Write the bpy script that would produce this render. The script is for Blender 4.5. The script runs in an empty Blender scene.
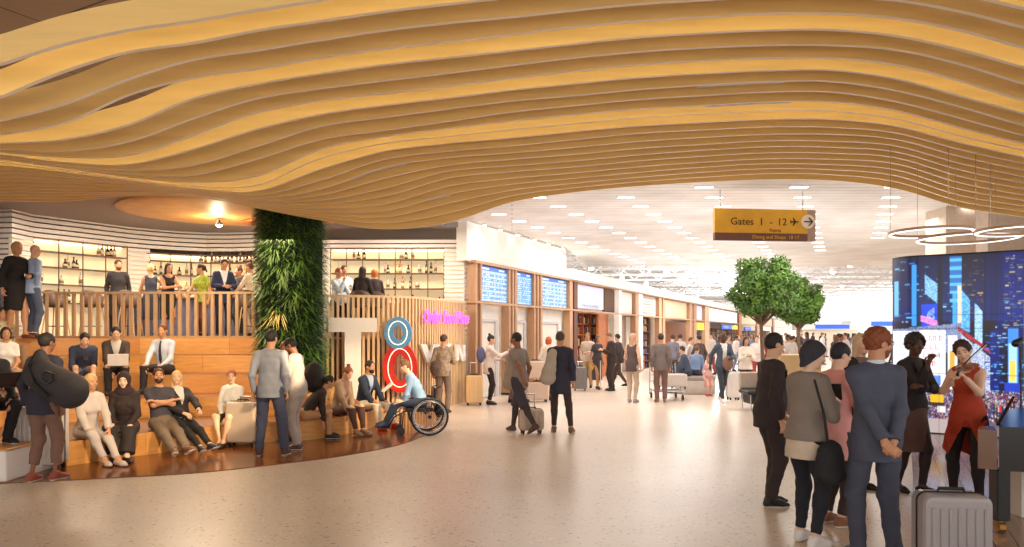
import bpy, math, random
import numpy as np
from mathutils import Vector, Matrix
random.seed(7)
RNG = np.random.default_rng(11)
SC = bpy.context.scene
COL = SC.collection
PI = math.pi
F, HY, CZ = 720.0, 333.0, 1.75      # focal length in pixels, horizon row, eye height

# ------------------------------------------------------------------ camera, world, light, exposure
cam_d = bpy.data.cameras.new('camera')
cam_d.sensor_fit = 'HORIZONTAL'; cam_d.sensor_width = 36.0
cam_d.lens = 36.0 * F / 1024.0
cam_d.shift_y = (HY - 273.5) / 1024.0
cam_d.clip_end = 500
cam = bpy.data.objects.new('camera', cam_d); COL.objects.link(cam)
cam.location = (0, 0, CZ); cam.rotation_euler = (PI / 2, 0, 0)
SC.camera = cam

wd = bpy.data.worlds.new('world'); SC.world = wd; wd.use_nodes = True
wn = wd.node_tree; wn.nodes.clear()
bg = wn.nodes.new('ShaderNodeBackground'); wo = wn.nodes.new('ShaderNodeOutputWorld')
bg.inputs[0].default_value = (1.0, 0.955, 0.90, 1); bg.inputs[1].default_value = 1.6
wn.links.new(bg.outputs[0], wo.inputs[0])

def lamp(name, kind, loc, energy, color, rot=(0, 0, 0), **kw):
    d = bpy.data.lights.new(name, kind); d.energy = energy; d.color = color
    for k, v in kw.items(): setattr(d, k, v)
    o = bpy.data.objects.new(name, d); COL.objects.link(o); o.location = loc; o.rotation_euler = rot
    return o
def aim(o, tgt):
    o.rotation_euler = (Vector(tgt) - o.location).to_track_quat('-Z', 'Y').to_euler()
for nm, loc, tgt, e, a_ in (('seating_fill_spot', (-0.6, 7.4, 3.0), (-5.8, 11.2, 0.5), 600, 32), ('seating_fill_spot', (-3.2, 6.4, 3.0), (-6.2, 11.6, 0.8), 600, 50),
                        ('bench_fill_spot', (0.4, 10.4, 3.0), (-2.7, 13.6, 0.5), 900, 34), ('sun_patch_spot', (-0.5, 9.0, 3.1), (-4.75, 11.4, 0.3), 1800, 11), ('screen_fill_spot', (2.2, 11.6, 3.3), (-2.4, 16.0, 1.2), 900, 42), ('bar_spot', (-5.5, 12.9, 3.85), (-7.6, 16.6, 2.6), 200, 75)):
    l = lamp(nm, 'SPOT', loc, e, (1.0, 0.76, 0.46), spot_size=math.radians(a_), spot_blend=0.5, shadow_soft_size=0.06); aim(l, tgt)  # added seating, bench, patch and screen spots, no fixtures; patches stand for sunlight
for loc in ((-9.2, 15.0, 4.38), (-7.4, 16.6, 4.38), (-5.6, 17.4, 4.38), (-2.8, 16.9, 4.38)):
    lamp('bar_downlight', 'AREA', loc, 95, (1.0, 0.86, 0.68), size=1.2)
lamp('seating_fill', 'AREA', (-5.4, 12.6, 3.5), 130, (1.0, 0.78, 0.48), size=2.6)  # added overhead fill to brighten the treads, no fixture hangs there
for loc, e in (((3.2, 24.0, 4.4), 230), ((9.0, 19.0, 4.4), 260), ((9.0, 36.0, 5.6), 600), ((1.6, 16.5, 4.4), 130)):
    lamp('hall_light', 'AREA', loc, e, (1.0, 0.95, 0.88), size=5.0)
for loc, e in (((3.0, 18.0, 2.4), 60), ((8.0, 20.0, 2.4), 80), ((7.0, 28.0, 2.4), 90), ((6.0, 15.2, 2.2), 36), ((12.0, 38.0, 4.0), 900), ((14.0, 52.0, 4.0), 1800), ((24.0, 75.0, 4.0), 2500)):
    lamp('hall_up_fill', 'AREA', loc, e, (0.92, 0.95, 1.0), rot=(PI, 0, 0), size=7.0)  # added upward fills that whiten the ceilings, without fixtures
SC.view_settings.view_transform = 'Standard'; SC.view_settings.look = 'None'
SC.view_settings.exposure = 0.25; SC.view_settings.gamma = 1.0
try: SC.view_settings.use_curve_mapping = False
except Exception: pass

# ------------------------------------------------------------------ helpers
def at(px, py, Y):
    return Vector(((px - 512) / F * Y, Y, CZ - (py - HY) / F * Y))
def fx(px, Y): return (px - 512) / F * Y
def gnd(py): return F * CZ / (py - HY)
def srgb(r, g, b):
    f = lambda c: (c / 255 / 12.92) if c / 255 <= 0.04045 else ((c / 255 + 0.055) / 1.055) ** 2.4
    return (f(r), f(g), f(b), 1.0)

_M = {}
def mat(name, col, rough=0.6, metal=0.0, var=0.06, scale=8.0, bump=0.0, bscale=60.0, emit=None, es=0.0, coat=0.0, trans=0.0, stretch=None):
    """plain procedural material: base colour with a soft noise variation and optional noise bump"""
    if name in _M: return _M[name]
    m = bpy.data.materials.new(name); m.use_nodes = True; _M[name] = m
    nt = m.node_tree; b = nt.nodes['Principled BSDF']
    b.inputs['Roughness'].default_value = rough; b.inputs['Metallic'].default_value = metal
    if coat: b.inputs['Coat Weight'].default_value = coat
    if trans: b.inputs['Transmission Weight'].default_value = trans
    tc = nt.nodes.new('ShaderNodeTexCoord'); mp = nt.nodes.new('ShaderNodeMapping')
    nt.links.new(tc.outputs['Object'], mp.inputs[0])
    if stretch: mp.inputs['Scale'].default_value = stretch
    n = nt.nodes.new('ShaderNodeTexNoise'); n.inputs['Scale'].default_value = scale; n.inputs['Detail'].default_value = 4
    nt.links.new(mp.outputs[0], n.inputs['Vector'])
    r = nt.nodes.new('ShaderNodeValToRGB')
    r.color_ramp.elements[0].position = 0.3; r.color_ramp.elements[1].position = 0.7
    r.color_ramp.elements[0].color = tuple(c * (1 - var) for c in col[:3]) + (1,)
    r.color_ramp.elements[1].color = tuple(min(1, c * (1 + var)) for c in col[:3]) + (1,)
    nt.links.new(n.outputs['Fac'], r.inputs[0]); nt.links.new(r.outputs[0], b.inputs['Base Color'])
    if bump:
        n2 = nt.nodes.new('ShaderNodeTexNoise'); n2.inputs['Scale'].default_value = bscale
        nt.links.new(mp.outputs[0], n2.inputs['Vector'])
        bp = nt.nodes.new('ShaderNodeBump'); bp.inputs['Strength'].default_value = bump; bp.inputs['Distance'].default_value = 0.01
        nt.links.new(n2.outputs['Fac'], bp.inputs['Height']); nt.links.new(bp.outputs[0], b.inputs['Normal'])
    if emit:
        b.inputs['Emission Color'].default_value = emit; b.inputs['Emission Strength'].default_value = es
    return m
def cm(rgb, rough=0.75, **kw):
    """cloth or paint material from an sRGB triple"""
    return mat('finish_%d_%d_%d_%d' % (*rgb, int(rough * 100)), srgb(*rgb), rough, **kw)
def planks(name, c1, c2, cj, sx, sy, rough=0.35, rotz=0.0, axis='XY', joint=0.004, grain=(2, 40, 2)):
    """boards: brick texture rows with wood grain noise"""
    m = bpy.data.materials.new(name); m.use_nodes = True; nt = m.node_tree; b = nt.nodes['Principled BSDF']
    b.inputs['Roughness'].default_value = rough
    tc = nt.nodes.new('ShaderNodeTexCoord'); mp = nt.nodes.new('ShaderNodeMapping'); mp.inputs['Rotation'].default_value = (0, 0, rotz)
    nt.links.new(tc.outputs['Object'], mp.inputs[0]); src = mp.outputs[0]
    if axis == 'XZ':
        sp = nt.nodes.new('ShaderNodeSeparateXYZ'); cb = nt.nodes.new('ShaderNodeCombineXYZ')
        nt.links.new(src, sp.inputs[0]); ad = nt.nodes.new('ShaderNodeMath'); ad.operation = 'ADD'
        nt.links.new(sp.outputs[0], ad.inputs[0]); nt.links.new(sp.outputs[1], ad.inputs[1])
        nt.links.new(ad.outputs[0], cb.inputs[0]); nt.links.new(sp.outputs[2], cb.inputs[1]); src = cb.outputs[0]
    br = nt.nodes.new('ShaderNodeTexBrick'); br.inputs['Scale'].default_value = 1.0
    br.inputs['Brick Width'].default_value = sx; br.inputs['Row Height'].default_value = sy
    br.inputs['Mortar Size'].default_value = joint; br.inputs['Color1'].default_value = c1; br.inputs['Color2'].default_value = c2
    br.inputs['Mortar'].default_value = cj
    nt.links.new(src, br.inputs['Vector'])
    mp2 = nt.nodes.new('ShaderNodeMapping'); mp2.inputs['Scale'].default_value = grain; nt.links.new(src, mp2.inputs[0])
    n = nt.nodes.new('ShaderNodeTexNoise'); n.inputs['Scale'].default_value = 1.0; n.inputs['Detail'].default_value = 6
    nt.links.new(mp2.outputs[0], n.inputs['Vector'])
    mx = nt.nodes.new('ShaderNodeMix'); mx.data_type = 'RGBA'; mx.blend_type = 'MULTIPLY'; mx.inputs[0].default_value = 0.55
    rp = nt.nodes.new('ShaderNodeValToRGB'); rp.color_ramp.elements[0].position = 0.3; rp.color_ramp.elements[1].position = 0.72
    rp.color_ramp.elements[0].color = (0.62, 0.56, 0.5, 1); rp.color_ramp.elements[1].color = (1, 1, 1, 1)
    nt.links.new(n.outputs['Fac'], rp.inputs[0]); nt.links.new(br.outputs['Color'], mx.inputs[6]); nt.links.new(rp.outputs[0], mx.inputs[7])
    nt.links.new(mx.outputs[2], b.inputs['Base Color'])
    return m

def tag(o, label=None, cat=None, group=None, kind=None):
    if label: o['label'] = label
    if cat: o['category'] = cat
    if group: o['group'] = group
    if kind: o['kind'] = kind
    return o
def thing(name, label, cat, loc=(0, 0, 0), rz=0.0, group=None):
    o = bpy.data.objects.new(name, None); COL.objects.link(o); o.location = loc; o.rotation_euler = (0, 0, rz)
    o.empty_display_size = 0.1
    return tag(o, label, cat, group)
def link(name, me, m, parent=None, smooth=False):
    if m is not None: me.materials.append(m)
    if smooth:
        me.polygons.foreach_set('use_smooth', [True] * len(me.polygons))
    o = bpy.data.objects.new(name, me); COL.objects.link(o)
    if parent is not None: o.parent = parent
    return o
def copy_tree(o, parent=None):
    c = o.copy(); COL.objects.link(c); c.parent = parent
    for ch in list(KIDS.get(o.name, [])) or list(o.children): copy_tree(ch, c)
    return c
KIDS = {}

class MB:
    """collects shapes into ONE mesh"""
    def __init__(s): s.v = []; s.f = []; s.mi = []; s.M = None
    def add(s, vs, fs, mi=0):
        n = len(s.v)
        if s.M is not None: vs = [s.M @ Vector(v) for v in vs]
        s.v.extend([tuple(v) for v in vs]); s.f.extend([tuple(i + n for i in f) for f in fs]); s.mi.extend([mi] * len(fs))
        return s
    def box(s, x0, x1, y0, y1, z0, z1, mi=0):
        return s.add([(x0, y0, z0), (x1, y0, z0), (x1, y1, z0), (x0, y1, z0), (x0, y0, z1), (x1, y0, z1), (x1, y1, z1), (x0, y1, z1)],
                     [(0, 3, 2, 1), (4, 5, 6, 7), (0, 1, 5, 4), (1, 2, 6, 5), (2, 3, 7, 6), (3, 0, 4, 7)], mi)
    def bbox(s, x0, x1, y0, y1, z0, z1, b=0.01, mi=0):
        """box with chamfered vertical edges and top/bottom edges"""
        c = [(x0 + b, y0), (x1 - b, y0), (x1, y0 + b), (x1, y1 - b), (x1 - b, y1), (x0 + b, y1), (x0, y1 - b), (x0, y0 + b)]
        cx, cy = (x0 + x1) / 2, (y0 + y1) / 2
        def ring(z, i):
            return [(cx + (x - cx) * (1 - i / max(1e-6, (x1 - x0) / 2)), cy + (y - cy) * (1 - i / max(1e-6, (y1 - y0) / 2)), z) for x, y in c]
        R = [ring(z0, b), ring(z0 + b, 0), ring(z1 - b, 0), ring(z1, b)]
        vs = [p for r in R for p in r]; fs = [tuple(range(7, -1, -1)), tuple(range(24, 32))]
        for k in range(3):
            for i in range(8): j = (i + 1) % 8; fs.append((k * 8 + i, k * 8 + j, k * 8 + 8 + j, k * 8 + 8 + i))
        return s.add(vs, fs, mi)
    def prism(s, pts, z0, z1, mi=0):
        n = len(pts); a = sum(pts[i][0] * pts[(i + 1) % n][1] - pts[(i + 1) % n][0] * pts[i][1] for i in range(n))
        if a < 0: pts = pts[::-1]
        vs = [(x, y, z0) for x, y in pts] + [(x, y, z1) for x, y in pts]
        fs = [tuple(range(n - 1, -1, -1)), tuple(range(n, 2 * n))] + [(i, (i + 1) % n, n + (i + 1) % n, n + i) for i in range(n)]
        return s.add(vs, fs, mi)
    def tube(s, pts, r, n=8, mi=0, closed=False):
        pts = [Vector(p) for p in pts]; N = len(pts); rs = r if isinstance(r, (list, tuple)) else [r] * N
        vs = []; fs = []; up = None
        for i, p in enumerate(pts):
            a = pts[i - 1] if (i > 0 or closed) else p; b = pts[(i + 1) % N] if (i < N - 1 or closed) else p
            d = (b - a).normalized() if (b - a).length > 1e-9 else Vector((0, 0, 1))
            if up is None: up = Vector((0, 0, 1)) if abs(d.z) < 0.9 else Vector((1, 0, 0))
            u = d.cross(up).normalized(); w = d.cross(u).normalized(); up = -w if False else up
            if abs(d.dot(up)) > 0.95: up = u.copy(); u = d.cross(up).normalized(); w = d.cross(u).normalized()
            for k in range(n):
                t = 2 * PI * k / n; vs.append(p + (u * math.cos(t) + w * math.sin(t)) * rs[i])
        rng = N if closed else N - 1
        for i in range(rng):
            for k in range(n):
                a = i * n + k; b = i * n + (k + 1) % n; j = (i + 1) % N
                fs.append((a, b, j * n + (k + 1) % n, j * n + k))
        if not closed: fs += [tuple(range(n - 1, -1, -1)), tuple((N - 1) * n + k for k in range(n))]
        return s.add(vs, fs, mi)
    def lathe(s, prof, c=(0, 0, 0), n=20, mi=0):
        vs = []; fs = []; m = len(prof)
        for r, z in prof:
            for k in range(n): t = 2 * PI * k / n; vs.append((c[0] + r * math.cos(t), c[1] + r * math.sin(t), c[2] + z))
        for i in range(m - 1):
            for k in range(n): fs.append((i * n + k, i * n + (k + 1) % n, (i + 1) * n + (k + 1) % n, (i + 1) * n + k))
        fs += [tuple(range(n - 1, -1, -1)), tuple((m - 1) * n + k for k in range(n))]
        return s.add(vs, fs, mi)
    def strip(s, xy, z0, z1, th=0.0, mi=0):
        """wall along a polyline with thickness to its left side"""
        P = [Vector((p[0], p[1])) for p in xy]; n = len(P); off = []
        for i in range(n):
            a = P[max(0, i - 1)]; b = P[min(n - 1, i + 1)]; d = (b - a).normalized(); off.append(P[i] + Vector((-d.y, d.x)) * th)
        zz0 = z0 if hasattr(z0, '__len__') else [z0] * n; zz1 = z1 if hasattr(z1, '__len__') else [z1] * n
        vs = [(p.x, p.y, zz0[i]) for i, p in enumerate(P)] + [(p.x, p.y, zz1[i]) for i, p in enumerate(P)] + \
             [(p.x, p.y, zz0[i]) for i, p in enumerate(off)] + [(p.x, p.y, zz1[i]) for i, p in enumerate(off)]
        fs = []
        for i in range(n - 1):
            j = i + 1
            fs += [(i, j, n + j, n + i), (2 * n + j, 2 * n + i, 3 * n + i, 3 * n + j), (n + i, n + j, 3 * n + j, 3 * n + i), (j, i, 2 * n + i, 2 * n + j)]
        fs += [(0, n, 3 * n, 2 * n), (n - 1, 3 * n - 1, 4 * n - 1, 2 * n - 1)]
        return s.add(vs, fs, mi)
    def build(s, name, m, parent=None, smooth=False):
        me = bpy.data.meshes.new(name); me.from_pydata(s.v, [], s.f)
        ms = m if isinstance(m, (list, tuple)) else [m]
        for x in ms: me.materials.append(x)
        if len(ms) > 1: me.polygons.foreach_set('material_index', s.mi)
        me.validate(); me.update()
        return link(name, me, None, parent, smooth)
def box_part(name, x0, x1, y0, y1, z0, z1, m, parent=None, b=0.0):
    q = MB(); (q.bbox(x0, x1, y0, y1, z0, z1, b) if b else q.box(x0, x1, y0, y1, z0, z1)); return q.build(name, m, parent)
def struct(o, label=None): o['kind'] = 'structure'; return o
def crom(xs, ys, xq):
    """smooth (monotone-ish) cubic interpolation"""
    xs = np.array(xs, float); ys = np.array(ys, float); m = np.gradient(ys, xs)
    xq = np.array(xq, float); i = np.clip(np.searchsorted(xs, xq) - 1, 0, len(xs) - 2)
    h = xs[i + 1] - xs[i]; t = (xq - xs[i]) / h
    lo = t < 0; hi = t > 1; tt = np.clip(t, 0, 1)
    v = (2 * tt**3 - 3 * tt**2 + 1) * ys[i] + (tt**3 - 2 * tt**2 + tt) * h * m[i] + (-2 * tt**3 + 3 * tt**2) * ys[i + 1] + (tt**3 - tt**2) * h * m[i + 1]
    v = np.where(lo, ys[0] + (xq - xs[0]) * m[0] * 0.6, v); return np.where(hi, ys[-1] + (xq - xs[-1]) * m[-1] * 0.6, v)
# ------------------------------------------------------------------ shared materials
M_oak = mat('oak', srgb(236, 198, 124), 0.5, var=0.08, scale=1.0, stretch=(1.0, 6, 12))
M_oak_edge_lit = mat('oak_edge_lit', srgb(252, 240, 222), 0.5, var=0.02)  # underside paler than the faces: light caught on the edge, put into colour
M_led = mat('warm_led', (1, 1, 1, 1), 0.5, emit=(1.0, 0.87, 0.48, 1), es=7.0)
M_white = mat('white_paint', srgb(238, 234, 228), 0.55, var=0.02)
M_offwhite = mat('offwhite_paint', srgb(226, 218, 208), 0.6, var=0.03)
M_grey = mat('grey_plaster', srgb(150, 140, 134), 0.7, var=0.06)
M_dark = mat('dark_metal', srgb(40, 38, 40), 0.45, metal=0.3)
M_chrome = mat('chrome', srgb(200, 200, 205), 0.25, metal=0.9)
M_black = mat('black_plastic', srgb(24, 24, 26), 0.4)
M_rail = mat('rail_timber', srgb(222, 188, 146), 0.5, var=0.12, scale=2, stretch=(8, 8, 1.5))
M_bronze = mat('bronze_timber', srgb(188, 146, 112), 0.5, var=0.1, scale=2, stretch=(8, 8, 1.5))
M_glow = mat('lamp_white', (1, 1, 1, 1), 0.5, emit=(1.0, 0.96, 0.90, 1), es=6.0)

# ------------------------------------------------------------------ floor
def terrazzo():
    m = bpy.data.materials.new('terrazzo'); m.use_nodes = True; nt = m.node_tree; b = nt.nodes['Principled BSDF']
    b.inputs['Roughness'].default_value = 0.30; b.inputs['Specular IOR Level'].default_value = 0.36
    tc = nt.nodes.new('ShaderNodeTexCoord')
    n0 = nt.nodes.new('ShaderNodeTexNoise'); n0.inputs['Scale'].default_value = 0.5; n0.inputs['Detail'].default_value = 3
    nt.links.new(tc.outputs['Object'], n0.inputs['Vector'])
    r0 = nt.nodes.new('ShaderNodeValToRGB'); r0.color_ramp.elements[0].position = 0.3; r0.color_ramp.elements[1].position = 0.7
    r0.color_ramp.elements[0].color = srgb(212, 194, 178); r0.color_ramp.elements[1].color = srgb(226, 210, 194)
    nt.links.new(n0.outputs['Fac'], r0.inputs[0]); last = r0.outputs[0]
    for sc_, lo, hi, col in ((5, 0.09, 0.12, srgb(140, 112, 92)), (9, 0.13, 0.18, srgb(240, 230, 214)), (14, 0.15, 0.21, srgb(156, 130, 110))):
        mp = nt.nodes.new('ShaderNodeMapping'); mp.inputs['Scale'].default_value = (1, 1.9, 1); mp.inputs['Rotation'].default_value = (0, 0, sc_)
        nt.links.new(tc.outputs['Object'], mp.inputs[0])
        v = nt.nodes.new('ShaderNodeTexVoronoi'); v.inputs['Scale'].default_value = sc_; nt.links.new(mp.outputs[0], v.inputs['Vector'])
        r = nt.nodes.new('ShaderNodeValToRGB'); r.color_ramp.elements[0].position = lo; r.color_ramp.elements[1].position = hi
        r.color_ramp.elements[0].color = (1, 1, 1, 1); r.color_ramp.elements[1].color = (0, 0, 0, 1)
        nt.links.new(v.outputs['Distance'], r.inputs[0])
        mx = nt.nodes.new('ShaderNodeMix'); mx.data_type = 'RGBA'; nt.links.new(r.outputs[0], mx.inputs[0])
        nt.links.new(last, mx.inputs[6]); mx.inputs[7].default_value = col; last = mx.outputs[2]
    nt.links.new(last, b.inputs['Base Color'])
    return m
fl = MB().box(-16, 40, -4, 130, -0.2, 0).build('floor', terrazzo()); struct(fl)

# timber deck in front of the seating
dk_px = [(-120, 489), (0, 484), (100, 479), (200, 473), (300, 462), (350, 455), (400, 445), (430, 433), (445, 423), (447, 414), (440, 406)]
edge = [(fx(px, gnd(py)), gnd(py)) for px, py in dk_px]
ex = np.linspace(0, len(edge) - 1, 50); ii = np.arange(len(edge))
edge = list(zip(crom(ii, [e[0] for e in edge], ex), crom(ii, [e[1] for e in edge], ex)))
M_deck = planks('deck_boards', srgb(150, 92, 48), srgb(122, 72, 38), srgb(60, 34, 18), 2.4, 0.14, rough=0.16, joint=0.004, grain=(3, 30, 2))
dk = MB().prism(edge + [(-3.0, 17.5), (-12, 17.5), (-12, 7)], 0.0, 0.012).build('floor_timber_deck', M_deck); struct(dk)

# stage boards on the right
sb = [(3.2, 4.0), (3.3, 5.9), (3.9, 7.0), (4.9, 8.8), (6.2, 11.2), (7.0, 12.6), (7.4, 13.4), (16, 13.4), (16, 4.0)]
M_stage = planks('stage_boards', srgb(176, 150, 132), srgb(150, 126, 110), srgb(70, 56, 50), 3.0, 0.17, rough=0.14, rotz=-1.1, joint=0.006, grain=(2, 26, 2))
st = MB().prism(sb, 0.0, 0.012).build('floor_stage_boards', M_stage); struct(st)

# ------------------------------------------------------------------ seating tiers
M_step = planks('tier_boards', srgb(226, 166, 96), srgb(210, 144, 76), srgb(140, 88, 46), 1.9, 0.33, rough=0.38, axis='XZ', joint=0.003, grain=(3, 24, 3))
seat = thing('amphitheatre_seating', 'stepped timber amphitheatre seating in front of the bar', 'seating steps', (-6, 12, 0))
RISE = 0.33
F1 = [(-9.5, 3.5), (-7.0, 7.6), (-6.15, 8.9), (-5.35, 10.1), (-4.75, 10.85), (-4.1, 11.35), (-3.3, 11.7), (-2.75, 12.55), (-2.5, 13.6)]
F2 = [(-11, 6.0), (-8.2, 10.3), (-7.2, 11.3), (-6.3, 11.9), (-5.4, 12.2), (-4.6, 12.35), (-3.9, 12.4), (-3.6, 13.2)]
F3 = [(-12, 8.6), (-9.0, 11.8), (-7.9, 12.5), (-6.9, 12.95), (-5.8, 13.1), (-4.6, 13.1), (-4.0, 13.1), (-3.9, 13.6)]
F4 = [(-12, 10.6), (-9.6, 12.5), (-8.4, 13.2), (-7.2, 13.75), (-6.0, 13.85), (-4.3, 13.85)]
F5 = [(-12, 12.1), (-10.2, 12.9), (-9.0, 13.6), (-7.8, 14.3), (-6.4, 14.55), (-4.3, 14.55)]
def smooth_poly(P, n=40):
    t = np.arange(len(P)); q = np.linspace(0, len(P) - 1, n)
    return list(zip(crom(t, [p[0] for p in P], q), crom(t, [p[1] for p in P], q)))
ends = [(-2.55, 14.9), (-3.6, 14.9), (-3.9, 14.9), (-4.3, 14.9), (-4.3, 14.9)]
for k, (Fk, en) in enumerate(zip((F1, F2, F3, F4, F5), ends)):
    P = smooth_poly(Fk)
    if k == 4: P = P + [(-4.3, 15.2), (-3.5, 15.7), (-2.8, 16.6), (-1.9, 18.4), (-1.9, 23.7), (-13.9, 23.7), (-13.9, 12)]
    else: P = P + [en, (-13.9, 14.9), (-13.9, Fk[0][1])]
    z0 = 0.012 if k == 0 else RISE * k
    q = MB(); q.M = Matrix.Translation((6, -12, 0)); q.prism(P, z0 if k != 4 else RISE * 4, RISE * (k + 1))
    q.build('seating_tier', M_step, seat)
# block seat at far left
wb = thing('display_plinth', 'white block bench end in the bottom left corner', 'plinth', (fx(6, 8.6), 8.75, 0))
box_part('block', -0.5, 0.14, -0.35, 0.6, 0.012, 0.37, M_white, wb, 0.01)
box_part('timber_top', -0.52, 0.16, -0.37, 0.62, 0.37, 0.40, M_step, wb, 0.01)

# ------------------------------------------------------------------ wooden fin canopy
XS = [0, 64, 128, 192, 256, 320, 384, 448, 512, 576, 640, 704, 768, 832, 896, 960, 1024]
T = {
 0: [63, 43, 29, 20, 9, -1, -11, -18, -25, -31, -36, -39, -41, -41, -38, -28, -14],
 1: [96, 70, 51, 42, 29.5, 20, 10.5, 3, -4, -11, -16, -19, -21, -21, -18, -8, 7],
 2: [120, 103, 78, 59, 49.5, 39, 29.5, 22, 16, 9, 3, -1, -4, -4, -1, 10, 26],
 3: [134, 122, 94, 77, 68, 57, 48, 41, 33.5, 26, 20, 16, 12.5, 12.5, 17, 29, 46.5],
 4: [143, 139, 124, 98, 83.5, 73, 64, 57, 50, 43, 36.5, 32.5, 29.5, 29, 35, 48.5, 66.5],
 5: [149, 151, 141, 118, 98, 88, 80, 72.5, 64.5, 57, 51, 47, 44.5, 44.5, 49, 63, 83],
 6: [152, 157, 155, 135, 112, 100, 93, 85.5, 77.5, 70.5, 64, 60, 57.5, 57.5, 64, 80, 100],
 7: [154, 162, 164, 149, 129, 114, 105, 97.5, 89.5, 83, 77, 73, 70, 69.5, 78, 95, 113],
 8: [156, 165, 170, 165, 146, 126, 117, 108.5, 100.5, 95, 89, 84.5, 81, 81, 90, 106, 125],
 9: [157, 167, 174, 175, 159, 139, 130, 121, 111.5, 105, 99, 95, 91.5, 91.5, 101, 117.5, 135],
 10: [159, 168, 177, 182, 176, 149, 136, 128, 120.5, 114, 108.5, 105, 101.5, 101.5, 110, 127, 143],
 11: [162, 170, 179, 186, 185, 158, 143, 136, 129, 123, 117, 113.5, 110.5, 110.5, 118, 135, 150],
 12: [165, 172, 180, 188, 191, 169, 151, 143, 137.5, 131, 125.5, 122, 119, 119, 125.5, 142, 157],
 13: [169, 174.5, 181, 189, 195, 180, 159, 151, 145.5, 139, 133, 129.5, 126.5, 127, 132.5, 149, 163.5],
 14: [173, 177, 182.5, 190, 198, 189, 167, 157.5, 152.5, 147, 141, 137, 134, 134, 139, 156, 170],
 15: [177, 180, 184, 191, 200, 195, 178, 165, 159, 154, 148, 144, 140.5, 141, 145.5, 163, 176.5],
 16: [181, 183, 186, 192, 201.5, 200, 188, 171, 165.5, 160.5, 154.5, 150, 146.5, 147, 151.5, 169.5, 183],
 17: [185, 186.5, 188, 193, 203, 204, 196, 178, 171.5, 166.5, 160.5, 156, 152.5, 153, 157.5, 176, 189],
 18: [188.5, 189.5, 190, 194, 204, 208, 204, 186, 178, 172.5, 166.5, 162, 158.5, 159, 163.5, 182.5, 195],
 19: [192, 192.5, 192, 194.5, 205, 211, 211, 194, 184, 178, 172, 167, 163.5, 164.5, 169.5, 189, 200.5],
 20: [195, 195.5, 193.5, 195, 206, 214, 217, 203, 190, 183, 177, 172, 168.5, 169.5, 175.5, 195, 206],
 21: [198, 198.5, 194.5, 195.5, 207, 217, 223, 213, 195.5, 187.5, 181.5, 177, 173.5, 174.5, 181.5, 201, 211.5],
 22: [201, 201, 196, 196.5, 208, 220, 229, 222.5, 202, 192, 186, 182, 179.5, 180.5, 188.5, 207, 217],
}
FY = lambda k: 0.92 * (5.66 + 0.411 * (k - 1))
FH = 0.19
canopy = thing('timber_canopy', 'sweeping wavy canopy of curved oak fins hanging over the hall', 'ceiling canopy', (0, 9, 4.4))
xq = np.linspace(-330, 1330, 150)
def fin(k, yk, Y, led):
    ys = crom(XS, yk, xq)
    X = (xq - 512) / F * Y; Z = CZ + (HY - ys) * Y / F
    Z = np.clip(Z, 3.0, 4.62)
    n = len(xq); th = 0.042
    V = []
    for dy, dz in ((0, 0), (0, FH), (th, FH), (th, 0)):
        V += [(X[i], Y - 9 + dy, Z[i] - 4.4 + dz) for i in range(n)]
    q = MB(); fs = []; mi = []
    for i in range(n - 1):
        j = i + 1
        for a, b, mm in ((0, 1, 0), (1, 2, 0), (2, 3, 0), (3, 0, 1)):
            fs.append((a * n + i, b * n + i, b * n + j, a * n + j)); mi.append(mm)
    q.v = V; q.f = fs; q.mi = mi
    o = q.build('fin', [M_oak, M_oak_edge_lit], canopy)
    if led:
        q = MB(); V = []
        for dy, dz in ((th + 0.001, FH - 0.05), (th + 0.012, FH - 0.05), (th + 0.012, FH - 0.025), (th + 0.001, FH - 0.025)):
            V += [(X[i], Y - 9 + dy, Z[i] - 4.4 + dz) for i in range(n)]
        q.v = V; q.f = [(a * n + i, b * n + i, b * n + i + 1, a * n + i + 1) for i in range(n - 1) for a, b in ((0, 1), (1, 2), (2, 3), (3, 0))]
        q.mi = [0] * len(q.f)
        q.build('led_strip', M_led, o)
    return X, Z
FINS = {}
for k in range(0, 23):
    FINS[k] = fin(k, T[k], FY(k), k in (0, 3, 6, 10, 11))
# slim aluminium diffusers set in the fin gaps
for (k, p0, p1) in ((8, 697, 785), (10, 706, 790), (14, 350, 406), (19, 428, 450)):
    Y = FY(k) + 0.12; q = MB(); pts = []
    for px in np.linspace(p0, p1, 9):
        yy = float(crom(XS, T[k], [px])[0]); p = at(px, yy + 1, Y); pts.append((p.x, p.y, p.z))
    c = pts[4]
    dfo = thing('air_diffuser', {8: 'upper slim silver slot diffuser between the right fins', 10: 'lower slim silver slot diffuser between the right fins',
                14: 'slanting white slot diffuser between fins left of centre', 19: 'small white slot diffuser near the canopy low point'}[k], 'diffuser', c)
    q.tube([(p[0] - c[0], p[1] - c[1], p[2] - c[2]) for p in pts], 0.016, 6).build('slot', mat('aluminium', srgb(205, 205, 215), 0.4, metal=0.5), dfo)
# tiled soffit above the canopy
tiles = planks('soffit_tiles', srgb(176, 152, 136), srgb(166, 142, 128), srgb(96, 78, 70), 1.2, 0.6, rough=0.7, rotz=0.5, joint=0.012, grain=(1, 1, 1))
c1 = MB().box(-16, 16, -3, 13.4, 4.95, 5.1).build('ceiling', tiles); struct(c1)

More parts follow.
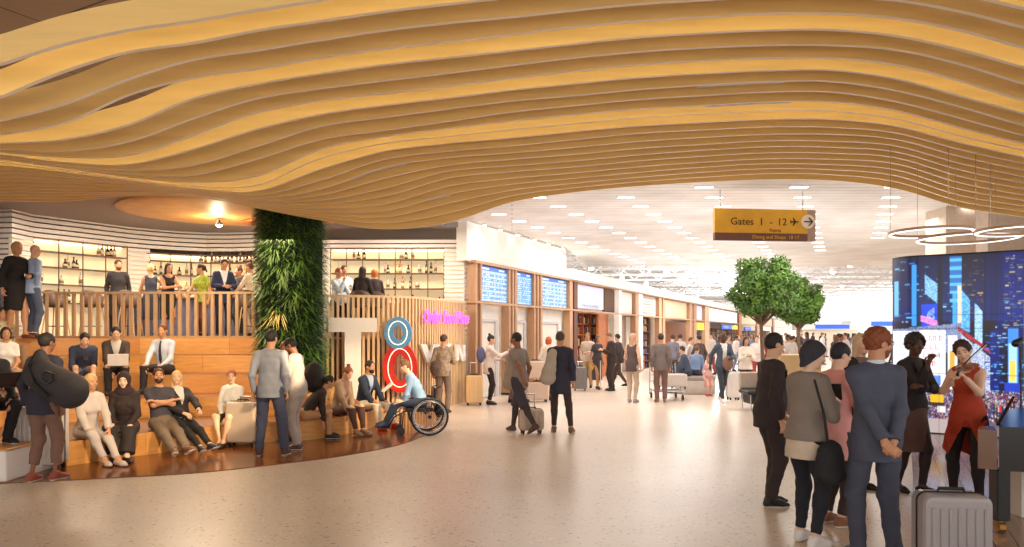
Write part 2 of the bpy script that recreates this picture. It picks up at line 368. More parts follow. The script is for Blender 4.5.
# ------------------------------------------------------------------ hall ceiling behind the canopy
HC = 4.6
M_hc = planks('hall_ceiling_slats', srgb(248, 246, 244), srgb(246, 243, 240), srgb(214, 208, 202), 60.0, 0.30, rough=0.6, rotz=0.0, joint=0.02, grain=(1, 1, 1))
c2 = MB().prism([(-1.7, 13.3), (16, 13.3), (22, 30.6), (3.2, 30.6), (1.8, 24.0), (-1.0, 18.3), (-1.7, 18.3)], HC, HC + 0.15).build('ceiling_hall', M_hc); struct(c2)
D = Vector((0.4229, 0.9062)); N = Vector((0.9062, -0.4229)); W0 = Vector((-1.03, 18.6))
def W(s, o=0.0): return W0 + D * s + N * o
def s_px(px, off=0.0):
    t = (px - 512) / F; return (t * (W0.y + N.y * off) - W0.x - N.x * off) / (D.x - D.y * t)
# recessed ceiling lights in rows along the hall
proto = None
for r in range(-4, 7):
    base = at(626, 197, 2.85 * F / 136.0)
    for i in range(-4, 16):
        p = Vector((base.x, base.y)) + D * (1.18 * i) + N * (-1.68 * (r - 0))
        p = Vector((base.x + D.x * 1.18 * i + 1.85 * r, base.y + D.y * 1.18 * i))
        if p.y < 13.5 or p.y > 30: continue
        w = p - W0; lat = w.dot(N)
        if (w.dot(D) > 0 and lat < 0.5) or p.x > 11 or p.x < -1.6: continue
        lab = 'small recessed white light panel in the slatted hall ceiling'
        if proto is None:
            t = thing('ceiling_light', lab, 'ceiling light', (p.x, p.y, HC), 0, 'recessed hall ceiling lights')
            box_part('frame', -0.19, 0.19, -0.07, 0.07, -0.012, 0.0, M_white, t); box_part('diffuser', -0.17, 0.17, -0.05, 0.05, -0.018, -0.011, M_glow, t)
            proto = t; bpy.context.view_layer.update()
        else:
            t = copy_tree(proto); t.location = (p.x, p.y, HC)
            for ch in t.children: pass
# far high roof with trusses
M_truss = mat('truss_grey', srgb(222, 218, 214), 0.6, var=0.05)
M_farroof = mat('far_roof', srgb(242, 240, 238), 0.7, var=0.06, scale=0.6)
fr = MB().box(-14, 40, 30.6, 120, 7.2, 7.4).build('ceiling_far', M_farroof); struct(fr)
fb = MB().box(3.2, 22, 30.6, 30.8, HC, 7.2).build('wall_bulkhead', M_offwhite); struct(fb)
q = MB()
for j in range(16):
    y = 34 + j * 5
    for z in (6.1, 7.0): q.tube([(-6, y, z), (40, y, z)], 0.07, 5)
    for i in range(23): q.tube([(-6 + 2 * i, y, 6.1), (-5 + 2 * i, y, 7.0)], 0.04, 4); q.tube([(-5 + 2 * i, y, 7.0), (-4 + 2 * i, y, 6.1)], 0.04, 4)
for i in range(8): q.tube([(-4 + 6 * i, 31, 6.6), (-4 + 6 * i, 115, 6.6)], 0.06, 5)
tr = q.build('roof_trusses', M_truss); tag(tr, 'pale steel roof trusses beyond the slatted ceiling', 'roof truss', kind='structure')
proto = None
M_bulb = mat('bulb', (1, 1, 1, 1), 0.5, emit=(1.0, 0.97, 0.92, 1), es=30.0)
for i, (px, py) in enumerate(((591, 268.5), (642, 265), (666.5, 272), (622, 279), (646, 284), (686, 279), (712, 268), (703, 285), (717, 290), (729, 276), (683, 293), (697, 297), (664, 289), (741, 282), (756, 290),
                              (833, 272), (842, 286), (850, 265), (820, 281))):
    Y = 4.0 * F / (HY - py); p = at(px, py, Y)
    if proto is None:
        t = thing('truss_spotlight', 'bright round spotlight hanging under the far roof trusses', 'spotlight', p, 0, 'far roof spotlights')
        MB().lathe([(0.02, 0.55), (0.03, 0.3), (0.14, 0.28), (0.19, 0.05), (0.19, 0.0)], n=10).build('housing', M_truss, t)
        MB().lathe([(0.02, -0.12), (0.12, -0.09), (0.17, 0.0), (0.16, 0.03)], n=12).build('bulb', M_bulb, t, True)
        proto = t; bpy.context.view_layer.update()
    else: t = copy_tree(proto); t.location = p
# wall spots along the white fascia
for px in (476, 492, 510, 527, 541, 556):
    s = s_px(px); p = W(s, 0.25)
    if px == 476:
        t = thing('wall_washer', 'small ceiling spot washing the white fascia wall', 'ceiling spot', (p.x, p.y, HC), 0, 'fascia wall washers')
        MB().lathe([(0.06, -0.06), (0.06, 0.0)], n=12).build('housing', M_white, t); MB().lathe([(0.045, -0.075), (0.05, -0.058)], n=12).build('lens', M_bulb, t)
        pw = t; bpy.context.view_layer.update()
    else: t = copy_tree(pw); t.location = (p.x, p.y, HC)

# ------------------------------------------------------------------ bar walls and back bar
M_slatw = mat('white_slat', srgb(236, 228, 222), 0.5, var=0.03)
def slat_wall(name, pts, z0, z1, holes=(), pitch=0.115, th=0.3):
    """wall of horizontal white boards with open shadow joints; holes = (i0,i1,zlo,zhi) by polyline index"""
    q = MB(); z = z0
    P = [Vector(p) for p in pts]
    q2 = MB()
    k = 0
    while z < z1 - 0.02:
        zt = min(z + pitch * 0.72, z1); runs = []
        cur = [P[0]]
        for i in range(len(P) - 1):
            hole = any(i >= h[0] and i < h[1] and zt > h[2] and z < h[3] for h in holes)
            if hole:
                if len(cur) > 1: runs.append(cur)
                cur = [P[i + 1]]
            else: cur.append(P[i + 1])
        if len(cur) > 1: runs.append(cur)
        for r in runs: q.strip([tuple(v) for v in r], z, zt, 0.06)
        z += pitch; k += 1
    o = q.build(name, M_slatw); struct(o)
    return o
FLZ = RISE * 5
# left: nearer corner (12,209), shelves 34..130 px, pier 130..150, curved shelf 150..260
def p2(px, Y): return (fx(px, Y), Y)
LW = [p2(12, 15.7), p2(34, 16.4), p2(128, 18.3), p2(150, 18.7), p2(176, 19.1), p2(206, 19.4), p2(232, 19.4), p2(262, 19.2), p2(300, 18.7)]
slat_wall('wall_bar_left', LW, FLZ, 4.45, holes=((1, 2, 1.6, 3.95), (3, 7, 1.6, 3.85)))
slat_wall('wall_bar_left_return', [p2(-60, 15.9), p2(12, 15.7)], FLZ, 4.45)
RW = [p2(318, 18.6), p2(330, 18.55), p2(444, 18.5), p2(464, 18.5)]
slat_wall('wall_bar_right', RW, FLZ, 4.2, holes=((1, 2, 1.6, 3.95),))
slat_wall('wall_bar_right_return', [p2(464, 18.5), (W(0.1, -0.05).x - 0.05, W(0.1, 0).y + 0.3)], FLZ - 1.6, 4.2)
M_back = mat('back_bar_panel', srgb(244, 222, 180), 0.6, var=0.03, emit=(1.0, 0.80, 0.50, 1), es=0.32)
def back(name, pts, off): 
    P = []
    n = len(pts)
    for i in range(n):
        a = Vector(pts[max(0, i - 1)]); b = Vector(pts[min(n - 1, i + 1)]); d = (b - a).normalized(); P.append(Vector(pts[i]) + Vector((-d.y, d.x)) * off)
    return [tuple(p) for p in P]
SHELF_M = mat('shelf_bronze', srgb(112, 84, 66), 0.45, metal=0.3)
def bottle_mesh(kind):
    if kind == 0: prof = [(0.036, 0), (0.038, 0.01), (0.038, 0.17), (0.030, 0.205), (0.014, 0.235), (0.013, 0.30), (0.016, 0.302), (0.016, 0.32)]
    elif kind == 1: prof = [(0.042, 0), (0.045, 0.01), (0.045, 0.12), (0.036, 0.16), (0.016, 0.19), (0.015, 0.25), (0.019, 0.252), (0.019, 0.275)]
    else: prof = [(0.05, 0), (0.055, 0.02), (0.052, 0.09), (0.03, 0.13), (0.017, 0.15), (0.017, 0.19), (0.022, 0.192), (0.022, 0.215)]
    q = MB().lathe(prof, n=10); me_o = q.build('glass', None)
    me = me_o.data; bpy.data.objects.remove(me_o); me.materials.clear()
    q = MB().lathe([(prof[1][0] + 0.001, prof[3][1] * 0.25), (prof[1][0] + 0.001, prof[3][1] * 0.7)], n=10); lo = q.build('paper', None)
    lm = lo.data; bpy.data.objects.remove(lo); lm.materials.clear()
    for x in (me, lm): x.polygons.foreach_set('use_smooth', [True] * len(x.polygons))
    return me, lm
BOT = {}
BC = {'dark': (srgb(46, 26, 18), srgb(220, 200, 160)), 'green': (srgb(60, 74, 30), srgb(230, 220, 190)), 'amber': (srgb(186, 110, 40), srgb(240, 230, 210)),
      'yellow': (srgb(222, 190, 70), srgb(250, 240, 200)), 'clear': (srgb(206, 200, 186), srgb(150, 110, 70)), 'red': (srgb(120, 34, 26), srgb(240, 225, 200))}
for c, (gc, lc) in BC.items():
    gm = mat('bottle_' + c, gc, 0.15, var=0.02, coat=0.5); lm_ = mat('bottle_paper_' + c, lc, 0.7, var=0.03)
    for k in range(3):
        a, b = bottle_mesh(k); a.materials.append(gm); b.materials.append(lm_); BOT[(c, k)] = (a, b)
def put_bottle(c, k, loc, where):
    a, b = BOT[(c, k)]; shape = ('slim', 'stout', 'squat')[k]
    t = thing('bottle', '%s %s glass bottle on the %s' % (shape, c, where), 'bottle', loc, 0, 'bottles on the ' + where)
    for nm, me in (('glass', a), ('paper_wrap', b)):
        o = bpy.data.objects.new(nm, me); COL.objects.link(o); o.parent = t
def back_bar(name, label, pts, z_hi, n_up, where, bottles, depth=0.34):
    """shelving unit along a polyline: lit back, shelves, uprights"""
    t = thing(name, label, 'shelving', (pts[0][0], pts[0][1], FLZ)); inv = Matrix.Translation((-pts[0][0], -pts[0][1], -FLZ))
    bk = back('', pts, depth)
    d0 = (Vector(bk[0]) - Vector(bk[1])).normalized() * 0.35; d1 = (Vector(bk[-1]) - Vector(bk[-2])).normalized() * 0.7; bk = [tuple(Vector(bk[0]) + d0)] + bk + [tuple(Vector(bk[-1]) + d1)]
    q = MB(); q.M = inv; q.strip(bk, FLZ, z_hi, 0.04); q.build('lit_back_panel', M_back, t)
    L = [0]
    for i in range(len(pts) - 1): L.append(L[-1] + (Vector(pts[i + 1]) - Vector(pts[i])).length)
    def pt(u, off=0.0):
        d = u * L[-1]
        for i in range(len(pts) - 1):
            if d <= L[i + 1] + 1e-6:
                a, b = Vector(pts[i]), Vector(pts[i + 1]); f = (d - L[i]) / (L[i + 1] - L[i]); dr = (b - a).normalized()
                p = a.lerp(b, f) + Vector((-dr.y, dr.x)) * off; return p
    zs = [2.47, 2.90, 3.30, 3.66]
    for z in zs:
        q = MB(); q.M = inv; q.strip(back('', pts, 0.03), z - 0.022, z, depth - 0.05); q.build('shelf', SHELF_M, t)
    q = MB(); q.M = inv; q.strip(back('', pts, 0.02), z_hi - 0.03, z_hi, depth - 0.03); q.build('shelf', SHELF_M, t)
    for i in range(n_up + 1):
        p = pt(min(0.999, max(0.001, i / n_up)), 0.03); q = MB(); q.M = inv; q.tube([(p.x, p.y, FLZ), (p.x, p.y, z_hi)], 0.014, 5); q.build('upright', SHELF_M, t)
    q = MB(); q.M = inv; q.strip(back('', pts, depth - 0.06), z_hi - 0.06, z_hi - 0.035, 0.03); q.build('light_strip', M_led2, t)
    for zi, lst in bottles.items():
        for u, c, k in lst:
            p = pt(u, 0.14); put_bottle(c, k, (p.x, p.y, zs[zi] + 0.001), where)
M_led2 = mat('bar_led', (1, 1, 1, 1), 0.5, emit=(1.0, 0.76, 0.40, 1), es=8.0)
def rb(us, cs): return [(u, c, random.choice((0, 0, 1, 1, 2))) for u, c in zip(us, cs)]
dk_ = 'dark'; am = 'amber'; cl = 'clear'; ye = 'yellow'; gr_ = 'green'; rd = 'red'
back_bar('back_bar_shelving', 'lit back bar shelving at the left behind the railing', LW[1:3], 3.95, 4, 'left back bar',
         {3: rb([0.70, .74, .80, .84, .88], [cl, am, dk_, dk_, am]), 2: rb([.34, .37, .43, .46], [dk_, cl, dk_, dk_]), 1: rb([.1, .3, .5], [cl] * 3),
          0: rb([.05, .1, .16, .21, .27, .33, .38, .56, .6, .8], [am, cl, dk_, ye, dk_, dk_, gr_, dk_, cl, dk_])})
back_bar('back_bar_shelving', 'curved lit back bar shelving full of bottles behind the drinkers', LW[3:8], 3.85, 6, 'curved back bar',
         {3: rb(np.linspace(.42, .97, 16), [cl, dk_, cl, am, dk_, cl, dk_, rd, dk_, cl, dk_, gr_, dk_, am, dk_, cl]),
          2: rb([.05, .1, .14, .18, .24, .3, .34, .4, .6, .66, .72, .8, .86, .92], [dk_, dk_, gr_, am, dk_, cl, rd, dk_, cl, dk_, am, ye, dk_, cl]),
          1: rb([.1, .2, .3, .34, .38, .5, .56, .64, .76, .84], [am, dk_, ye, ye, cl, dk_, dk_, am, gr_, dk_]),
          0: rb([.24, .3, .34, .5, .62, .7], [dk_, rd, dk_, cl, dk_, am])})
back_bar('back_bar_shelving', 'lit back bar shelving on the right above the slatted screen', RW[1:3], 3.95, 7, 'right back bar',
         {3: rb([.2, .24, .29, .62, .66, .72], [cl, dk_, dk_, cl, dk_, cl]), 2: rb([.06, .48, .5, .58, .61, .68, .78, .84, .88, .92], [cl, cl, dk_, ye, am, dk_, cl, dk_, dk_, cl]),
          1: rb([.5, .56, .63, .70, .76], [cl, dk_, am, dk_, cl]), 0: rb([.16, .2, .5, .56, .64, .72, .955, .99], [am, cl, dk_, am, ye, dk_, dk_, rd])})
# bar ceiling soffit, lit recess and dark bulkhead
sf = MB().prism([(-14, 13.3), (-1.75, 13.3), (-1.75, 18.4), (-1.2, 18.4), (-1.6, 24), (-14, 24)], 4.45, 4.6).build('ceiling_bar', mat('bar_soffit', srgb(158, 148, 146), 0.7, var=0.07, scale=30)); struct(sf)
q = MB(); seg = 48
for ring, mm in (((3.0, 4.449), 0),):
    pass
rc = thing('ceiling_recess', 'oval orange lit recess in the ceiling over the bar', 'ceiling recess', (-6.0, 15.9, 4.44))
q = MB()
prof = [(2.3, 0.005), (2.3, -0.03), (2.15, -0.05), (1.2, -0.045), (0.02, -0.04)]
q.lathe(prof, n=48)
for i, v in enumerate(q.v): q.v[i] = (v[0] * 1.1, v[1] * 0.9, v[2])
q.build('recess_panel', mat('recess_lit_orange', srgb(226, 176, 106), 0.5, var=0.12, scale=3), rc, True)  # orange glow of the lit recess, put into the panel colour
q = MB().lathe([(0.75, -0.03), (0.75, -0.10), (0.5, -0.12), (0.02, -0.12)], n=32)
for i, v in enumerate(q.v): q.v[i] = (v[0] * 1.2 + 0.5, v[1] * 0.8 + 1.2, v[2])
q.build('orange_disc', mat('disc_orange', srgb(196, 104, 48), 0.35, metal=0.4), rc, True)  # raised disc in a deeper orange
p = at(219, 225, 16.5); t = thing('bar_spotlight', 'bright spotlight under the ceiling above the bar', 'spotlight', p)
MB().lathe([(0.03, 0.12), (0.04, 0.06), (0.07, 0.05), (0.07, 0.0)], n=12).build('housing', M_dark, t); MB().lathe([(0.02, -0.05), (0.06, -0.02), (0.065, 0.0)], n=12).build('bulb', M_bulb, t)
lamp('bar_spot_glow', 'POINT', (p.x, p.y - 0.1, p.z - 0.12), 40, (1, 0.8, 0.5), shadow_soft_size=0.06)
# dark duct bulkhead at left above the slat wall
bx = MB().box(fx(30, 17.5), fx(68, 17.5), 17.3, 19.2, 4.0, 4.45).build('ceiling_duct_box', mat('slate_paint', srgb(86, 88, 104), 0.6)); struct(bx)
# back wall and left wall of the bar enclosure
bwm = mat('bar_wall', srgb(170, 156, 148), 0.7)
struct(MB().box(-14, -1.5, 23.8, 24, FLZ, 4.6).build('wall_bar_back', bwm)); struct(MB().box(-14.2, -14, 3, 24, 0, 5.1).build('wall_left', bwm))

# ------------------------------------------------------------------ railing and slatted screen
M_rail_shaded = mat('railing_timber_shaded', srgb(176, 142, 108), 0.5, var=0.12, scale=2, stretch=(8, 8, 1.5))  # rail timber darkened: silhouette against the bright bar, put into colour
rl = thing('timber_railing', 'timber baluster railing along the raised bar floor', 'railing', (-7, 14.8, FLZ))
RY = 14.78
rpts = [(-12.0, 13.35), (-10.9, 13.85), (-9.9, 14.4), (-9.4, RY), (-4.6, RY)]
q = MB(); q.M = Matrix.Translation((7, -14.8, -FLZ)); q.strip(rpts, 2.555, 2.60, 0.09); q.build('top_rail', M_rail_shaded, rl)
q = MB(); q.M = Matrix.Translation((7, -14.8, -FLZ)); q.strip(rpts, FLZ, FLZ + 0.04, 0.07); q.build('bottom_rail', M_rail_shaded, rl)
def along(pts, step):
    out = []; acc = 0
    for i in range(len(pts) - 1):
        a, b = Vector(pts[i]), Vector(pts[i + 1]); L_ = (b - a).length; d = (b - a) / L_
        while acc < L_: out.append((a + d * acc, math.atan2(d.y, d.x))); acc += step
        acc -= L_
    return out
mb = None
for p, a in along(rpts, 0.168):
    if mb is None:
        mb = box_part('baluster', -0.03, 0.03, 0.01, 0.07, 0.04, 0.905, M_rail_shaded, rl); b_ = mb
    else: b_ = mb.copy(); COL.objects.link(b_)
    b_.location = (p.x + 7, p.y - 14.8, 0); b_.rotation_euler = (0, 0, a)
# screen from the planted column to the corner
sxy = smooth_poly([p2(312, 14.9), p2(328, 14.95), p2(385, 15.3), p2(412, 15.7), p2(440, 16.7), p2(466, 18.35)], 60)
scn = thing('slatted_screen', 'curved screen of upright timber slats below the bar', 'screen', (-2.8, 15.6, 0)); T0 = Matrix.Translation((2.8, -15.6, 0))
q = MB(); q.M = T0; q.strip(sxy, 2.5, 2.55, 0.10); q.build('top_rail', M_rail, scn)
q = MB()
slp = along(sxy, 0.105)
for i, (p, a) in enumerate(slp):
    q.M = T0 @ Matrix.Translation((p.x, p.y, 0)) @ Matrix.Rotation(a, 4, 'Z'); q.box(-0.026, 0.026, 0.0, 0.07, 0.0, 2.5)
q.build('slats', M_rail, scn)
fin_s = [p for p in sxy if p[0] / p[1] * F + 512 > 405]
q = MB(); q.M = T0; q.strip(back('', fin_s, 0.075), 0.0, 2.5, 0.04); q.build('tan_backing', mat('tan_panel', srgb(214, 184, 140), 0.6, var=0.05), scn)
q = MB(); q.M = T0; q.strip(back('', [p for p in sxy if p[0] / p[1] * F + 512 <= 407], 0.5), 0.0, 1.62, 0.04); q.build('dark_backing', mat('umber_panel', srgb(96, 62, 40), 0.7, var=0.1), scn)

# bar counter and stools behind the railing
ctr = thing('bar_counter', 'long bar counter with slate blue front behind the railing', 'bar counter', (-7.2, 17.4, FLZ))
box_part('front_panel', -2.6, 2.1, 0, 0.5, 0, 0.95, mat('slate_blue', srgb(92, 98, 124), 0.6), ctr, 0.01)
box_part('counter_top', -2.7, 2.2, -0.12, 0.6, 0.95, 1.0, mat('stone_top', srgb(206, 186, 160), 0.4), ctr, 0.01)
c2_ = thing('bar_counter', 'bar counter behind the slatted screen on the right', 'bar counter', (-3.2, 17.3, FLZ))
box_part('front_panel', -1.2, 1.1, 0, 0.4, 0, 0.8, M_rail, c2_, 0.01); box_part('counter_top', -1.25, 1.15, -0.1, 0.5, 0.8, 0.84, mat('stone_top', srgb(206, 186, 160), 0.4), c2_, 0.01)
M_sh = mat('shell_brown', srgb(92, 70, 56), 0.6)
def stool(px, Y, label, first=[None]):
    loc = (fx(px, Y), Y, FLZ)
    if first[0] is not None:
        t = copy_tree(first[0]); t.location = loc; t['label'] = label; return
    t = thing('bar_stool', label, 'bar stool', loc, 0, 'bar stools behind the railing')
    q = MB(); pr = [(0.0, 0.66), (0.19, 0.665), (0.22, 0.69), (0.20, 0.72), (0.0, 0.73)]; q.lathe(pr[1:], n=20); q.build('seat', M_sh, t, True)
    q = MB(); n = 17
    vs = []; 
    for r_, z0_, z1_ in ((0.23, 0.72, 1.04), (0.205, 0.72, 1.02)):
        for k in range(n):
            a = PI * 1.0 + PI * k / (n - 1); hgt = 0.55 + 0.45 * math.sin(PI * k / (n - 1))
            vs += [(r_ * math.cos(a), r_ * math.sin(a), z0_), (r_ * 1.08 * math.cos(a), r_ * 1.08 * math.sin(a), z0_ + (z1_ - z0_) * hgt)]
    fs = []
    for k in range(n - 1):
        a = 2 * k; b = 2 * k + 2; o_ = 2 * n
        fs += [(a, b, b + 1, a + 1), (o_ + b, o_ + a, o_ + a + 1, o_ + b + 1), (a + 1, b + 1, o_ + b + 1, o_ + a + 1)]
    q.add(vs, fs); q.build('backrest', M_sh, t, True)
    for sx in (-1, 1):
        for sy in (-1, 1): MB().tube([(sx * 0.13, sy * 0.13, 0.67), (sx * 0.2, sy * 0.2, 0)], 0.014, 6).build('leg', M_rail, t)
    MB().tube([(0.17 * math.cos(a), 0.17 * math.sin(a), 0.25) for a in np.linspace(0, 2 * PI, 17)[:-1]], 0.01, 6, closed=True).build('footrest_ring', M_dark, t)
    first[0] = t; bpy.context.view_layer.update()
for px, Y, l in ((56, 15.9, 'brown shell bar stool nearest the standing couple'), (93, 15.9, 'brown shell bar stool between couple and bartender in black'), (130, 15.9, 'brown shell bar stool right of the bartender in black'),
                 (12, 15.4, 'brown shell bar stool left of the standing couple'), (361, 16.0, 'brown shell bar stool under the person in black with long dark hair'), (250, 15.9, 'brown shell bar stool beside the planted column'), (376, 16.4, 'brown shell bar stool under the red haired person')): stool(px, Y, l)

TIER = [smooth_poly(Fk, 160) for Fk in (F1, F2, F3, F4, F5)]
def tier_pt(k, px):
    """front edge point of tier k seen in column px"""
    return min(TIER[k - 1], key=lambda p: abs(p[0] / p[1] * F + 512 - px))
# ------------------------------------------------------------------ planted column
gc = at(292, 330, 14.15); R0 = 0.58
colm = thing('planted_column', 'round column covered in dense green ferns and foliage', 'living column', (gc.x, gc.y, RISE))
MB().lathe([(R0, 0), (R0, 4.2)], n=28).build('column_core', mat('soil_felt', srgb(34, 44, 24), 0.9, var=0.3, scale=6), colm)
def blades(name, n, zr, L, wid, cols_mat, droop=0.5, out=0.0, parent=None, rad=R0, rg=RNG, angs=(0, 2 * PI)):
    """many leaf blades growing out of a cylinder, each a 4-segment tapered strip"""
    a = rg.uniform(angs[0], angs[1], n); z = rg.uniform(zr[0], zr[1], n); ln = rg.uniform(L[0], L[1], n); w = rg.uniform(wid[0], wid[1], n)
    el = rg.uniform(-0.3, 1.0, n); side = rg.uniform(-0.7, 0.7, n)
    seg = 4; V = np.zeros((n, (seg + 1) * 2, 3))
    for s_ in range(seg + 1):
        t = s_ / seg
        r = rad - 0.02 + out + ln * t * np.cos(el) * 0.9; zz = z + ln * (np.sin(el) * t - droop * t * t); aa = a + side * ln * t / rad * 0.6
        ww = w * (0.35 + 1.3 * t) * (1.0 - t ** 2.2) + 0.001
        px_, py_ = r * np.cos(aa), r * np.sin(aa); tx, ty = -np.sin(aa), np.cos(aa)
        V[:, 2 * s_] = np.stack([px_ - tx * ww, py_ - ty * ww, zz], 1); V[:, 2 * s_ + 1] = np.stack([px_ + tx * ww, py_ + ty * ww, zz + ww * 0.4], 1)
    base = (np.arange(n) * (seg + 1) * 2)[:, None]
    Fc = np.concatenate([base + np.array([2 * s_, 2 * s_ + 1, 2 * s_ + 3, 2 * s_ + 2]) for s_ in range(seg)], 0)
    me = bpy.data.meshes.new(name); me.from_pydata(V.reshape(-1, 3).tolist(), [], Fc.tolist())
    return link(name, me, cols_mat, parent, True)
def leafmat(name, c1, c2, sc=3.0):
    m = mat(name, c1, 0.5, var=0.0); nt = m.node_tree
    r = [x for x in nt.nodes if x.type == 'VALTORGB'][0]; r.color_ramp.elements[0].color = c1; r.color_ramp.elements[1].color = c2
    [x for x in nt.nodes if x.type == 'TEX_NOISE'][0].inputs['Scale'].default_value = sc
    return m
LM1 = leafmat('leaf_dark', srgb(34, 66, 26), srgb(80, 120, 46)); LM2 = leafmat('leaf_mid', srgb(50, 88, 30), srgb(110, 148, 56)); LM3 = leafmat('leaf_light', srgb(62, 98, 36), srgb(112, 140, 60))
o = blades('foliage', 9000, (0.0, 4.2), (0.10, 0.26), (0.008, 0.02), LM1, parent=colm); o['kind'] = 'stuff'
o = blades('foliage', 3600, (0.0, 4.1), (0.12, 0.30), (0.008, 0.016), LM2, parent=colm, out=0.03); o['kind'] = 'stuff'; o['label'] = 'lighter green fern fronds'
for i, (ad, z, m) in enumerate(((-105, 2.9, LM3), (-85, 2.55, LM3), (-120, 2.2, LM3), (-70, 2.05, LM3), (-98, 1.75, mat('leaf_cream', srgb(214, 190, 110), 0.5, var=0.15)), (-130, 2.6, LM3), (-60, 2.7, LM2), (-110, 1.4, LM2))):
    a = math.radians(ad)
    o = blades('fern', 26, (z - 0.08, z + 0.08), (0.22, 0.40), (0.007, 0.014), m, droop=0.8, out=0.04, parent=colm, angs=(a - 0.12, a + 0.12))

# ------------------------------------------------------------------ TOWN letters and neon
def screen_at(px):
    best = min(range(len(sxy)), key=lambda i: abs(sxy[i][0] / sxy[i][1] * F + 512 - px)); return best
def letter_frame(px, off):
    i = screen_at(px); a = Vector(sxy[max(0, i - 1)]); b = Vector(sxy[min(len(sxy) - 1, i + 1)]); d = (b - a).normalized()
    p = Vector(sxy[i]) + Vector((d.y, -d.x)) * off; return p, math.atan2(d.y, d.x)
p, a = letter_frame(352, 0.10)
M_lw = mat('letter_white', srgb(236, 230, 226), 0.5, var=0.02)
t = thing('letter_t', 'giant white letter T standing against the slatted screen', 'letter', (p.x, p.y, 0), a)
q = MB(); sc_ = p.y / F
ztop = CZ + (HY - 318) * sc_; zbar = CZ + (HY - 332) * sc_; hw = 23.5 * sc_; hs = 8 * sc_
q.prism([(-hs, 0.33), (hs, 0.33), (hs, zbar), (hw, zbar), (hw, ztop), (-hw, ztop), (-hw, zbar), (-hs, zbar)], -0.18, 0.0)
q.v = [(x, z_ , y) for x, y, z_ in q.v]; q.f = [f[::-1] for f in q.f]; q.build('body', M_lw, t)
def ring_o(px, py0, py1, wpx, thick, colr, label, nm, Yo, off=0.16, groove=True):
    p, a = letter_frame(px, off); Y = p.y; s = Y / F
    cx = px; zc = CZ + (HY - (py0 + py1) / 2) * s; rz = (py1 - py0) / 2 * s; rx = wpx / 2 * s
    t = thing(nm, label, 'letter', ((cx - 512) * s, Y, zc - rz), 0)
    n = 40; q = MB(); vs = []; fs = []
    for (fx_, yy) in ((1.0, -0.16), (1.0, 0.0), (None, 0.0), (None, -0.16)):
        for k in range(n):
            th = 2 * PI * k / n
            if fx_: vs.append((rx * math.cos(th), yy, rz + rz * math.sin(th)))
            else: vs.append(((rx - thick * s) * math.cos(th), yy, rz + (rz - thick * s * 1.05) * math.sin(th)))
    for r_ in range(4):
        for k in range(n):
            k2 = (k + 1) % n; r2 = (r_ + 1) % 4; fs.append((r_ * n + k, r2 * n + k, r2 * n + k2, r_ * n + k2))
    q.add(vs, fs); q.build('ring', colr, t)
    pts = [((rx - thick * s * 0.5) * math.cos(2 * PI * k / n), -0.162, rz + (rz - thick * s * 0.52) * math.sin(2 * PI * k / n)) for k in range(n)]
    MB().tube(pts, 0.009, 6, closed=True).build('neon_line', mat('neon_pale', srgb(255, 236, 200), 0.4, emit=(1.0, 0.85, 0.6, 1), es=1.2), t)
ring_o(399, 317, 349, 27, 8.5, mat('ring_blue', srgb(96, 160, 214), 0.5, var=0.05), 'pale blue ring of a giant figure eight on the screen', 'ring_letter', 0)
ring_o(401, 343, 392, 34, 10.5, mat('ring_red', srgb(214, 44, 34), 0.5, var=0.05), 'larger red ring below the blue ring on the screen', 'ring_letter', 0, off=0.2)
def slant(px0, px1, pyt, pyb, wpx, label):
    p, a = letter_frame((px0 + px1) / 2, 0.06); s = p.y / F
    return
def polyletter(name, label, pxc, strokes, Yoff):
    p, a = letter_frame(pxc, Yoff); s = p.y / F
    t = thing(name, label, 'letter', (p.x, p.y, CZ + (HY - 374) * s), a)
    for (x0, y0, x1, y1, w) in strokes:
        k = 1 / max(0.5, math.cos(a))
        P = [((x0 - pxc) * s * k, (374 - y0) * s), ((x0 + w - pxc) * s * k, (374 - y0) * s), ((x1 + w - pxc) * s * k, (374 - y1) * s), ((x1 - pxc) * s * k, (374 - y1) * s)]
        q = MB(); q.prism(P, -0.06, 0.0); q.v = [(x, z_, y) for x, y, z_ in q.v]; q.f = [f[::-1] for f in q.f]; q.build('stroke', M_lw, t)
polyletter('letter_w', 'white slanted letter W on the slats by the patterned shirt', 430, [(418, 344, 424, 362, 5), (430, 344, 424, 362, 3.5), (430, 344, 438, 362, 5), (444, 344, 438, 362, 3.5)], 0.04)
polyletter('letter_n', 'white letter N on the slats near the corner', 458, [(451, 344, 451, 360, 3.5), (451, 344, 459, 361, 4.5), (461, 345, 461, 361, 3)], 0.04)
# neon writing
def text_mesh(name, body, size, m, parent, loc, rot, depth=0.01, shear=0.0, bevel=0.0, spacing=1.0, xs=1.0):
    c = bpy.data.curves.new(name, 'FONT'); c.body = body; c.size = size; c.extrude = depth; c.shear = shear; c.bevel_depth = bevel; c.space_character = spacing
    c.resolution_u = 3; o = bpy.data.objects.new('t', c); COL.objects.link(o); bpy.context.view_layer.update()
    me = bpy.data.meshes.new_from_object(o.evaluated_get(bpy.context.evaluated_depsgraph_get())); bpy.data.objects.remove(o); bpy.data.curves.remove(c)
    me.name = name
    if not me.materials: me.materials.append(m)
    else: me.materials[0] = m
    r = bpy.data.objects.new(name, me); COL.objects.link(r); r.parent = parent; r.location = loc; r.rotation_euler = rot; r.scale = (xs, 1, 1)
    return r
p, a = letter_frame(418, 0.05); p2_, a2 = letter_frame(463, 0.05)
ang = math.atan2(p2_.y - p.y, p2_.x - p.x); wdt = (p2_ - p).length; s = p.y / F
t = thing('neon_sign', 'pink neon sign reading Order Food Here on the slats', 'neon sign', (p.x + 0.05, p.y - 0.02, CZ + (HY - 322) * s), ang)
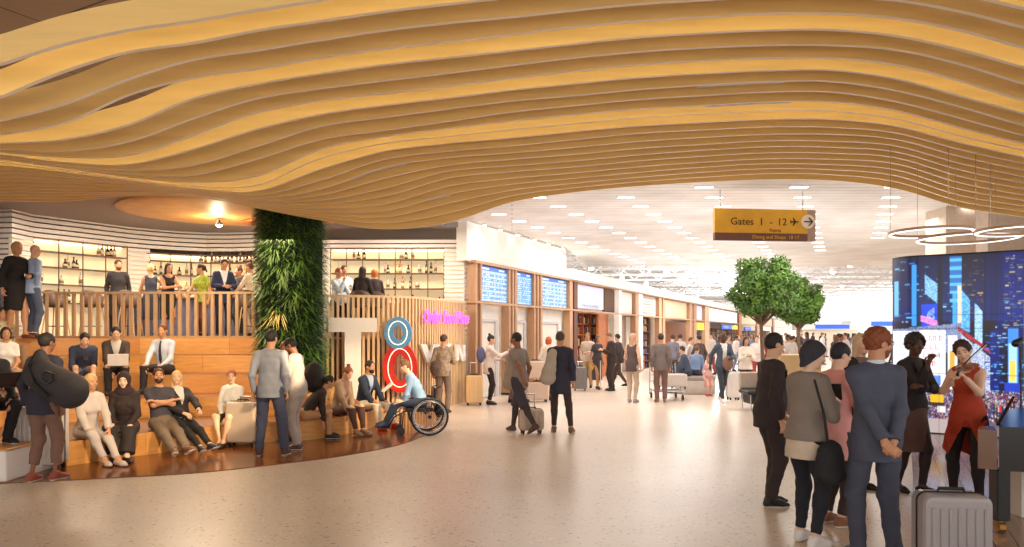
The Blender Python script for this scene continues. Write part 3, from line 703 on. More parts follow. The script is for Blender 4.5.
o = text_mesh('lettering', 'Order Food Here', 0.30, mat('neon_pink', srgb(240, 70, 220), 0.4, emit=(0.95, 0.10, 0.80, 1), es=1.3), t, (0, -0.03, 0), (PI / 2, 0, 0), 0.010, 0.3, 0.002)
o.scale = (wdt / max(v.co.x for v in o.data.vertices), 1.35, 1)
for xx in (0.15, wdt * 0.85): box_part('standoff', xx - 0.01, xx + 0.01, -0.03, 0.06, 0.06, 0.08, M_dark, t)

# ------------------------------------------------------------------ corridor wall, fascia, shop fronts
def wquad(name, s0, s1, z0, z1, off, th, m, parent=None, kind=None, bev=0):
    """box on the corridor wall between distances s0..s1, front face at offset off"""
    a = W(s0, off); b = W(s1, off); q = MB(); org = parent.location if parent is not None else Vector((0, 0, 0))
    q.M = Matrix.Translation(-Vector(org)) if parent is not None else None
    q.strip([tuple(b), tuple(a)], z0, z1, -th) if False else q.strip([tuple(a), tuple(b)], z0, z1, th)
    o = q.build(name, m, parent)
    if kind: o['kind'] = kind
    return o
sA, sB = s_px(466), s_px(565.5)
struct(wquad('wall_fascia', sA, sB, 3.60, HC, 0.02, 0.3, M_white))
SE = s_px(812)
struct(wquad('wall_fascia_low', sB, SE, 3.60, 3.95, 0.25, 0.6, M_white))
struct(wquad('wall_behind_shops', sA, SE, 0, 3.9, -4.2, 0.2, M_offwhite))
struct(wquad('ceiling_shops', sB, SE, 3.9, 3.95, 0.0, 4.3, M_offwhite))
M_floorwarm = mat('shop_glow', srgb(255, 240, 214), 0.5, emit=(1.0, 0.88, 0.70, 1), es=1.3)
M_orange = mat('orange_timber', srgb(196, 116, 62), 0.5, var=0.12, scale=2, stretch=(6, 6, 1.4))
M_shelfw = mat('shelf_timber', srgb(170, 96, 52), 0.5, var=0.12, scale=2)
M_screenp = mat('pale_screen', srgb(196, 196, 226), 0.4, emit=(0.55, 0.58, 0.95, 1), es=0.25)
M_tanp = mat('tan_sign', srgb(228, 196, 156), 0.5, emit=(1.0, 0.80, 0.56, 1), es=0.12)
M_whp = mat('white_lightbox', srgb(250, 250, 252), 0.4, emit=(1.0, 0.99, 0.97, 1), es=0.4)
def front(name, label, cat, px0):
    w_ = W(s_px(px0), 0.1); return thing(name, label, cat, (w_.x, w_.y, 0))
# departure boards
def board(px0, px1, label, seed, heavy):
    t = front('departure_board', label, 'departure board', (px0 + px1) / 2); s0, s1 = s_px(px0), s_px(px1)
    wquad('bezel', s0 - 0.03, s1 + 0.03, 2.57, 3.55, 0.06, 0.06, M_dark, t)
    a = W(s0, 0.065); b = W(s1, 0.065); nx, nz = 90, 60; rg = np.random.default_rng(seed)
    img = np.zeros((nz, nx, 3)); img[:] = srgb(120, 184, 236)[:3] if heavy else srgb(176, 210, 244)[:3]
    img[:7] = srgb(40, 110, 210)[:3]; img[2:5, 4:26] = 1; img[2:5, 60:80] = (0.7, 0.85, 1)
    for r in range(9, nz - 2, 4):
        bgc = srgb(88, 160, 226)[:3] if (r // 4) % 2 else img[r, 0]
        img[r - 1:r + 3] = bgc
        x = 3
        for wcol in (8, 26, 10, 8, 20):
            n = rg.integers(int(wcol * 0.5), wcol); 
            for c in range(x, min(nx - 1, x + n)):
                if rg.random() < 0.8: img[r:r + 2, c] = (0.95, 0.98, 1) if rg.random() < 0.75 else srgb(30, 80, 190)[:3]
            x += wcol + 3
    grid_picture('display', a, b, 2.60, 3.52, img, t, 1.0)
PICM = {}
def grid_picture(name, a, b, z0, z1, img, parent, es, curve=None):
    """an emissive display: a grid of coloured cells (row 0 on top)"""
    nz, nx = img.shape[:2]; org = Vector(parent.location)
    u = np.linspace(0, 1, nx + 1)
    if curve is None: X = a[0] + (b[0] - a[0]) * u; Y = a[1] + (b[1] - a[1]) * u
    else: X, Y = curve(u)
    Z = np.linspace(z1, z0, nz + 1)
    V = np.zeros((nz + 1, nx + 1, 3)); V[..., 0] = X[None, :] - org.x; V[..., 1] = Y[None, :] - org.y; V[..., 2] = Z[:, None] - org.z
    i = np.arange(nz)[:, None] * (nx + 1) + np.arange(nx)[None, :]
    Fc = np.stack([i, i + nx + 1, i + nx + 2, i + 1], -1).reshape(-1, 4)
    me = bpy.data.meshes.new(name); me.from_pydata(V.reshape(-1, 3).tolist(), [], Fc.tolist())
    ca = me.color_attributes.new('picture', 'FLOAT_COLOR', 'CORNER')
    c = np.ones((nz * nx, 4, 4), np.float32); c[:, :, :3] = img.reshape(-1, 1, 3); ca.data.foreach_set('color', c.ravel())
    if es not in PICM:
        m = bpy.data.materials.new('display_picture'); m.use_nodes = True; nt = m.node_tree; bb = nt.nodes['Principled BSDF']
        bb.inputs['Base Color'].default_value = (0.02, 0.02, 0.02, 1); bb.inputs['Roughness'].default_value = 0.3
        at_ = nt.nodes.new('ShaderNodeAttribute'); at_.attribute_name = 'picture'
        nt.links.new(at_.outputs['Color'], bb.inputs['Emission Color']); bb.inputs['Emission Strength'].default_value = es; PICM[es] = m
    return link(name, me, PICM[es], parent)
board(479, 505, 'blue departure board nearest the bar above a white door', 1, False)
board(513.5, 529.5, 'narrow middle departure board above a white door', 2, True)
board(539, 564.5, 'right hand departure board beside the bookshop', 3, False)
# doors
def wdoor(px0, px1, label, n):
    s0, s1 = s_px(px0), s_px(px1); w_ = W(s0, 0); t = thing('door_%d' % n, label, 'door', (w_.x, w_.y, 0)); t['kind'] = 'structure'
    wquad('panel', s0, s1, 0, 2.5, -0.12, 0.05, M_white, t)
    L_ = s1 - s0; ms = s0 + L_ * 0.72
    wquad('door_leaf', s0 + 0.1 * L_, ms, 0.02, 2.05, -0.06, 0.05, M_offwhite, t)
    for a_, b_, z0, z1 in ((ms, ms + 0.14, 0, 2.12), (s0, ms, 2.05, 2.12)): wquad('frame', a_, b_, z0, z1, -0.02, 0.1, mat('door_grey', srgb(196, 192, 196), 0.4), t)
    wquad('handle', ms - 0.16, ms - 0.1, 0.95, 1.1, 0.0, 0.05, M_chrome, t)
wdoor(477.5, 503, 'white door under the first departure board', 1); wdoor(514, 529, 'white door under the middle departure board', 2); wdoor(539, 565, 'white door under the right departure board', 3)
# posts and transoms of the frame
def post(px0, px1, m=M_bronze, z1=3.62, off=0.14, th=0.24):
    t = front('frame_post', 'x', 'post', px0); wquad('post_body', s_px(px0), s_px(px1), 0, z1, off, th, m, t); wquad('foot_plate', s_px(px0) - 0.02, s_px(px1) + 0.02, 0, 0.06, off + 0.02, th + 0.02, M_dark, t); return t
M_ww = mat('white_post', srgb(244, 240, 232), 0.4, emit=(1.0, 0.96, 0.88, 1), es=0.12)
posts = [(470.8, 472.8, M_bronze, 'slim timber post at the bar corner'), (475.8, 477.4, M_bronze, 'slim timber post left of the first white door'), (504.5, 506.2, M_bronze, 'timber post right of the first departure board'), (508.2, 509.6, M_bronze, 'timber post between first and middle departure boards'),
         (511, 512.8, M_bronze, 'timber post left of the middle departure board'), (530, 531.6, M_bronze, 'timber post right of the middle departure board'), (533.4, 534.8, M_bronze, 'timber post between middle and right departure boards'), (536.6, 538.4, M_bronze, 'timber post left of the right departure board'),
         (566, 569, M_bronze, 'timber post left of the bookshop'), (570.5, 574, mat('umber_post', srgb(98, 54, 36), 0.5), 'dark brown post at the bookshop edge'), (616, 618.5, M_ww, 'white post right of the bookshop'),
         (632.5, 635, M_bronze, 'timber post right of the white panel'), (636, 640, M_ww, 'bright white post by the slatted panel'), (656.5, 659, M_bronze, 'timber post right of the slatted panel'), (660.5, 662.5, M_bronze, 'timber post left of the cafe front'),
         (687.5, 690, M_bronze, 'timber post right of the cafe front'), (692, 694.5, M_bronze, 'timber post left of the yellow sign'), (703, 707.5, mat('tan_post', srgb(214, 176, 138), 0.5), 'broad tan post by the yellow sign'), (737.5, 740, M_orange, 'orange post right of the newsstand'),
         (756, 758, M_bronze, 'timber post behind the tree'), (772, 773.5, M_bronze, 'farthest timber post of the shopfront')]
for a_, b_, m_, l_ in posts:
    t = post(a_, b_, m_); t['label'] = l_; t['group'] = 'shopfront posts'
tb = front('transom_beam', 'long thin timber beam across the shopfronts above the doors', 'beam', 520); wquad('rail', s_px(470), SE, 2.52, 2.58, 0.16, 0.26, M_bronze, tb); tb['kind'] = 'structure'
tb = front('transom_beam', 'thin timber beam topping the shopfronts under the white fascia', 'beam', 520); wquad('rail', s_px(470), SE, 3.55, 3.62, 0.18, 0.28, M_bronze, tb); tb['kind'] = 'structure'
def sign(name, label, px0, px1, z0, z1, m, text=None, tm=None, ts=0.3, off=0.0):
    t = front(name, label, 'sign', px0); wquad('panel', s_px(px0), s_px(px1), z0, z1, off, 0.08, m, t); wquad('backing', s_px(px0) + 0.02, s_px(px1) - 0.02, z0 + 0.02, z1 - 0.02, off - 0.08, 0.04, M_dark, t)
    if text:   # lettering too small to read in the place: a row of uneven strokes
        a_, b_, zl, zh = text; rg = random.Random(int(px0)); L0, L1 = s_px(px0 + (px1 - px0) * a_), s_px(px0 + (px1 - px0) * b_); n = 11; q = MB(); q.M = Matrix.Translation(-Vector(t.location))
        for k in range(n):
            u = L0 + (L1 - L0) * k / n; w_ = (L1 - L0) / n; hh = z0 + (z1 - z0) * (zl + (zh - zl) * rg.uniform(0.6, 1))
            q.strip([tuple(W(u, off + 0.008)), tuple(W(u + w_ * 0.25, off + 0.008))], z0 + (z1 - z0) * zl, hh, 0.01)
            zz = z0 + (z1 - z0) * (zl + (zh - zl) * rg.choice((0.0, 0.4, 0.55))); q.strip([tuple(W(u, off + 0.008)), tuple(W(u + w_ * 0.8, off + 0.008))], zz, zz + (z1 - z0) * (zh - zl) * 0.16, 0.01)
        q.build('lettering', tm or M_dark, t)
    return t
sign('shop_sign', 'pale lavender screen above the bookshop', 575.5, 603.5, 2.66, 3.5, M_screenp, (0.25, 0.85, 0.04, 0.22), mat('grey_letter', srgb(160, 162, 182), 0.5))
sign('shop_signboard', 'dark brown panel right of the lavender screen', 604.5, 614.5, 2.6, 3.52, mat('umber_panel', srgb(96, 62, 40), 0.7, var=0.1))
sign('shop_signboard', 'white upper panel between two timber posts', 619.5, 632, 2.6, 3.52, M_white)
t = sign('shop_signboard', 'white slatted upper panel beside the bright post', 642, 655.5, 2.6, 3.52, M_white)
for i in range(6): wquad('louvre', s_px(642), s_px(655.5), 2.72 + i * 0.14, 2.75 + i * 0.14, 0.05, 0.05, mat('louvre_grey', srgb(186, 176, 170), 0.5), t)
sign('shop_sign', 'large tan illuminated panel above the cafe', 664, 686.5, 2.6, 3.52, M_tanp)
sign('shop_signboard', 'narrow pale upper panel above the yellow sign', 696, 702, 2.6, 3.5, M_screenp)
sign('shop_sign', 'large white lightbox above the newsstand', 708.5, 737, 2.62, 3.5, M_whp)
sign('shop_sign', 'tan upper panel half hidden by the tree', 741, 755.5, 2.6, 3.5, M_tanp)
sign('shop_sign', 'farthest tan upper panel behind the trees', 758.5, 772, 2.6, 3.5, M_tanp)
sign('shop_sign', 'small yellow sign beside the cafe', 696, 702.5, 1.95, 2.42, mat('yellow_sign', srgb(250, 216, 20), 0.5, emit=(1, 0.75, 0.02, 1), es=0.5), off=0.1)
sign('shop_sign', 'blue sign over the newsstand shelves', 721, 731, 2.05, 2.4, mat('blue_sign', srgb(38, 92, 204), 0.5, emit=(0.05, 0.15, 0.75, 1), es=0.5), (0.12, 0.68, 0.35, 0.8), M_white, 0.34, 0.1)
sign('shop_sign', 'yellow sign right of the blue newsstand sign', 732, 736.5, 2.05, 2.4, mat('yellow_sign', srgb(250, 216, 20), 0.5), off=0.1)
sign('shop_sign', 'small blue sign behind the tree trunk', 744, 750, 2.0, 2.3, mat('blue_sign', srgb(38, 92, 204), 0.5), (0.2, 0.8, 0.35, 0.75), M_white, 0.3, 0.1)
# shop interiors
def bookcase(label, px0, px1, z1, off, cols, rows, m, seed, bright=False):
    t = front('bookcase', label, 'bookcase', px0); s0, s1 = s_px(px0, off), s_px(px1, off)
    wquad('back_panel', s0, s1, 0, z1, off - 0.4, 0.05, m, t)
    for i in range(cols + 1):
        s = s0 + (s1 - s0) * i / cols; wquad('upright', s - 0.03, s + 0.03, 0, z1, off, 0.4, m, t)
    for j in range(rows + 1): wquad('shelf', s0, s1, z1 * j / rows, z1 * j / rows + 0.04, off, 0.38, m, t)
    rg = random.Random(seed); q = [MB() for _ in range(5)]; org = Vector(t.location)
    cls = [srgb(232, 222, 206), srgb(150, 40, 34), srgb(52, 72, 110), srgb(204, 160, 80), srgb(60, 50, 46)]
    for j in range(rows):
        s = s0 + 0.06
        while s < s1 - 0.12:
            w_ = rg.uniform(0.05, 0.12)
            if rg.random() < 0.8:
                h_ = z1 / rows * rg.uniform(0.5, 0.8); k = rg.randrange(5); q[k].M = Matrix.Translation(-org)
                q[k].strip([tuple(W(s, off - 0.08)), tuple(W(s + w_ * 0.9, off - 0.08))], z1 * j / rows + 0.04, z1 * j / rows + 0.04 + h_, 0.22)
            s += w_
    for k in range(5):
        if q[k].v: o = q[k].build('books', mat('book_%d' % k, cls[k], 0.7), t); o['kind'] = 'stuff'
bookcase('orange timber bookcase full of books in the bookshop', 575.5, 598, 2.5, -0.5, 3, 6, M_shelfw, 3)
t = front('partition_panel', 'tall orange timber partition beside the bookcase', 'partition', 599); wquad('panel', s_px(598.5, -0.1), s_px(608, -0.1), 0, 2.5, -0.1, 0.1, M_orange, t); wquad('edge_trim', s_px(608, -0.05), s_px(609, -0.05), 0, 2.5, -0.05, 0.12, M_bronze, t)
t = front('partition_panel', 'greige shop partition under the white upper panel', 'partition', 619); wquad('panel', s_px(619.5, -0.3), s_px(626, -0.3), 0, 2.5, -0.3, 0.1, mat('greige', srgb(186, 164, 144), 0.6), t); wquad('reveal', s_px(626, -0.7), s_px(632, -0.7), 0, 2.5, -0.7, 0.1, M_offwhite, t)
bookcase('narrow shelf of goods left of the dark shop doorway', 642.5, 649, 2.5, -0.2, 1, 7, mat('umber_panel', srgb(96, 62, 40), 0.7, var=0.1), 5)
t = front('partition_panel', 'grey partition beside the dark shop doorway', 'partition', 650); wquad('panel', s_px(650.5, -0.5), s_px(656, -0.5), 0, 2.5, -0.5, 0.1, mat('greige', srgb(186, 164, 144), 0.6), t); wquad('dark_edge', s_px(649.2, -0.4), s_px(650.4, -0.4), 0, 2.5, -0.4, 0.1, M_dark, t)
t = front('partition_panel', 'big orange timber wall inside the cafe', 'partition', 664); wquad('panel', s_px(663.5, -1.6), s_px(687, -1.6), 0, 2.5, -1.6, 0.1, M_orange, t); wquad('plinth', s_px(663.5, -1.55), s_px(687, -1.55), 0, 0.12, -1.55, 0.1, M_dark, t)
bookcase('newsstand shelves under the blue and yellow signs', 708.5, 737, 2.1, -0.9, 5, 6, M_shelfw, 8)
bookcase('far shop shelves behind the tree trunk', 741, 770, 2.0, -0.9, 6, 5, mat('shelf_pale', srgb(216, 190, 160), 0.6), 9)
for px in (587, 668, 722):
    p = W(s_px(px), -1.2); lamp('shop_light', 'POINT', (p.x, p.y, 2.3), 90, (1, 0.86, 0.66), shadow_soft_size=0.3)
# far end wall, far counters, signs
M_farw = mat('far_white', srgb(250, 250, 250), 0.6, emit=(1, 0.98, 0.95, 1), es=0.35)
for i, (x0, x1, y_, h_, c_, l_) in enumerate(((43, 54, 92, 3.3, (236, 236, 240), 'far white kiosk beneath the right hand tree'), (58, 70, 98, 3.0, (222, 232, 244), 'far pale blue kiosk right of the trees'), (33.5, 40, 84, 2.8, (240, 226, 206), 'far cream kiosk behind the tree trunks'))):
    t = thing('far_kiosk', l_, 'kiosk', ((x0 + x1) / 2, y_, 0)); w_ = (x1 - x0) / 2
    box_part('body', -w_, w_, -1, 1, 0, h_ * 0.75, cm(c_), t, 0.05); box_part('canopy_roof', -w_ - 0.4, w_ + 0.4, -1.4, 1.2, h_ * 0.75, h_, M_white, t, 0.05)
    box_part('sign_band', -w_ * 0.6, w_ * 0.6, -1.46, -1.4, h_ * 0.8, h_ * 0.97, mat('blue_sign', srgb(38, 92, 204), 0.5), t)

# ------------------------------------------------------------------ gate sign
gs = at(764.5, 241, 14.4); s = 14.4 / F
t = thing('hanging_sign', 'yellow hanging gate sign reading Gates 1 - 12 with an arrow', 'sign', gs, math.radians(6))
w2 = 52.5 * s; h = 31.5 * s; yh = 7.5 * s
box_part('yellow_panel', -w2, w2 - 0.17, -0.05, 0.05, yh, h, mat('sign_yellow', srgb(224, 168, 46), 0.5), t, 0.004)
box_part('brown_band', -w2, w2 - 0.17, -0.05, 0.05, 0, yh, mat('sign_brown', srgb(112, 72, 58), 0.5), t, 0.004)
box_part('end_panel', w2 - 0.17, w2, -0.05, 0.05, 0, h, mat('sign_taupe', srgb(176, 150, 136), 0.5), t, 0.004)
q = MB().lathe([(0.14, 0), (0.14, 0.02)], n=28); q.v = [(x + w2 - 0.17, -0.052 - z_, y + yh + 0.24) for x, y, z_ in q.v]; q.f = [f[::-1] for f in q.f]; q.build('arrow_disc', mat('disc_white', srgb(240, 224, 206), 0.5), t)
q = MB(); cx, cz = w2 - 0.17, yh + 0.24; M_sb = mat('sign_ink', srgb(70, 44, 30), 0.5)
for A_, B_ in (((-0.09, 0), (0.09, 0)), ((0.09, 0), (0.01, 0.08)), ((0.09, 0), (0.01, -0.08))): q.tube([(cx + A_[0], -0.078, cz + A_[1]), (cx + B_[0], -0.078, cz + B_[1])], 0.013, 6)
q.build('arrow', M_sb, t)
for wd_, xx_ in (('Gates', -0.73), ('1', -0.14), ('-', 0.08), ('12', 0.24)): text_mesh('lettering', wd_, 0.205, M_sb, t, (xx_, -0.053, yh + 0.16), (PI / 2, 0, 0), 0.004)
text_mesh('lettering', 'Puerta', 0.09, M_sb, t, (0.08, -0.053, yh + 0.03), (PI / 2, 0, 0), 0.003)
text_mesh('lettering', 'Dining and Shops  18 17', 0.10, mat('sign_yellow', srgb(224, 168, 46), 0.5), t, (-0.28, -0.053, 0.04), (PI / 2, 0, 0), 0.003)
q = MB(); ax, az = w2 - 0.44, yh + 0.235   # aeroplane
q.prism([(-0.09, -0.012), (0.06, -0.012), (0.09, 0.0), (0.06, 0.012), (-0.09, 0.012)], 0, 0.004); q.prism([(0.03, 0.0), (-0.03, 0.08), (-0.05, 0.08), (-0.02, 0.0), (-0.05, -0.08), (-0.03, -0.08)], 0, 0.004); q.prism([(-0.06, 0), (-0.09, 0.035), (-0.10, 0.035), (-0.09, 0), (-0.10, -0.035), (-0.09, -0.035)], 0, 0.004)
q.v = [(x + ax, -0.053 - z_, y + az) for x, y, z_ in q.v]; q.build('aeroplane_symbol', M_sb, t)
for xx in (-w2 + 0.13, w2 - 0.25): MB().tube([(xx, 0, h), (xx, 0, HC - gs.z)], 0.012, 6).build('rod', M_chrome, t)

# ------------------------------------------------------------------ pendant ring lights
M_ringl = mat('ring_light', (1, 1, 1, 1), 0.4, emit=(1.0, 0.94, 0.86, 1), es=1.1)
M_ringb = mat('ring_body', srgb(176, 150, 132), 0.4, metal=0.3)
for (px, py, Y, R_, l_) in ((931, 233, 10.5, 0.53, 'left pendant ring light above the video wall'), (967, 239, 10.9, 0.66, 'lower middle pendant ring light above the video wall'), (1022, 231, 9.6, 0.52, 'right pendant ring light cut by the picture edge')):
    p = at(px, py, Y); t = thing('pendant_ring', l_, 'pendant light', p); n = 48
    for nm, dz, w_, mm in (('ring_body', 0.0, 0.03, M_ringb), ('diffuser', -0.012, 0.018, M_ringl)):
        q = MB(); vs = []; fs = []
        for (r_, z_) in ((R_ - w_, dz), (R_ + w_, dz), (R_ + w_, dz + 0.035), (R_ - w_, dz + 0.035)):
            for k in range(n): a = 2 * PI * k / n; vs.append((r_ * math.cos(a), r_ * math.sin(a), z_))
        for r_ in range(4):
            for k in range(n): fs.append((r_ * n + k, r_ * n + (k + 1) % n, ((r_ + 1) % 4) * n + (k + 1) % n, ((r_ + 1) % 4) * n + k))
        q.add(vs, fs); q.build(nm, mm, t)
    for k in range(3):
        a = 2 * PI * k / 3 + 0.4; MB().tube([(R_ * math.cos(a), R_ * math.sin(a), 0.03), (R_ * math.cos(a), R_ * math.sin(a), 4.9 - p.z)], 0.004, 5).build('cable', M_chrome, t)

# ------------------------------------------------------------------ walls at right, video wall
M_bp = mat('beige_plaster', srgb(222, 204, 186), 0.7)
struct(MB().box(fx(946, 16.2), fx(982, 16.2), 16.2, 17.0, 0, HC).build('wall_column_right', M_bp))
struct(MB().box(fx(988, 15.2), 18, 15.2, 15.6, 0, 5.0).build('wall_right_far', mat('beige_wall', srgb(196, 176, 158), 0.7)))
VY = 12.6
def vcurve(u):
    Y = VY + 0.5 * np.maximum(0, (0.12 - u) / 0.12) ** 2 - 1.9 * np.maximum(0, u - 0.1)
    return (381 + u * 228.6) / F * Y, Y
vw = thing('video_wall', 'huge curved video wall showing a neon lit city square at night', 'video wall', (fx(893, VY), VY, 0.012))
def city(nx=330, nz=250):
    rg = np.random.default_rng(5); im = np.zeros((nz, nx, 3))
    S = lambda r, g, b: np.array(srgb(r, g, b)[:3])
    def rect(x0, y0, x1, y1, c):
        im[max(0, int(y0)):max(0, int(y1)), max(0, int(x0)):max(0, int(x1))] = c
    def para(x0, yt0, yb0, x1, yt1, yb1, c, tex=None):
        for x in range(int(x0), int(x1)):
            if 0 <= x < nx:
                f = (x - x0) / (x1 - x0); a = int(yt0 + (yt1 - yt0) * f); b = int(yb0 + (yb1 - yb0) * f); a = max(0, a); b = min(nz, b)
                im[a:b, x] = c
                if tex is not None:
                    m = rg.random(b - a) < tex[0]; im[a:b, x][m] = tex[1]
    im[:] = S(12, 16, 44)
    k = nz / 178.0            # photo px -> cells (178 px tall = 255..433); x: 893..1024 = 131 px
    def X(px): return (px - 893) / 4.0 * F / VY / F * VY * 0 + (px - 893) * (nx / (4.0 * F / VY))
    def Yv(py): return (py - 254) * nz / 178.0
    R_ = lambda a, b, c_, d, col: rect(X(a), Yv(b), X(c_), Yv(d), col)
    R_(893, 250, 960, 330, S(16, 22, 50)); R_(960, 250, 995, 330, S(26, 20, 24)); R_(995, 250, 1060, 340, S(8, 18, 90))
    def windows(x0, y0, x1, y1, cols, dens, dx=2, dy=3):
        for y in range(int(Yv(y0)), int(Yv(y1)), dy):
            x = int(X(x0)) + rg.integers(4); row = rg.uniform(0.4, 1.6)
            while x < int(X(x1)):
                L_ = rg.integers(2, 9)
                if rg.random() < dens * row and 0 <= y < nz: im[y:y + 1 + rg.integers(2), max(0, x):min(nx, x + L_)] = cols[rg.integers(len(cols))] * rg.uniform(0.3, 1.0)
                x += L_ + rg.integers(1, 4)
    blu = [S(40, 110, 230), S(90, 190, 250), S(30, 60, 170), S(160, 220, 255)]
    windows(893, 258, 960, 325, blu, 0.15); windows(962, 258, 993, 318, [S(200, 170, 110), S(120, 110, 110), S(60, 60, 80), S(90, 70, 50)], 0.42)
    windows(1004, 258, 1022, 335, [S(120, 130, 160), S(200, 180, 130), S(60, 80, 150)], 0.4); windows(995, 300, 1060, 400, blu, 0.2); windows(1026, 260, 1060, 340, blu, 0.25)
    R_(984, 250, 1003, 318, S(10, 14, 50))
    for x in range(0, nx):   # facades: vertical bays of differing blue
        b_ = S(20, 60, 170) * (0.25 + 0.75 * (rg.random() if x % 3 == 0 else 0.2)); y1_ = int(Yv(320)); m_ = im[:y1_, x].sum(1) < 0.12
        im[:y1_, x][m_] += b_ * 0.35 * np.linspace(0.2, 1.4, y1_)[m_][:, None]

    for a, b, y0, y1, c in ((912, 917, 262, 325, S(50, 150, 235)), (895, 899, 278, 315, S(110, 190, 240)), (953, 957, 290, 330, S(60, 170, 245)), (938, 943, 255, 320, S(20, 26, 46)), (950, 962, 256, 290, S(46, 110, 190))):
        R_(a, y0, b, y1, c)
    for i in range(6): R_(950, 258 + i * 8, 962, 261 + i * 8, S(90, 190, 250))
    para(X(925), Yv(273), Yv(292), X(938), Yv(283), Yv(303), S(150, 210, 250), (0.35, S(60, 120, 210)))
    R_(922, 303, 938, 326, S(20, 70, 220)); para(X(927), Yv(310), Yv(322), X(935), Yv(306), Yv(318), S(170, 200, 250), (0.5, S(20, 70, 220)))
    para(X(921), Yv(314), Yv(320), X(938), Yv(320), Yv(327), S(240, 110, 200), (0.3, S(255, 190, 230)))
    R_(958, 285, 962, 325, S(235, 215, 190)); para(X(962), Yv(290), Yv(328), X(970), Yv(300), Yv(332), S(60, 150, 240), (0.4, S(130, 210, 255)))
    para(X(975), Yv(303), Yv(345), X(983), Yv(312), Yv(350), S(190, 225, 250), (0.4, S(90, 170, 240)))
    # left block: white billboard with red scrawl, streets of light
    para(X(893), Yv(328), Yv(350), X(962), Yv(322), Yv(352), S(150, 160, 190), (0.4, S(60, 90, 160)))
    R_(893, 330, 918, 374, S(226, 232, 240)); R_(920, 329, 946, 392, S(244, 240, 240)); R_(948, 334, 958, 388, S(236, 232, 228))
    for r in range(4):
        y = 335 + r * 8.5; x = 924.0
        for w_ in ([5, 4, 6, 4], [6, 5, 5], [4, 4, 5, 4], [3, 5, 5])[r]:
            x0 = x
            pk = S(220, 96, 120); kk = rg.integers(4)
            R_(x0, y, x0 + 0.8, y + 5, pk)
            if kk != 1: R_(x0 + 2.2, y + (2.4 if kk == 3 else 0), x0 + 3.0, y + 5, pk)
            R_(x0, y + (0, 4.2, 2.2, 0)[kk], x0 + 3.0, y + (0, 4.2, 2.2, 0)[kk] + 0.8, pk); x += w_ + 0.2
            if x > 942: break
    R_(925, 375, 941, 385, S(90, 140, 220)); R_(950, 350, 955, 372, S(224, 170, 60))
    para(X(962), Yv(334), Yv(395), X(990), Yv(356), Yv(395), S(206, 214, 232), (0.35, S(110, 130, 190)))
    para(X(958), Yv(326), Yv(330), X(996), Yv(352), Yv(357), S(196, 50, 50), (0.3, S(90, 20, 40)))
    R_(990, 330, 1000, 400, S(12, 26, 110)); windows(984, 332, 1003, 398, blu, 0.5)
    R_(1008, 328, 1019, 392, S(60, 140, 245)); R_(1009, 342, 1017, 380, S(170, 220, 255)); R_(1010, 358, 1016, 378, S(250, 210, 90)); R_(1005, 380, 1022, 395, S(30, 60, 190))
    R_(1024, 300, 1034, 400, S(50, 130, 240)); R_(1036, 320, 1060, 400, S(20, 40, 130))
    # street: cars, crowd, pavement
    R_(893, 392, 1120, 434, S(96, 88, 96))
    for y in range(int(Yv(388)), int(Yv(418))):
        for x in range(nx):
            if rg.random() < 0.75:
                c = [S(30, 26, 40), S(60, 60, 90), S(190, 40, 40), S(220, 220, 230), S(70, 110, 190), S(150, 110, 90)][rg.choice(6, p=[.36, .2, .12, .12, .1, .1])]
                im[y:y + 3, x:x + 1] = c
    for x in range(int(X(955)), nx, 4):
        hh = rg.uniform(9, 22); c = [S(34, 30, 44), S(30, 30, 60), S(200, 36, 36), S(60, 70, 120), S(20, 20, 30)][rg.integers(5)]
        y0 = 400 + rg.uniform(-4, 6); rect(x, Yv(y0), x + 2 + rg.integers(2), Yv(y0 + hh), c); rect(x, Yv(y0 - 2), x + 2, Yv(y0), S(190, 140, 110))
    R_(931, 394, 944, 403, S(236, 180, 30)); R_(933, 391, 941, 394, S(60, 50, 40)); R_(929, 402, 945, 405, S(50, 40, 40)); R_(938, 405, 946, 412, S(220, 220, 220)); R_(893, 388, 925, 412, S(70, 60, 80))
    R_(893, 418, 960, 434, S(176, 160, 160)); R_(960, 424, 1120, 434, S(120, 104, 116))
    yy = int(Yv(327)); im[yy:yy + 1] *= 0.3
    for j in (1, 2): im[int(nz * j * 0.333)] *= 0.35
    b = im.copy(); b[1:-1, 1:-1] = 0.5 * im[1:-1, 1:-1] + 0.125 * (im[:-2, 1:-1] + im[2:, 1:-1] + im[1:-1, :-2] + im[1:-1, 2:]); im = b
    for j in range(1, 5): im[:, int(nx * j / 5)] *= 0.5
    return im
ZT = CZ + (HY - 257) * VY / F
grid_picture('display', None, None, 0.03, ZT, city(), vw, 1.12, curve=vcurve)
u = np.linspace(0, 1, 40); vx, vy = vcurve(u)
q = MB(); q.M = Matrix.Translation(-Vector(vw.location)); q.strip([(float(x), float(y) + 0.02) for x, y in zip(vx, vy)], 0.012, ZT + 0.03, 0.18); q.build('casing', M_black, vw)

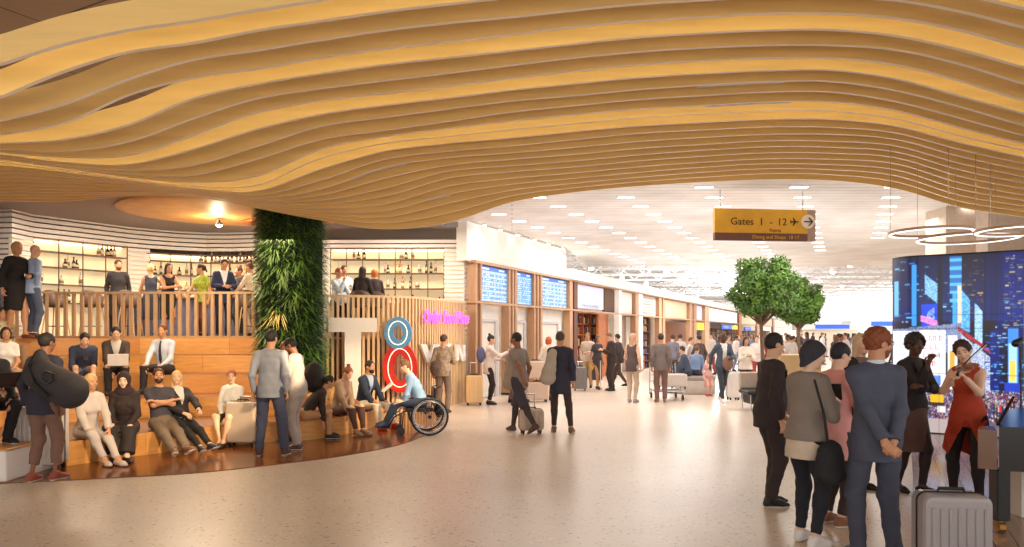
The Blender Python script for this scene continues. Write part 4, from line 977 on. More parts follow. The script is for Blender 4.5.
# ------------------------------------------------------------------ trees
def leaf_cloud(name, centers, n, m, parent, size=0.05, seed=1):
    rg = np.random.default_rng(seed); cs = np.array(centers); w = cs[:, 3] ** 2; idx = rg.choice(len(cs), n, p=w / w.sum())
    d = rg.normal(size=(n, 3)); d /= np.linalg.norm(d, axis=1)[:, None]; r = cs[idx, 3] * rg.uniform(0.55, 1.08, n)
    P = cs[idx, :3] + d * r[:, None] * np.array([1, 1, 0.85])
    a = rg.normal(size=(n, 3)); a /= np.linalg.norm(a, axis=1)[:, None]; b = np.cross(a, d + 0.01); b /= np.linalg.norm(b, axis=1)[:, None]
    L_ = size * rg.uniform(0.7, 1.3, n)[:, None]; V = np.stack([P - a * L_, P + b * L_ * 0.5, P + a * L_, P - b * L_ * 0.5], 1).reshape(-1, 3)
    Fc = np.arange(n * 4).reshape(-1, 4); me = bpy.data.meshes.new(name); me.from_pydata(V.tolist(), [], Fc.tolist())
    o = link(name, me, m, parent); o['kind'] = 'stuff'; return o
def tree(px, Y, ptop, pbot, wpx, label, seed):
    s = Y / F; t = thing('indoor_tree', label, 'tree', (fx(px, Y), Y, 0)); rg = random.Random(seed)
    zt = CZ + (HY - ptop) * s; zb = CZ + (HY - pbot) * s; zc = (zt + zb) / 2; R_ = wpx / 2 * s; H_ = (zt - zb) / 2
    MB().tube([(0, 0, 0.4), (0.02, 0, 1.0), (-0.02, 0.02, zb), (0, 0, zc)], [0.07, 0.055, 0.05, 0.03], 8).build('trunk', mat('bark', srgb(116, 92, 74), 0.9, var=0.2, scale=20), t, True)
    C_ = [(0, 0, zc, H_ * 0.75)]
    for i in range(44):
        a = rg.uniform(0, 2 * PI); u_ = rg.uniform(-0.85, 0.85); rr = R_ * math.sqrt(1 - u_ * u_) * rg.uniform(0.5, 0.85)
        C_.append((rr * math.cos(a), rr * math.sin(a), zc + u_ * H_ * 0.85, rg.uniform(0.18, 0.32)))
        if i % 2: MB().tube([(0, 0, zb - 0.1), (rr * math.cos(a) * 0.5, rr * math.sin(a) * 0.5, zb + 0.25 + u_ * 0.1), (rr * math.cos(a), rr * math.sin(a), zc + u_ * H_ * 0.8)], [0.03, 0.02, 0.008], 5).build('branch', mat('bark', srgb(116, 92, 74), 0.9), t)
    leaf_cloud('foliage', C_, 15000, leafmat('tree_leaf', srgb(44, 80, 22), srgb(108, 146, 50), 2.0), t, 0.048, seed)
    q = MB().lathe([(0.42, 0), (0.5, 0.5), (0.5, 0.56), (0.44, 0.56), (0.42, 0.48), (0.05, 0.48)], n=24); q.build('planter', M_grey, t, True)
tree(762, 20.0, 254, 322, 70, 'larger leafy indoor tree nearer the shops', 4)
tree(799, 23.5, 274, 327, 50, 'smaller leafy indoor tree to the right', 9)
# ------------------------------------------------------------------ figures: distance fields meshed by surface nets
class Field:
    def __init__(s): s.p = []; s.cut = []; s.wr = None
    def rc(s, a, b, r1, r2, k=0.03, sq=None, flat=False):
        s.p.append(('rc', np.array(a, float), np.array(b, float), r1, r2, k, sq, flat)); return s
    def el(s, c, r, R=None, k=0.03): s.p.append(('el', np.array(c, float), np.array(r, float), None if R is None else np.array(R, float), k)); return s
    def plane(s, p, n): s.cut.append(('pl', np.array(p, float), np.array(n, float) / np.linalg.norm(n))); return s      # keeps the side n points away from
    def sub(s, fn): s.cut.append(('fn', fn)); return s
    def mesh(s, h, name, m, parent, disp=None):
        lo = np.full(3, 1e9); hi = np.full(3, -1e9)
        for q in s.p:
            if q[0] == 'rc':
                r = max(q[3], q[4]); f = 1.0 if q[6] is None else max(1, q[6][1])
                lo = np.minimum(lo, np.minimum(q[1], q[2]) - r * f); hi = np.maximum(hi, np.maximum(q[1], q[2]) + r * f)
            else: r = q[2].max(); lo = np.minimum(lo, q[1] - r); hi = np.maximum(hi, q[1] + r)
        lo -= 0.03 + 2 * h; hi += 0.03 + 2 * h
        n = np.ceil((hi - lo) / h).astype(int) + 1
        ax = [lo[i] + h * np.arange(n[i]) for i in range(3)]
        vol = np.full(n, 0.5, np.float32)
        for q in s.p:
            if q[0] == 'rc': _, a, b, r1, r2, k, sq, flat = q; f = 1.0 if sq is None else max(1, sq[1]); m_ = max(r1, r2) * f + k + 2.5 * h; l_ = np.minimum(a, b) - m_; h_ = np.maximum(a, b) + m_
            else: _, c, r, R, k = q; m_ = r.max() + k + 2.5 * h; l_ = c - m_; h_ = c + m_
            i0 = np.clip(np.floor((l_ - lo) / h).astype(int), 0, n - 1); i1 = np.clip(np.ceil((h_ - lo) / h).astype(int) + 1, 1, n)
            x = ax[0][i0[0]:i1[0]][:, None, None]; y = ax[1][i0[1]:i1[1]][None, :, None]; z = ax[2][i0[2]:i1[2]][None, None, :]
            if q[0] == 'rc':
                ab = b - a; L2 = max(1e-9, float(ab @ ab)); t = np.clip(((x - a[0]) * ab[0] + (y - a[1]) * ab[1] + (z - a[2]) * ab[2]) / L2, 0, 1)
                dx = x - a[0] - t * ab[0]; dy = y - a[1] - t * ab[1]; dz = z - a[2] - t * ab[2]
                if sq is not None:
                    d_ = np.array(sq[0], float); d_ /= np.linalg.norm(d_); c_ = (dx * d_[0] + dy * d_[1] + dz * d_[2]) * (1 - 1 / sq[1]); dx = dx - c_ * d_[0]; dy = dy - c_ * d_[1]; dz = dz - c_ * d_[2]
                d = np.sqrt(dx * dx + dy * dy + dz * dz) - (r1 + (r2 - r1) * t)
                if flat:
                    u = ab / math.sqrt(L2); d = np.maximum(d, (x - b[0]) * u[0] + (y - b[1]) * u[1] + (z - b[2]) * u[2])
            else:
                p = [x - c[0], y - c[1], z - c[2]]
                if R is not None: p = [p[0] * R[0, i] + p[1] * R[1, i] + p[2] * R[2, i] for i in range(3)]
                k0 = np.sqrt((p[0] / r[0]) ** 2 + (p[1] / r[1]) ** 2 + (p[2] / r[2]) ** 2); k1 = np.sqrt((p[0] / r[0] ** 2) ** 2 + (p[1] / r[1] ** 2) ** 2 + (p[2] / r[2] ** 2) ** 2) + 1e-9
                d = k0 * (k0 - 1) / k1
            sl = vol[i0[0]:i1[0], i0[1]:i1[1], i0[2]:i1[2]]
            hh = np.clip(0.5 + 0.5 * (d - sl) / k, 0, 1); sl[...] = d * (1 - hh) + sl * hh - k * hh * (1 - hh)
        X = ax[0][:, None, None]; Y = ax[1][None, :, None]; Z = ax[2][None, None, :]
        if disp is not None: vol = vol + disp(X, Y, Z).astype(np.float32)
        for c in s.cut:
            if c[0] == 'pl': vol = np.maximum(vol, ((X - c[1][0]) * c[2][0] + (Y - c[1][1]) * c[2][1] + (Z - c[1][2]) * c[2][2]).astype(np.float32))
            else: vol = np.maximum(vol, -c[1](X, Y, Z))
        vol[0] = vol[-1] = 0.5; vol[:, 0] = vol[:, -1] = 0.5; vol[:, :, 0] = vol[:, :, -1] = 0.5
        V, Q = nets(vol, lo, h)
        if len(V) == 0: return None
        me = bpy.data.meshes.new(name); me.vertices.add(len(V)); me.vertices.foreach_set('co', V.astype(np.float32).ravel())
        me.loops.add(len(Q) * 4); me.loops.foreach_set('vertex_index', Q.ravel().astype(np.int32)); me.polygons.add(len(Q)); me.polygons.foreach_set('loop_start', np.arange(0, len(Q) * 4, 4, dtype=np.int32))
        me.polygons.foreach_set('loop_total', np.full(len(Q), 4, np.int32)); me.update(calc_edges=True)
        return link(name, me, m, parent, True)
def nets(vol, lo, h):
    s = vol < 0; n = np.array(vol.shape); cn = n - 1; st = np.array([cn[1] * cn[2], cn[2], 1]); N_ = int(cn.prod())
    cnt = np.zeros(N_, np.int32); pos = np.zeros((N_, 3)); Q = []
    ids = []; pts = []
    for a in range(3):
        sl0 = [slice(None)] * 3; sl1 = [slice(None)] * 3; sl0[a] = slice(0, -1); sl1[a] = slice(1, None)
        m = s[tuple(sl0)] != s[tuple(sl1)]; E = np.argwhere(m)
        if len(E) == 0: continue
        E2 = E.copy(); E2[:, a] += 1
        v0 = vol[E[:, 0], E[:, 1], E[:, 2]]; v1 = vol[E2[:, 0], E2[:, 1], E2[:, 2]]; t = v0 / (v0 - v1)
        P = E.astype(float); P[:, a] += t; b, c = [(1, 2), (2, 0), (0, 1)][a]
        quad = []
        for (db, dc) in ((0, 0), (-1, 0), (-1, -1), (0, -1)):
            C = E.copy(); C[:, b] += db; C[:, c] += dc; i = C @ st; quad.append(i); ids.append(i); pts.append(P)
        q = np.stack(quad, 1); fl_ = s[E[:, 0], E[:, 1], E[:, 2]]; q[~fl_] = q[~fl_][:, ::-1]; Q.append(q)
    if not ids: return np.zeros((0, 3)), None
    ids = np.concatenate(ids); pts = np.concatenate(pts); u, inv = np.unique(ids, return_inverse=True)
    c = np.bincount(inv); V = np.stack([np.bincount(inv, pts[:, k]) / c for k in range(3)], 1)
    Q = np.concatenate(Q); Q = np.searchsorted(u, Q)
    return V * h + lo, Q

def Rm(ax, deg):
    a = math.radians(deg); c, s = math.cos(a), math.sin(a)
    if ax == 'x': return np.array([[1, 0, 0], [0, c, -s], [0, s, c]])
    if ax == 'y': return np.array([[c, 0, s], [0, 1, 0], [-s, 0, c]])
    return np.array([[c, -s, 0], [s, c, 0], [0, 0, 1]])
def nrm(v): v = np.array(v, float); return v / (np.linalg.norm(v) + 1e-9)
def ik(a, c, l1, l2, pole):
    d = c - a; L = np.linalg.norm(d)
    if L > (l1 + l2) * 0.995: c = a + d / L * (l1 + l2) * 0.995; d = c - a; L = np.linalg.norm(d)
    u = d / L; x = (l1 * l1 - l2 * l2 + L * L) / (2 * L); hh = math.sqrt(max(0, l1 * l1 - x * x)); p = np.array(pole, float); p = p - u * (p @ u)
    return a + u * x + nrm(p) * hh, c

ARMS = {  # wrist target relative to pelvis (x outward for that side), elbow pole
 'down': ((0.225, -0.03, -0.04), (0.3, 1, 0)), 'pocket': ((0.20, -0.07, 0.04), (0.8, 0.9, 0)), 'back': ((0.03, 0.175, 0.0), (1, 0.25, 0)),
 'fold': ((-0.11, -0.22, 0.28), (1, -0.2, -0.8)), 'front': ((0.07, -0.30, 0.22), (0.7, 0.5, -0.6)), 'hold': ((0.05, -0.28, 0.30), (0.6, 0.5, -0.8)), 'lap': ((0.06, -0.28, 0.06), (0.8, 0.6, 0)), 'knee': ((0.13, -0.42, 0.06), (0.8, 0.4, 0)),
 'laptop': ((0.10, -0.38, 0.10), (0.8, 0.4, 0)), 'chin': ((0.02, -0.20, 0.50), (0.4, 0.2, -1)), 'hip': ((0.17, 0.0, 0.06), (1, 0.4, 0)), 'prop': ((0.26, 0.28, -0.04), (0.6, 0.8, 0)),
 'wave': ((0.10, -0.42, 0.42), (0.6, 0.2, -0.8)), 'swf': ((0.22, -0.20, 0.02), (0.2, 1, 0)), 'swb': ((0.24, 0.17, -0.01), (0.2, 1, 0)), 'up': ((0.12, -0.40, 0.55), (0.6, 0.2, -0.8)), 'pull': ((0.24, 0.30, -0.02), (0.3, 0.6, 0)),
 'push': ((0.16, -0.42, 0.12), (0.7, 0.7, 0)), 'rail': ((0.14, -0.36, 0.12), (0.8, 0.5, -0.4)),
}
def joints(p):
    s = p['H'] / 1.75; fem = p.get('fem', False); J = {'s': s}
    sit = p.get('sit'); hz = p.get('hipz', 0.92 * s if sit is None else sit + 0.10)
    R1 = Rm('z', p.get('hipyaw', 0)) @ Rm('y', p.get('side', 0)) @ Rm('x', p.get('lean', 2 if sit is None else 8))
    R2 = Rm('z', p.get('twist', 0)) @ R1 @ Rm('x', p.get('hunch', 3))
    P = np.array([p.get('shift', 0), 0, hz]); J['P'] = P; J['R1'] = R1; J['R2'] = R2
    Wt = P + R1 @ np.array([0, 0, 0.19]) * s; J['W'] = Wt; Nk = Wt + R2 @ np.array([0, 0.012, 0.335]) * s; J['N'] = Nk
    sw = (0.142 if fem else 0.164) * p.get('wide', 1.0)
    Rh = Rm('z', p.get('twist', 0) + p.get('hy', 0)) @ Rm('x', p.get('hp', 4)) @ Rm('y', p.get('hr', 0)); J['Rh'] = Rh
    J['Hc'] = Nk + (R2 @ np.array([0, -0.012, 0.05]) + Rh @ np.array([0, -0.012, 0.125])) * s
    arms = p.get('arms', ('down', 'down'))
    for i, (sx, nm) in enumerate(((-1, 'R'), (1, 'L'))):
        S = Wt + R2 @ np.array([sx * sw, 0.005, 0.275]) * s; J['S' + nm] = S
        sp = arms[i]
        tg, pole = ARMS[sp] if isinstance(sp, str) else (sp if isinstance(sp[0], tuple) else (sp, (0.6, 0.6, -0.5)))
        base = Wt + R2 @ np.array([0, 0, -0.19]) * s
        Wr = base + R2 @ np.array([tg[0] * sx, tg[1], tg[2]]) * s
        E, Wr = ik(S, Wr, 0.285 * s, 0.25 * s, R2 @ np.array([pole[0] * sx, pole[1], pole[2]])); J['E' + nm] = E; J['Wr' + nm] = Wr
        hd = p.get('hand' + nm); fd = nrm(Wr - E) if hd is None else nrm(R2 @ np.array([hd[0] * sx, hd[1], hd[2]])); J['hd' + nm] = fd
        pn = p.get('palm' + nm, (-1, 0, 0) if sp in ('down', 'swf', 'swb', 'pull') else (-0.5, 0.2, -0.9)); J['pn' + nm] = nrm(R2 @ np.array([pn[0] * sx, pn[1], pn[2]]))
        Hp = P + R1 @ np.array([sx * 0.088, 0, -0.02]) * s; J['H' + nm] = Hp
        ft = p.get('feet')
        if ft: A = np.array(ft[i], float) * np.array([1, 1, 1]); A[0] *= 1
        elif sit is not None: A = np.array([P[0] + sx * 0.11, -0.42, 0.085])
        else: A = np.array([sx * 0.095 * (0.8 if fem else 1), 0.0, 0.085])
        A[:2] *= s; kp = p.get('kpole', (0.12 * sx, -1, 0.35 if sit is not None else 0))
        K, A = ik(Hp, A, 0.425 * s, 0.41 * s, np.array(kp, float)); J['K' + nm] = K; J['A' + nm] = A
        fy = p.get('toes', (-10, 10))[i] ; pit = p.get('pitch', (0, 0))[i]; J['fd' + nm] = Rm('z', fy) @ Rm('x', pit) @ np.array([0, -1, 0]); J['fu' + nm] = Rm('z', fy) @ Rm('x', pit) @ np.array([0, 0, 1])
    return J
def torso(f, J, t, fem, fat=1.0, top=True):
    s = J['s']; P, R1, R2, Wt, Nk = J['P'], J['R1'], J['R2'], J['W'], J['N']; k = 0.05 * s
    f.el(P + R1 @ [0, 0.005, 0.02 * s], np.array([0.152 if not fem else 0.158, 0.112, 0.125]) * s + t, R1, k)
    f.el(Wt + R1 @ [0, -0.005 * s, -0.02 * s], np.array([0.138 * fat if not fem else 0.118, 0.098 * fat, 0.15]) * s + t, R1, k)
    f.el(Wt + R2 @ [0, -0.004 * s, 0.15 * s], np.array([0.150 * fat if not fem else 0.128, 0.106, 0.175]) * s + t, R2, k)
    if fem:
        for sx in (-1, 1): f.el(Wt + R2 @ [sx * 0.062 * s, -0.085 * s, 0.15 * s], np.array([0.055, 0.05, 0.055]) * s + t * 0.6, R2, 0.04)
    f.rc(J['SR'] + R2 @ [0.03 * s, 0, 0.005], J['SL'] + R2 @ [-0.03 * s, 0, 0.005], 0.052 * s + t, 0.052 * s + t, k)
    f.rc(Wt + R2 @ [-0.06 * s, 0.01, 0.30 * s], Wt + R2 @ [0.06 * s, 0.01, 0.30 * s], 0.045 * s + t * .8, 0.045 * s + t * .8, k)
def arm(f, J, nm, t, frac=1.0, rw=None, k=0.03):
    s = J['s']; S, E, Wr = J['S' + nm], J['E' + nm], J['Wr' + nm]
    if frac <= 0.5:
        f.rc(S, S + (E - S) * frac * 2, 0.046 * s + t, 0.042 * s + t, k, flat=True)
    else:
        f.rc(S, E, 0.046 * s + t, 0.037 * s + t, k); b = E + (Wr - E) * (frac - 0.5) * 2; f.rc(E, b, 0.037 * s + t, (0.028 * s + t) if rw is None else rw, k, flat=True)
def leg(f, J, nm, t, frac=1.0, rk=None, ra=None, k=0.035):
    s = J['s']; H_, K, A = J['H' + nm], J['K' + nm], J['A' + nm]; rk = 0.054 * s + t if rk is None else rk
    f.rc(H_, K, 0.086 * s + t, rk, k)
    if frac < 0.5: return
    u = (frac - 0.5) * 2; b = K + (A - K) * u
    f.rc(K, b, rk, (0.037 * s + t) if ra is None else ra, k, flat=True)
    if ra is None: c = K + (A - K) * 0.3 + nrm(np.cross(np.cross(A - K, J['fd' + nm]), A - K)) * -0.014 * s; f.el(c, np.array([0.05, 0.05, 0.11]) * s + t, None, k) if abs(nrm(A - K)[2]) > 0.8 else None
def hand(f, J, nm, h):
    s = J['s']; Wr, d, n = J['Wr' + nm], J['hd' + nm], J['pn' + nm]; n = nrm(n - d * (n @ d)); sd = np.cross(d, n); rr = lambda r: max(r * s, 0.62 * h); kk = 0.008
    if nm == 'L': sd = -sd
    pe = Wr + d * 0.085 * s
    f.rc(Wr, pe, rr(0.024), rr(0.030), 0.02, sq=(n, 0.55) if h < 0.012 else None)
    for i, (o, L_) in enumerate(((0.030, 0.068), (0.010, 0.078), (-0.010, 0.072), (-0.030, 0.056))):
        b = pe + sd * o * s; m1 = b + (nrm(d * 0.8 + n * 0.45)) * L_ * 0.5 * s; m2 = m1 + nrm(d * 0.35 + n * 0.9) * L_ * 0.5 * s
        f.rc(b, m1, rr(0.0095), rr(0.0088), kk); f.rc(m1, m2, rr(0.0088), rr(0.0078), kk)
    b = Wr + d * 0.02 * s + sd * 0.022 * s; m1 = b + nrm(d * 0.7 + sd * 0.7 + n * 0.25) * 0.045 * s; m2 = m1 + nrm(d + n * 0.4 + sd * 0.1) * 0.032 * s
    f.rc(b, m1, rr(0.0125), rr(0.011), 0.012); f.rc(m1, m2, rr(0.0105), rr(0.009), kk)
def foot(f, J, nm, t, sole=False, heel=0.0):
    s = J['s']; A, d, u = J['A' + nm], J['fd' + nm], J['fu' + nm]
    hl = A - d * 0.035 * s - u * (0.045 - heel) * s; bl = A + d * 0.115 * s - u * 0.055 * s; toe = A + d * 0.165 * s - u * 0.060 * s
    f.rc(A, hl, 0.034 * s + t, 0.030 * s + t, 0.03); f.rc(A, bl, 0.036 * s + t, 0.034 * s + t, 0.03, sq=(u, 0.8)); f.rc(bl, toe, 0.036 * s + t, 0.026 * s + t, 0.02, sq=(u, 0.65)); f.rc(hl, bl, 0.026 * s + t, 0.034 * s + t, 0.02)
def head_pts(J):
    s = J['s'] * 0.94; R = J['Rh']; H_ = J['Hc']; return lambda x, y, z: H_ + R @ (np.array([x, y, z]) * s)
SKIN = {'fair': (232, 190, 164), 'light': (220, 172, 142), 'tan': (196, 142, 108), 'brown': (140, 92, 66), 'dark': (88, 58, 44)}
def wr(amp, sc=1.0, ph=0.0):
    if amp <= 0: return None
    return lambda X, Y, Z: amp * (np.sin(26 * sc * Z + 14 * sc * X + ph + 2.2 * np.sin(9 * Y + 5 * X)) * 0.5 + np.sin(41 * sc * X - 23 * sc * Z + 17 * sc * Y + 2 * ph) * 0.3 + np.sin(60 * sc * Z - 30 * sc * Y + ph) * 0.25)
NP = [0]
def person(label, loc, rot, group=None, h=None, **p):
    p.setdefault('H', 1.72); NP[0] += 1; ph = NP[0] * 1.7
    root = thing('person', label, 'person', loc, math.radians(rot), group)
    d_ = loc[1]; h = h or min(0.024, max(0.0072, d_ * 0.00105)); s = p['H'] / 1.75; fem = p.get('fem', False); fat = p.get('fat', 1.0)
    J = joints(p); near = h < 0.0125; sh = s * 0.94
    sk = mat('skin_' + p.get('skin', 'light'), srgb(*SKIN[p.get('skin', 'light')]), 0.55, var=0.05, scale=20)
    # body: one continuous surface
    f = Field(); torso(f, J, 0, fem, fat)
    hp = head_pts(J); R = J['Rh']
    f.rc(J['N'] - J['R2'] @ [0, 0, 0.03 * s], hp(0, 0.012, -0.07), (0.050 if fem else 0.058) * s, (0.046 if fem else 0.054) * s, 0.03)
    f.el(hp(0, 0.008, 0.02), np.array([0.074, 0.092, 0.094]) * sh, R, 0.02)
    f.el(hp(0, -0.022, -0.048), np.array([0.056, 0.064, 0.066]) * sh, R, 0.03); f.el(hp(0, -0.058, -0.092), np.array([0.024, 0.024, 0.02]) * sh, R, 0.03)
    if h < 0.02:
        rr = lambda r: max(r * sh, 0.55 * h)
        f.rc(hp(0, -0.080, 0.012), hp(0, -0.108, -0.026), rr(0.008), rr(0.0125), 0.012); f.rc(hp(-0.010, -0.094, -0.031), hp(0.010, -0.094, -0.031), rr(0.009), rr(0.009), 0.01)
        for sx in (-1, 1):
            f.el(hp(sx * 0.076, 0.012, -0.008), np.array([0.010, 0.018, 0.031]) * sh + 0.3 * h, R, 0.006)
            f.rc(hp(sx * 0.012, -0.080, 0.028), hp(sx * 0.044, -0.072, 0.026), rr(0.008), rr(0.007), 0.012)
            f.el(hp(sx * 0.042, -0.058, -0.028), np.array([0.022, 0.02, 0.02]) * sh, R, 0.02)
        f.rc(hp(-0.017, -0.084, -0.058), hp(0.017, -0.084, -0.058), rr(0.0075), rr(0.0075), 0.008)
    for nm in 'RL':
        arm(f, J, nm, -0.005 if p.get('top', 'shirt') not in ('tank', 'tee', 'half') else 0); hand(f, J, nm, h); leg(f, J, nm, -0.016 if p.get('low', 'trousers') in ('trousers', 'wide', 'capri') else -0.006)
        foot(f, J, nm, -0.006, heel=p.get('heel', 0) * 0)
    f.mesh(h, 'body', sk, root)
    # eyes, brows, lips
    if h < 0.017 and p.get('face', True):
        for sx in (-1, 1):
            q = MB(); c = hp(sx * 0.031, -0.0775, 0.006); q.M = Matrix.Translation(Vector(c)); q.lathe([(0.001, -0.007 * sh), (0.008 * sh, -0.004 * sh), (0.0095 * sh, 0), (0.008 * sh, 0.004 * sh), (0.001, 0.007 * sh)], n=8)
            q.build('eye', mat('eye_dark', srgb(38, 28, 24), 0.3), root, True)
        if near:
            q = MB(); q.tube([hp(-0.022, -0.0885, -0.059), hp(-0.01, -0.0935, -0.056), hp(0.01, -0.0935, -0.056), hp(0.022, -0.0885, -0.059)], [0.003 * sh, 0.0055 * sh, 0.0055 * sh, 0.003 * sh], 6); q.build('lips', mat('lips_' + p.get('skin', 'light'), tuple(c * 0.62 for c in srgb(*SKIN[p.get('skin', 'light')])[:1]) + tuple(c * 0.42 for c in srgb(*SKIN[p.get('skin', 'light')])[1:3]) + (1,), 0.5), root, True)
            for sx in (-1, 1):
                q = MB(); q.tube([hp(sx * 0.014, -0.0875, 0.030), hp(sx * 0.032, -0.0845, 0.034), hp(sx * 0.050, -0.0705, 0.028)], [0.0035 * sh, 0.0035 * sh, 0.002 * sh], 5); q.build('eyebrow', cm(p.get('haircol', (50, 36, 28))), root)
    # hair
    st = p.get('hair', 'short'); hc = cm(p.get('haircol', (42, 32, 28)), 0.65, bump=0.3, bscale=120)
    if st not in ('bald', 'hijab', 'beanie', 'turban'):
        f = Field(); big = {'curly': 0.016, 'afro': 0.030}.get(st, 0.009)
        f.el(hp(0, 0.012, 0.026), (np.array([0.076, 0.094, 0.094]) + big) * sh, R, 0.01)
        if st in ('long', 'bob', 'pony', 'bun', 'ponytail'): pass
        if st == 'long':
            for sx in (-1, 1): f.rc(hp(sx * 0.062, 0.02, 0.0), hp(sx * 0.07, 0.035, -0.21), 0.035 * sh, 0.026 * sh, 0.03)
            f.rc(hp(0, 0.05, 0.0), hp(0, 0.075, -0.22), 0.065 * sh, 0.04 * sh, 0.03)
        if st == 'bob': 
            for sx in (-1, 1): f.rc(hp(sx * 0.064, 0.012, 0.0), hp(sx * 0.062, 0.01, -0.085), 0.033 * sh, 0.028 * sh, 0.03)
            f.rc(hp(0, 0.05, 0.0), hp(0, 0.05, -0.08), 0.06 * sh, 0.045 * sh, 0.03)
        if st == 'bun': f.el(hp(0, 0.06, 0.135), np.array([0.04, 0.04, 0.036]) * sh, R, 0.01)
        if st == 'lowbun': f.el(hp(0, 0.115, -0.01), np.array([0.04, 0.035, 0.038]) * sh, R, 0.01)
        if st == 'ponytail': f.rc(hp(0, 0.10, 0.05), hp(0, 0.15, -0.12), 0.03 * sh, 0.018 * sh, 0.02)
        cs = 0.0 if st in ('short', 'curly', 'afro', 'bun', 'lowbun', 'ponytail') else 1.0
        fc_ = hp(0, -0.088, -0.036); fr_x, fr_y, fr_z = (0.066 * sh, 0.088 * sh, (0.118 if cs < 1 else 0.116) * sh)
        def facecut(X, Y, Z):
            a = [X - fc_[0], Y - fc_[1], Z - fc_[2]]; l = [a[0] * R[0, i_] + a[1] * R[1, i_] + a[2] * R[2, i_] for i_ in range(3)]
            return (np.sqrt((l[0] / fr_x) ** 2 + (l[1] / fr_y) ** 2 + (np.where(l[2] > 0, l[2] / fr_z, l[2] / (fr_z * 2))) ** 2) - 1) * 0.05
        f.sub(facecut)
        if not cs: c1 = hp(0, 0.05, -0.062); nv2 = R @ np.array([0, -0.35, -0.93]); f.plane(c1, nv2)
        if not cs:
            for sx in (-1, 1):
                ce = hp(sx * 0.085, -0.012, -0.02); f.sub(lambda X, Y, Z, ce=ce: (np.sqrt((X - ce[0]) ** 2 + (Y - ce[1]) ** 2 + (Z - ce[2]) ** 2) - 0.036 * sh))
        amp = {'curly': 0.010, 'afro': 0.009}.get(st, 0.0035)
        fr = 95 if st in ('curly', 'afro') else 60
        f.mesh(h, 'hair', hc, root, disp=lambda X, Y, Z: amp * np.sin(fr * X + ph) * np.sin(fr * Y) * np.sin(fr * Z + 1) + 0.0)
    if st in ('hijab', 'beanie', 'turban'):
        f = Field(); f.el(hp(0, 0.014, 0.024), (np.array([0.076, 0.094, 0.096]) + 0.02) * sh, R, 0.02)
        if st == 'hijab':
            f.rc(hp(0, 0.01, -0.02), hp(0, 0.01, -0.13), 0.085 * sh, 0.085 * sh, 0.04); f.el(J['N'] + J['R2'] @ [0, 0, 0.0], np.array([0.15, 0.115, 0.09]) * sh, J['R2'], 0.05)
            fc = hp(0, -0.10, -0.012)
            f.sub(lambda X, Y, Z: (np.sqrt(((X - fc[0])) ** 2 + ((Y - fc[1])) ** 2 + ((Z - fc[2]) * 0.78) ** 2) - 0.066 * sh))
            if p.get('shawl'):
                f.el(J['W'] + J['R2'] @ [0, -0.02, 0.12 * sh], np.array([0.16, 0.14, 0.19]) * sh, J['R2'], 0.06)
        else:
            if st == 'turban': f.rc(hp(0, 0.05, -0.02), hp(0, 0.045, -0.10), 0.07 * sh, 0.06 * sh, 0.03)
            f.plane(hp(0, -0.07, 0.045), R @ np.array([0, -0.75, -0.65])); 
            if st == 'beanie': f.plane(hp(0, 0.05, -0.05), R @ np.array([0, -0.3, -0.95]))
        f.mesh(h, 'headscarf' if st != 'beanie' else 'knit_hat', cm(p.get('haircol', (40, 34, 36)), 0.85), root, disp=wr(0.003, 1.5, ph))
    if p.get('beard'):
        f = Field(); f.el(hp(0, -0.030, -0.062), np.array([0.060, 0.068, 0.058]) * sh, R, 0.02); f.el(hp(0, -0.064, -0.095), np.array([0.030, 0.028, 0.026]) * sh, R, 0.02); f.plane(hp(0, -0.06, -0.04), R @ np.array([0, 0.25, 0.97]))
        f.plane(hp(0, 0.022, -0.06), R @ np.array([0, 1.0, 0.0]))
        mo = hp(0, -0.105, -0.058); f.sub(lambda X, Y, Z: np.sqrt((X - mo[0]) ** 2 + (Y - mo[1]) ** 2 + ((Z - mo[2]) * 1.6) ** 2) - 0.022 * sh)
        f.mesh(h, 'beard', hc, root)
    if p.get('glasses') and near:
        q = MB()
        for sx in (-1, 1):
            q.tube([hp(sx * 0.032 + 0.022 * math.cos(a), -0.098, 0.008 + 0.017 * math.sin(a)) for a in np.linspace(0, 2 * PI, 13)[:-1]], 0.0022, 5, closed=True); q.tube([hp(sx * 0.054, -0.096, 0.012), hp(sx * 0.078, -0.03, 0.014), hp(sx * 0.080, 0.02, 0.006)], 0.002, 5)
        q.tube([hp(-0.011, -0.1, 0.012), hp(0.011, -0.1, 0.012)], 0.002, 5); q.build('glasses', M_black, root)
    # garments
    sit = p.get('sit') is not None
    def under(col, t=0.008):   # shirt front and collar beneath a jacket
        f = Field(); torso(f, J, t, fem, fat); f.rc(J['N'] - J['R2'] @ [0, 0, 0.04 * s], J['N'] + J['R2'] @ [0, -0.004, 0.035 * s], 0.062 * s + t, 0.060 * s + t * .6, 0.02, flat=True)
        f.mesh(h, 'shirt', cm(col), root)
    tp = p.get('top', 'shirt'); tc = p.get('topcol', (120, 120, 120))
    amp = 0.0055 if near else 0.0025
    if tp:
        T_ = {'tee': (0.010, 0.34, None), 'tank': (0.006, 0, None), 'shirt': (0.012, 1.0, 0.036), 'sweater': (0.016, 0.97, 0.046), 'jacket': (0.018, 0.97, 0.052), 'blazer': (0.015, 0.97, 0.048), 'coat': (0.028, 0.97, 0.055), 'half': (0.014, 0.66, None)}[tp]
        t, fr_, rw = T_; fr_ = p.get('sleeve', fr_)
        if p.get('under'): under(p['under'])
        f = Field(); torso(f, J, t, fem, fat)
        if fr_ > 0:
            for nm in 'RL': arm(f, J, nm, t * 0.8 + 0.002, fr_, None if rw is None or fr_ < 0.95 else rw * s)
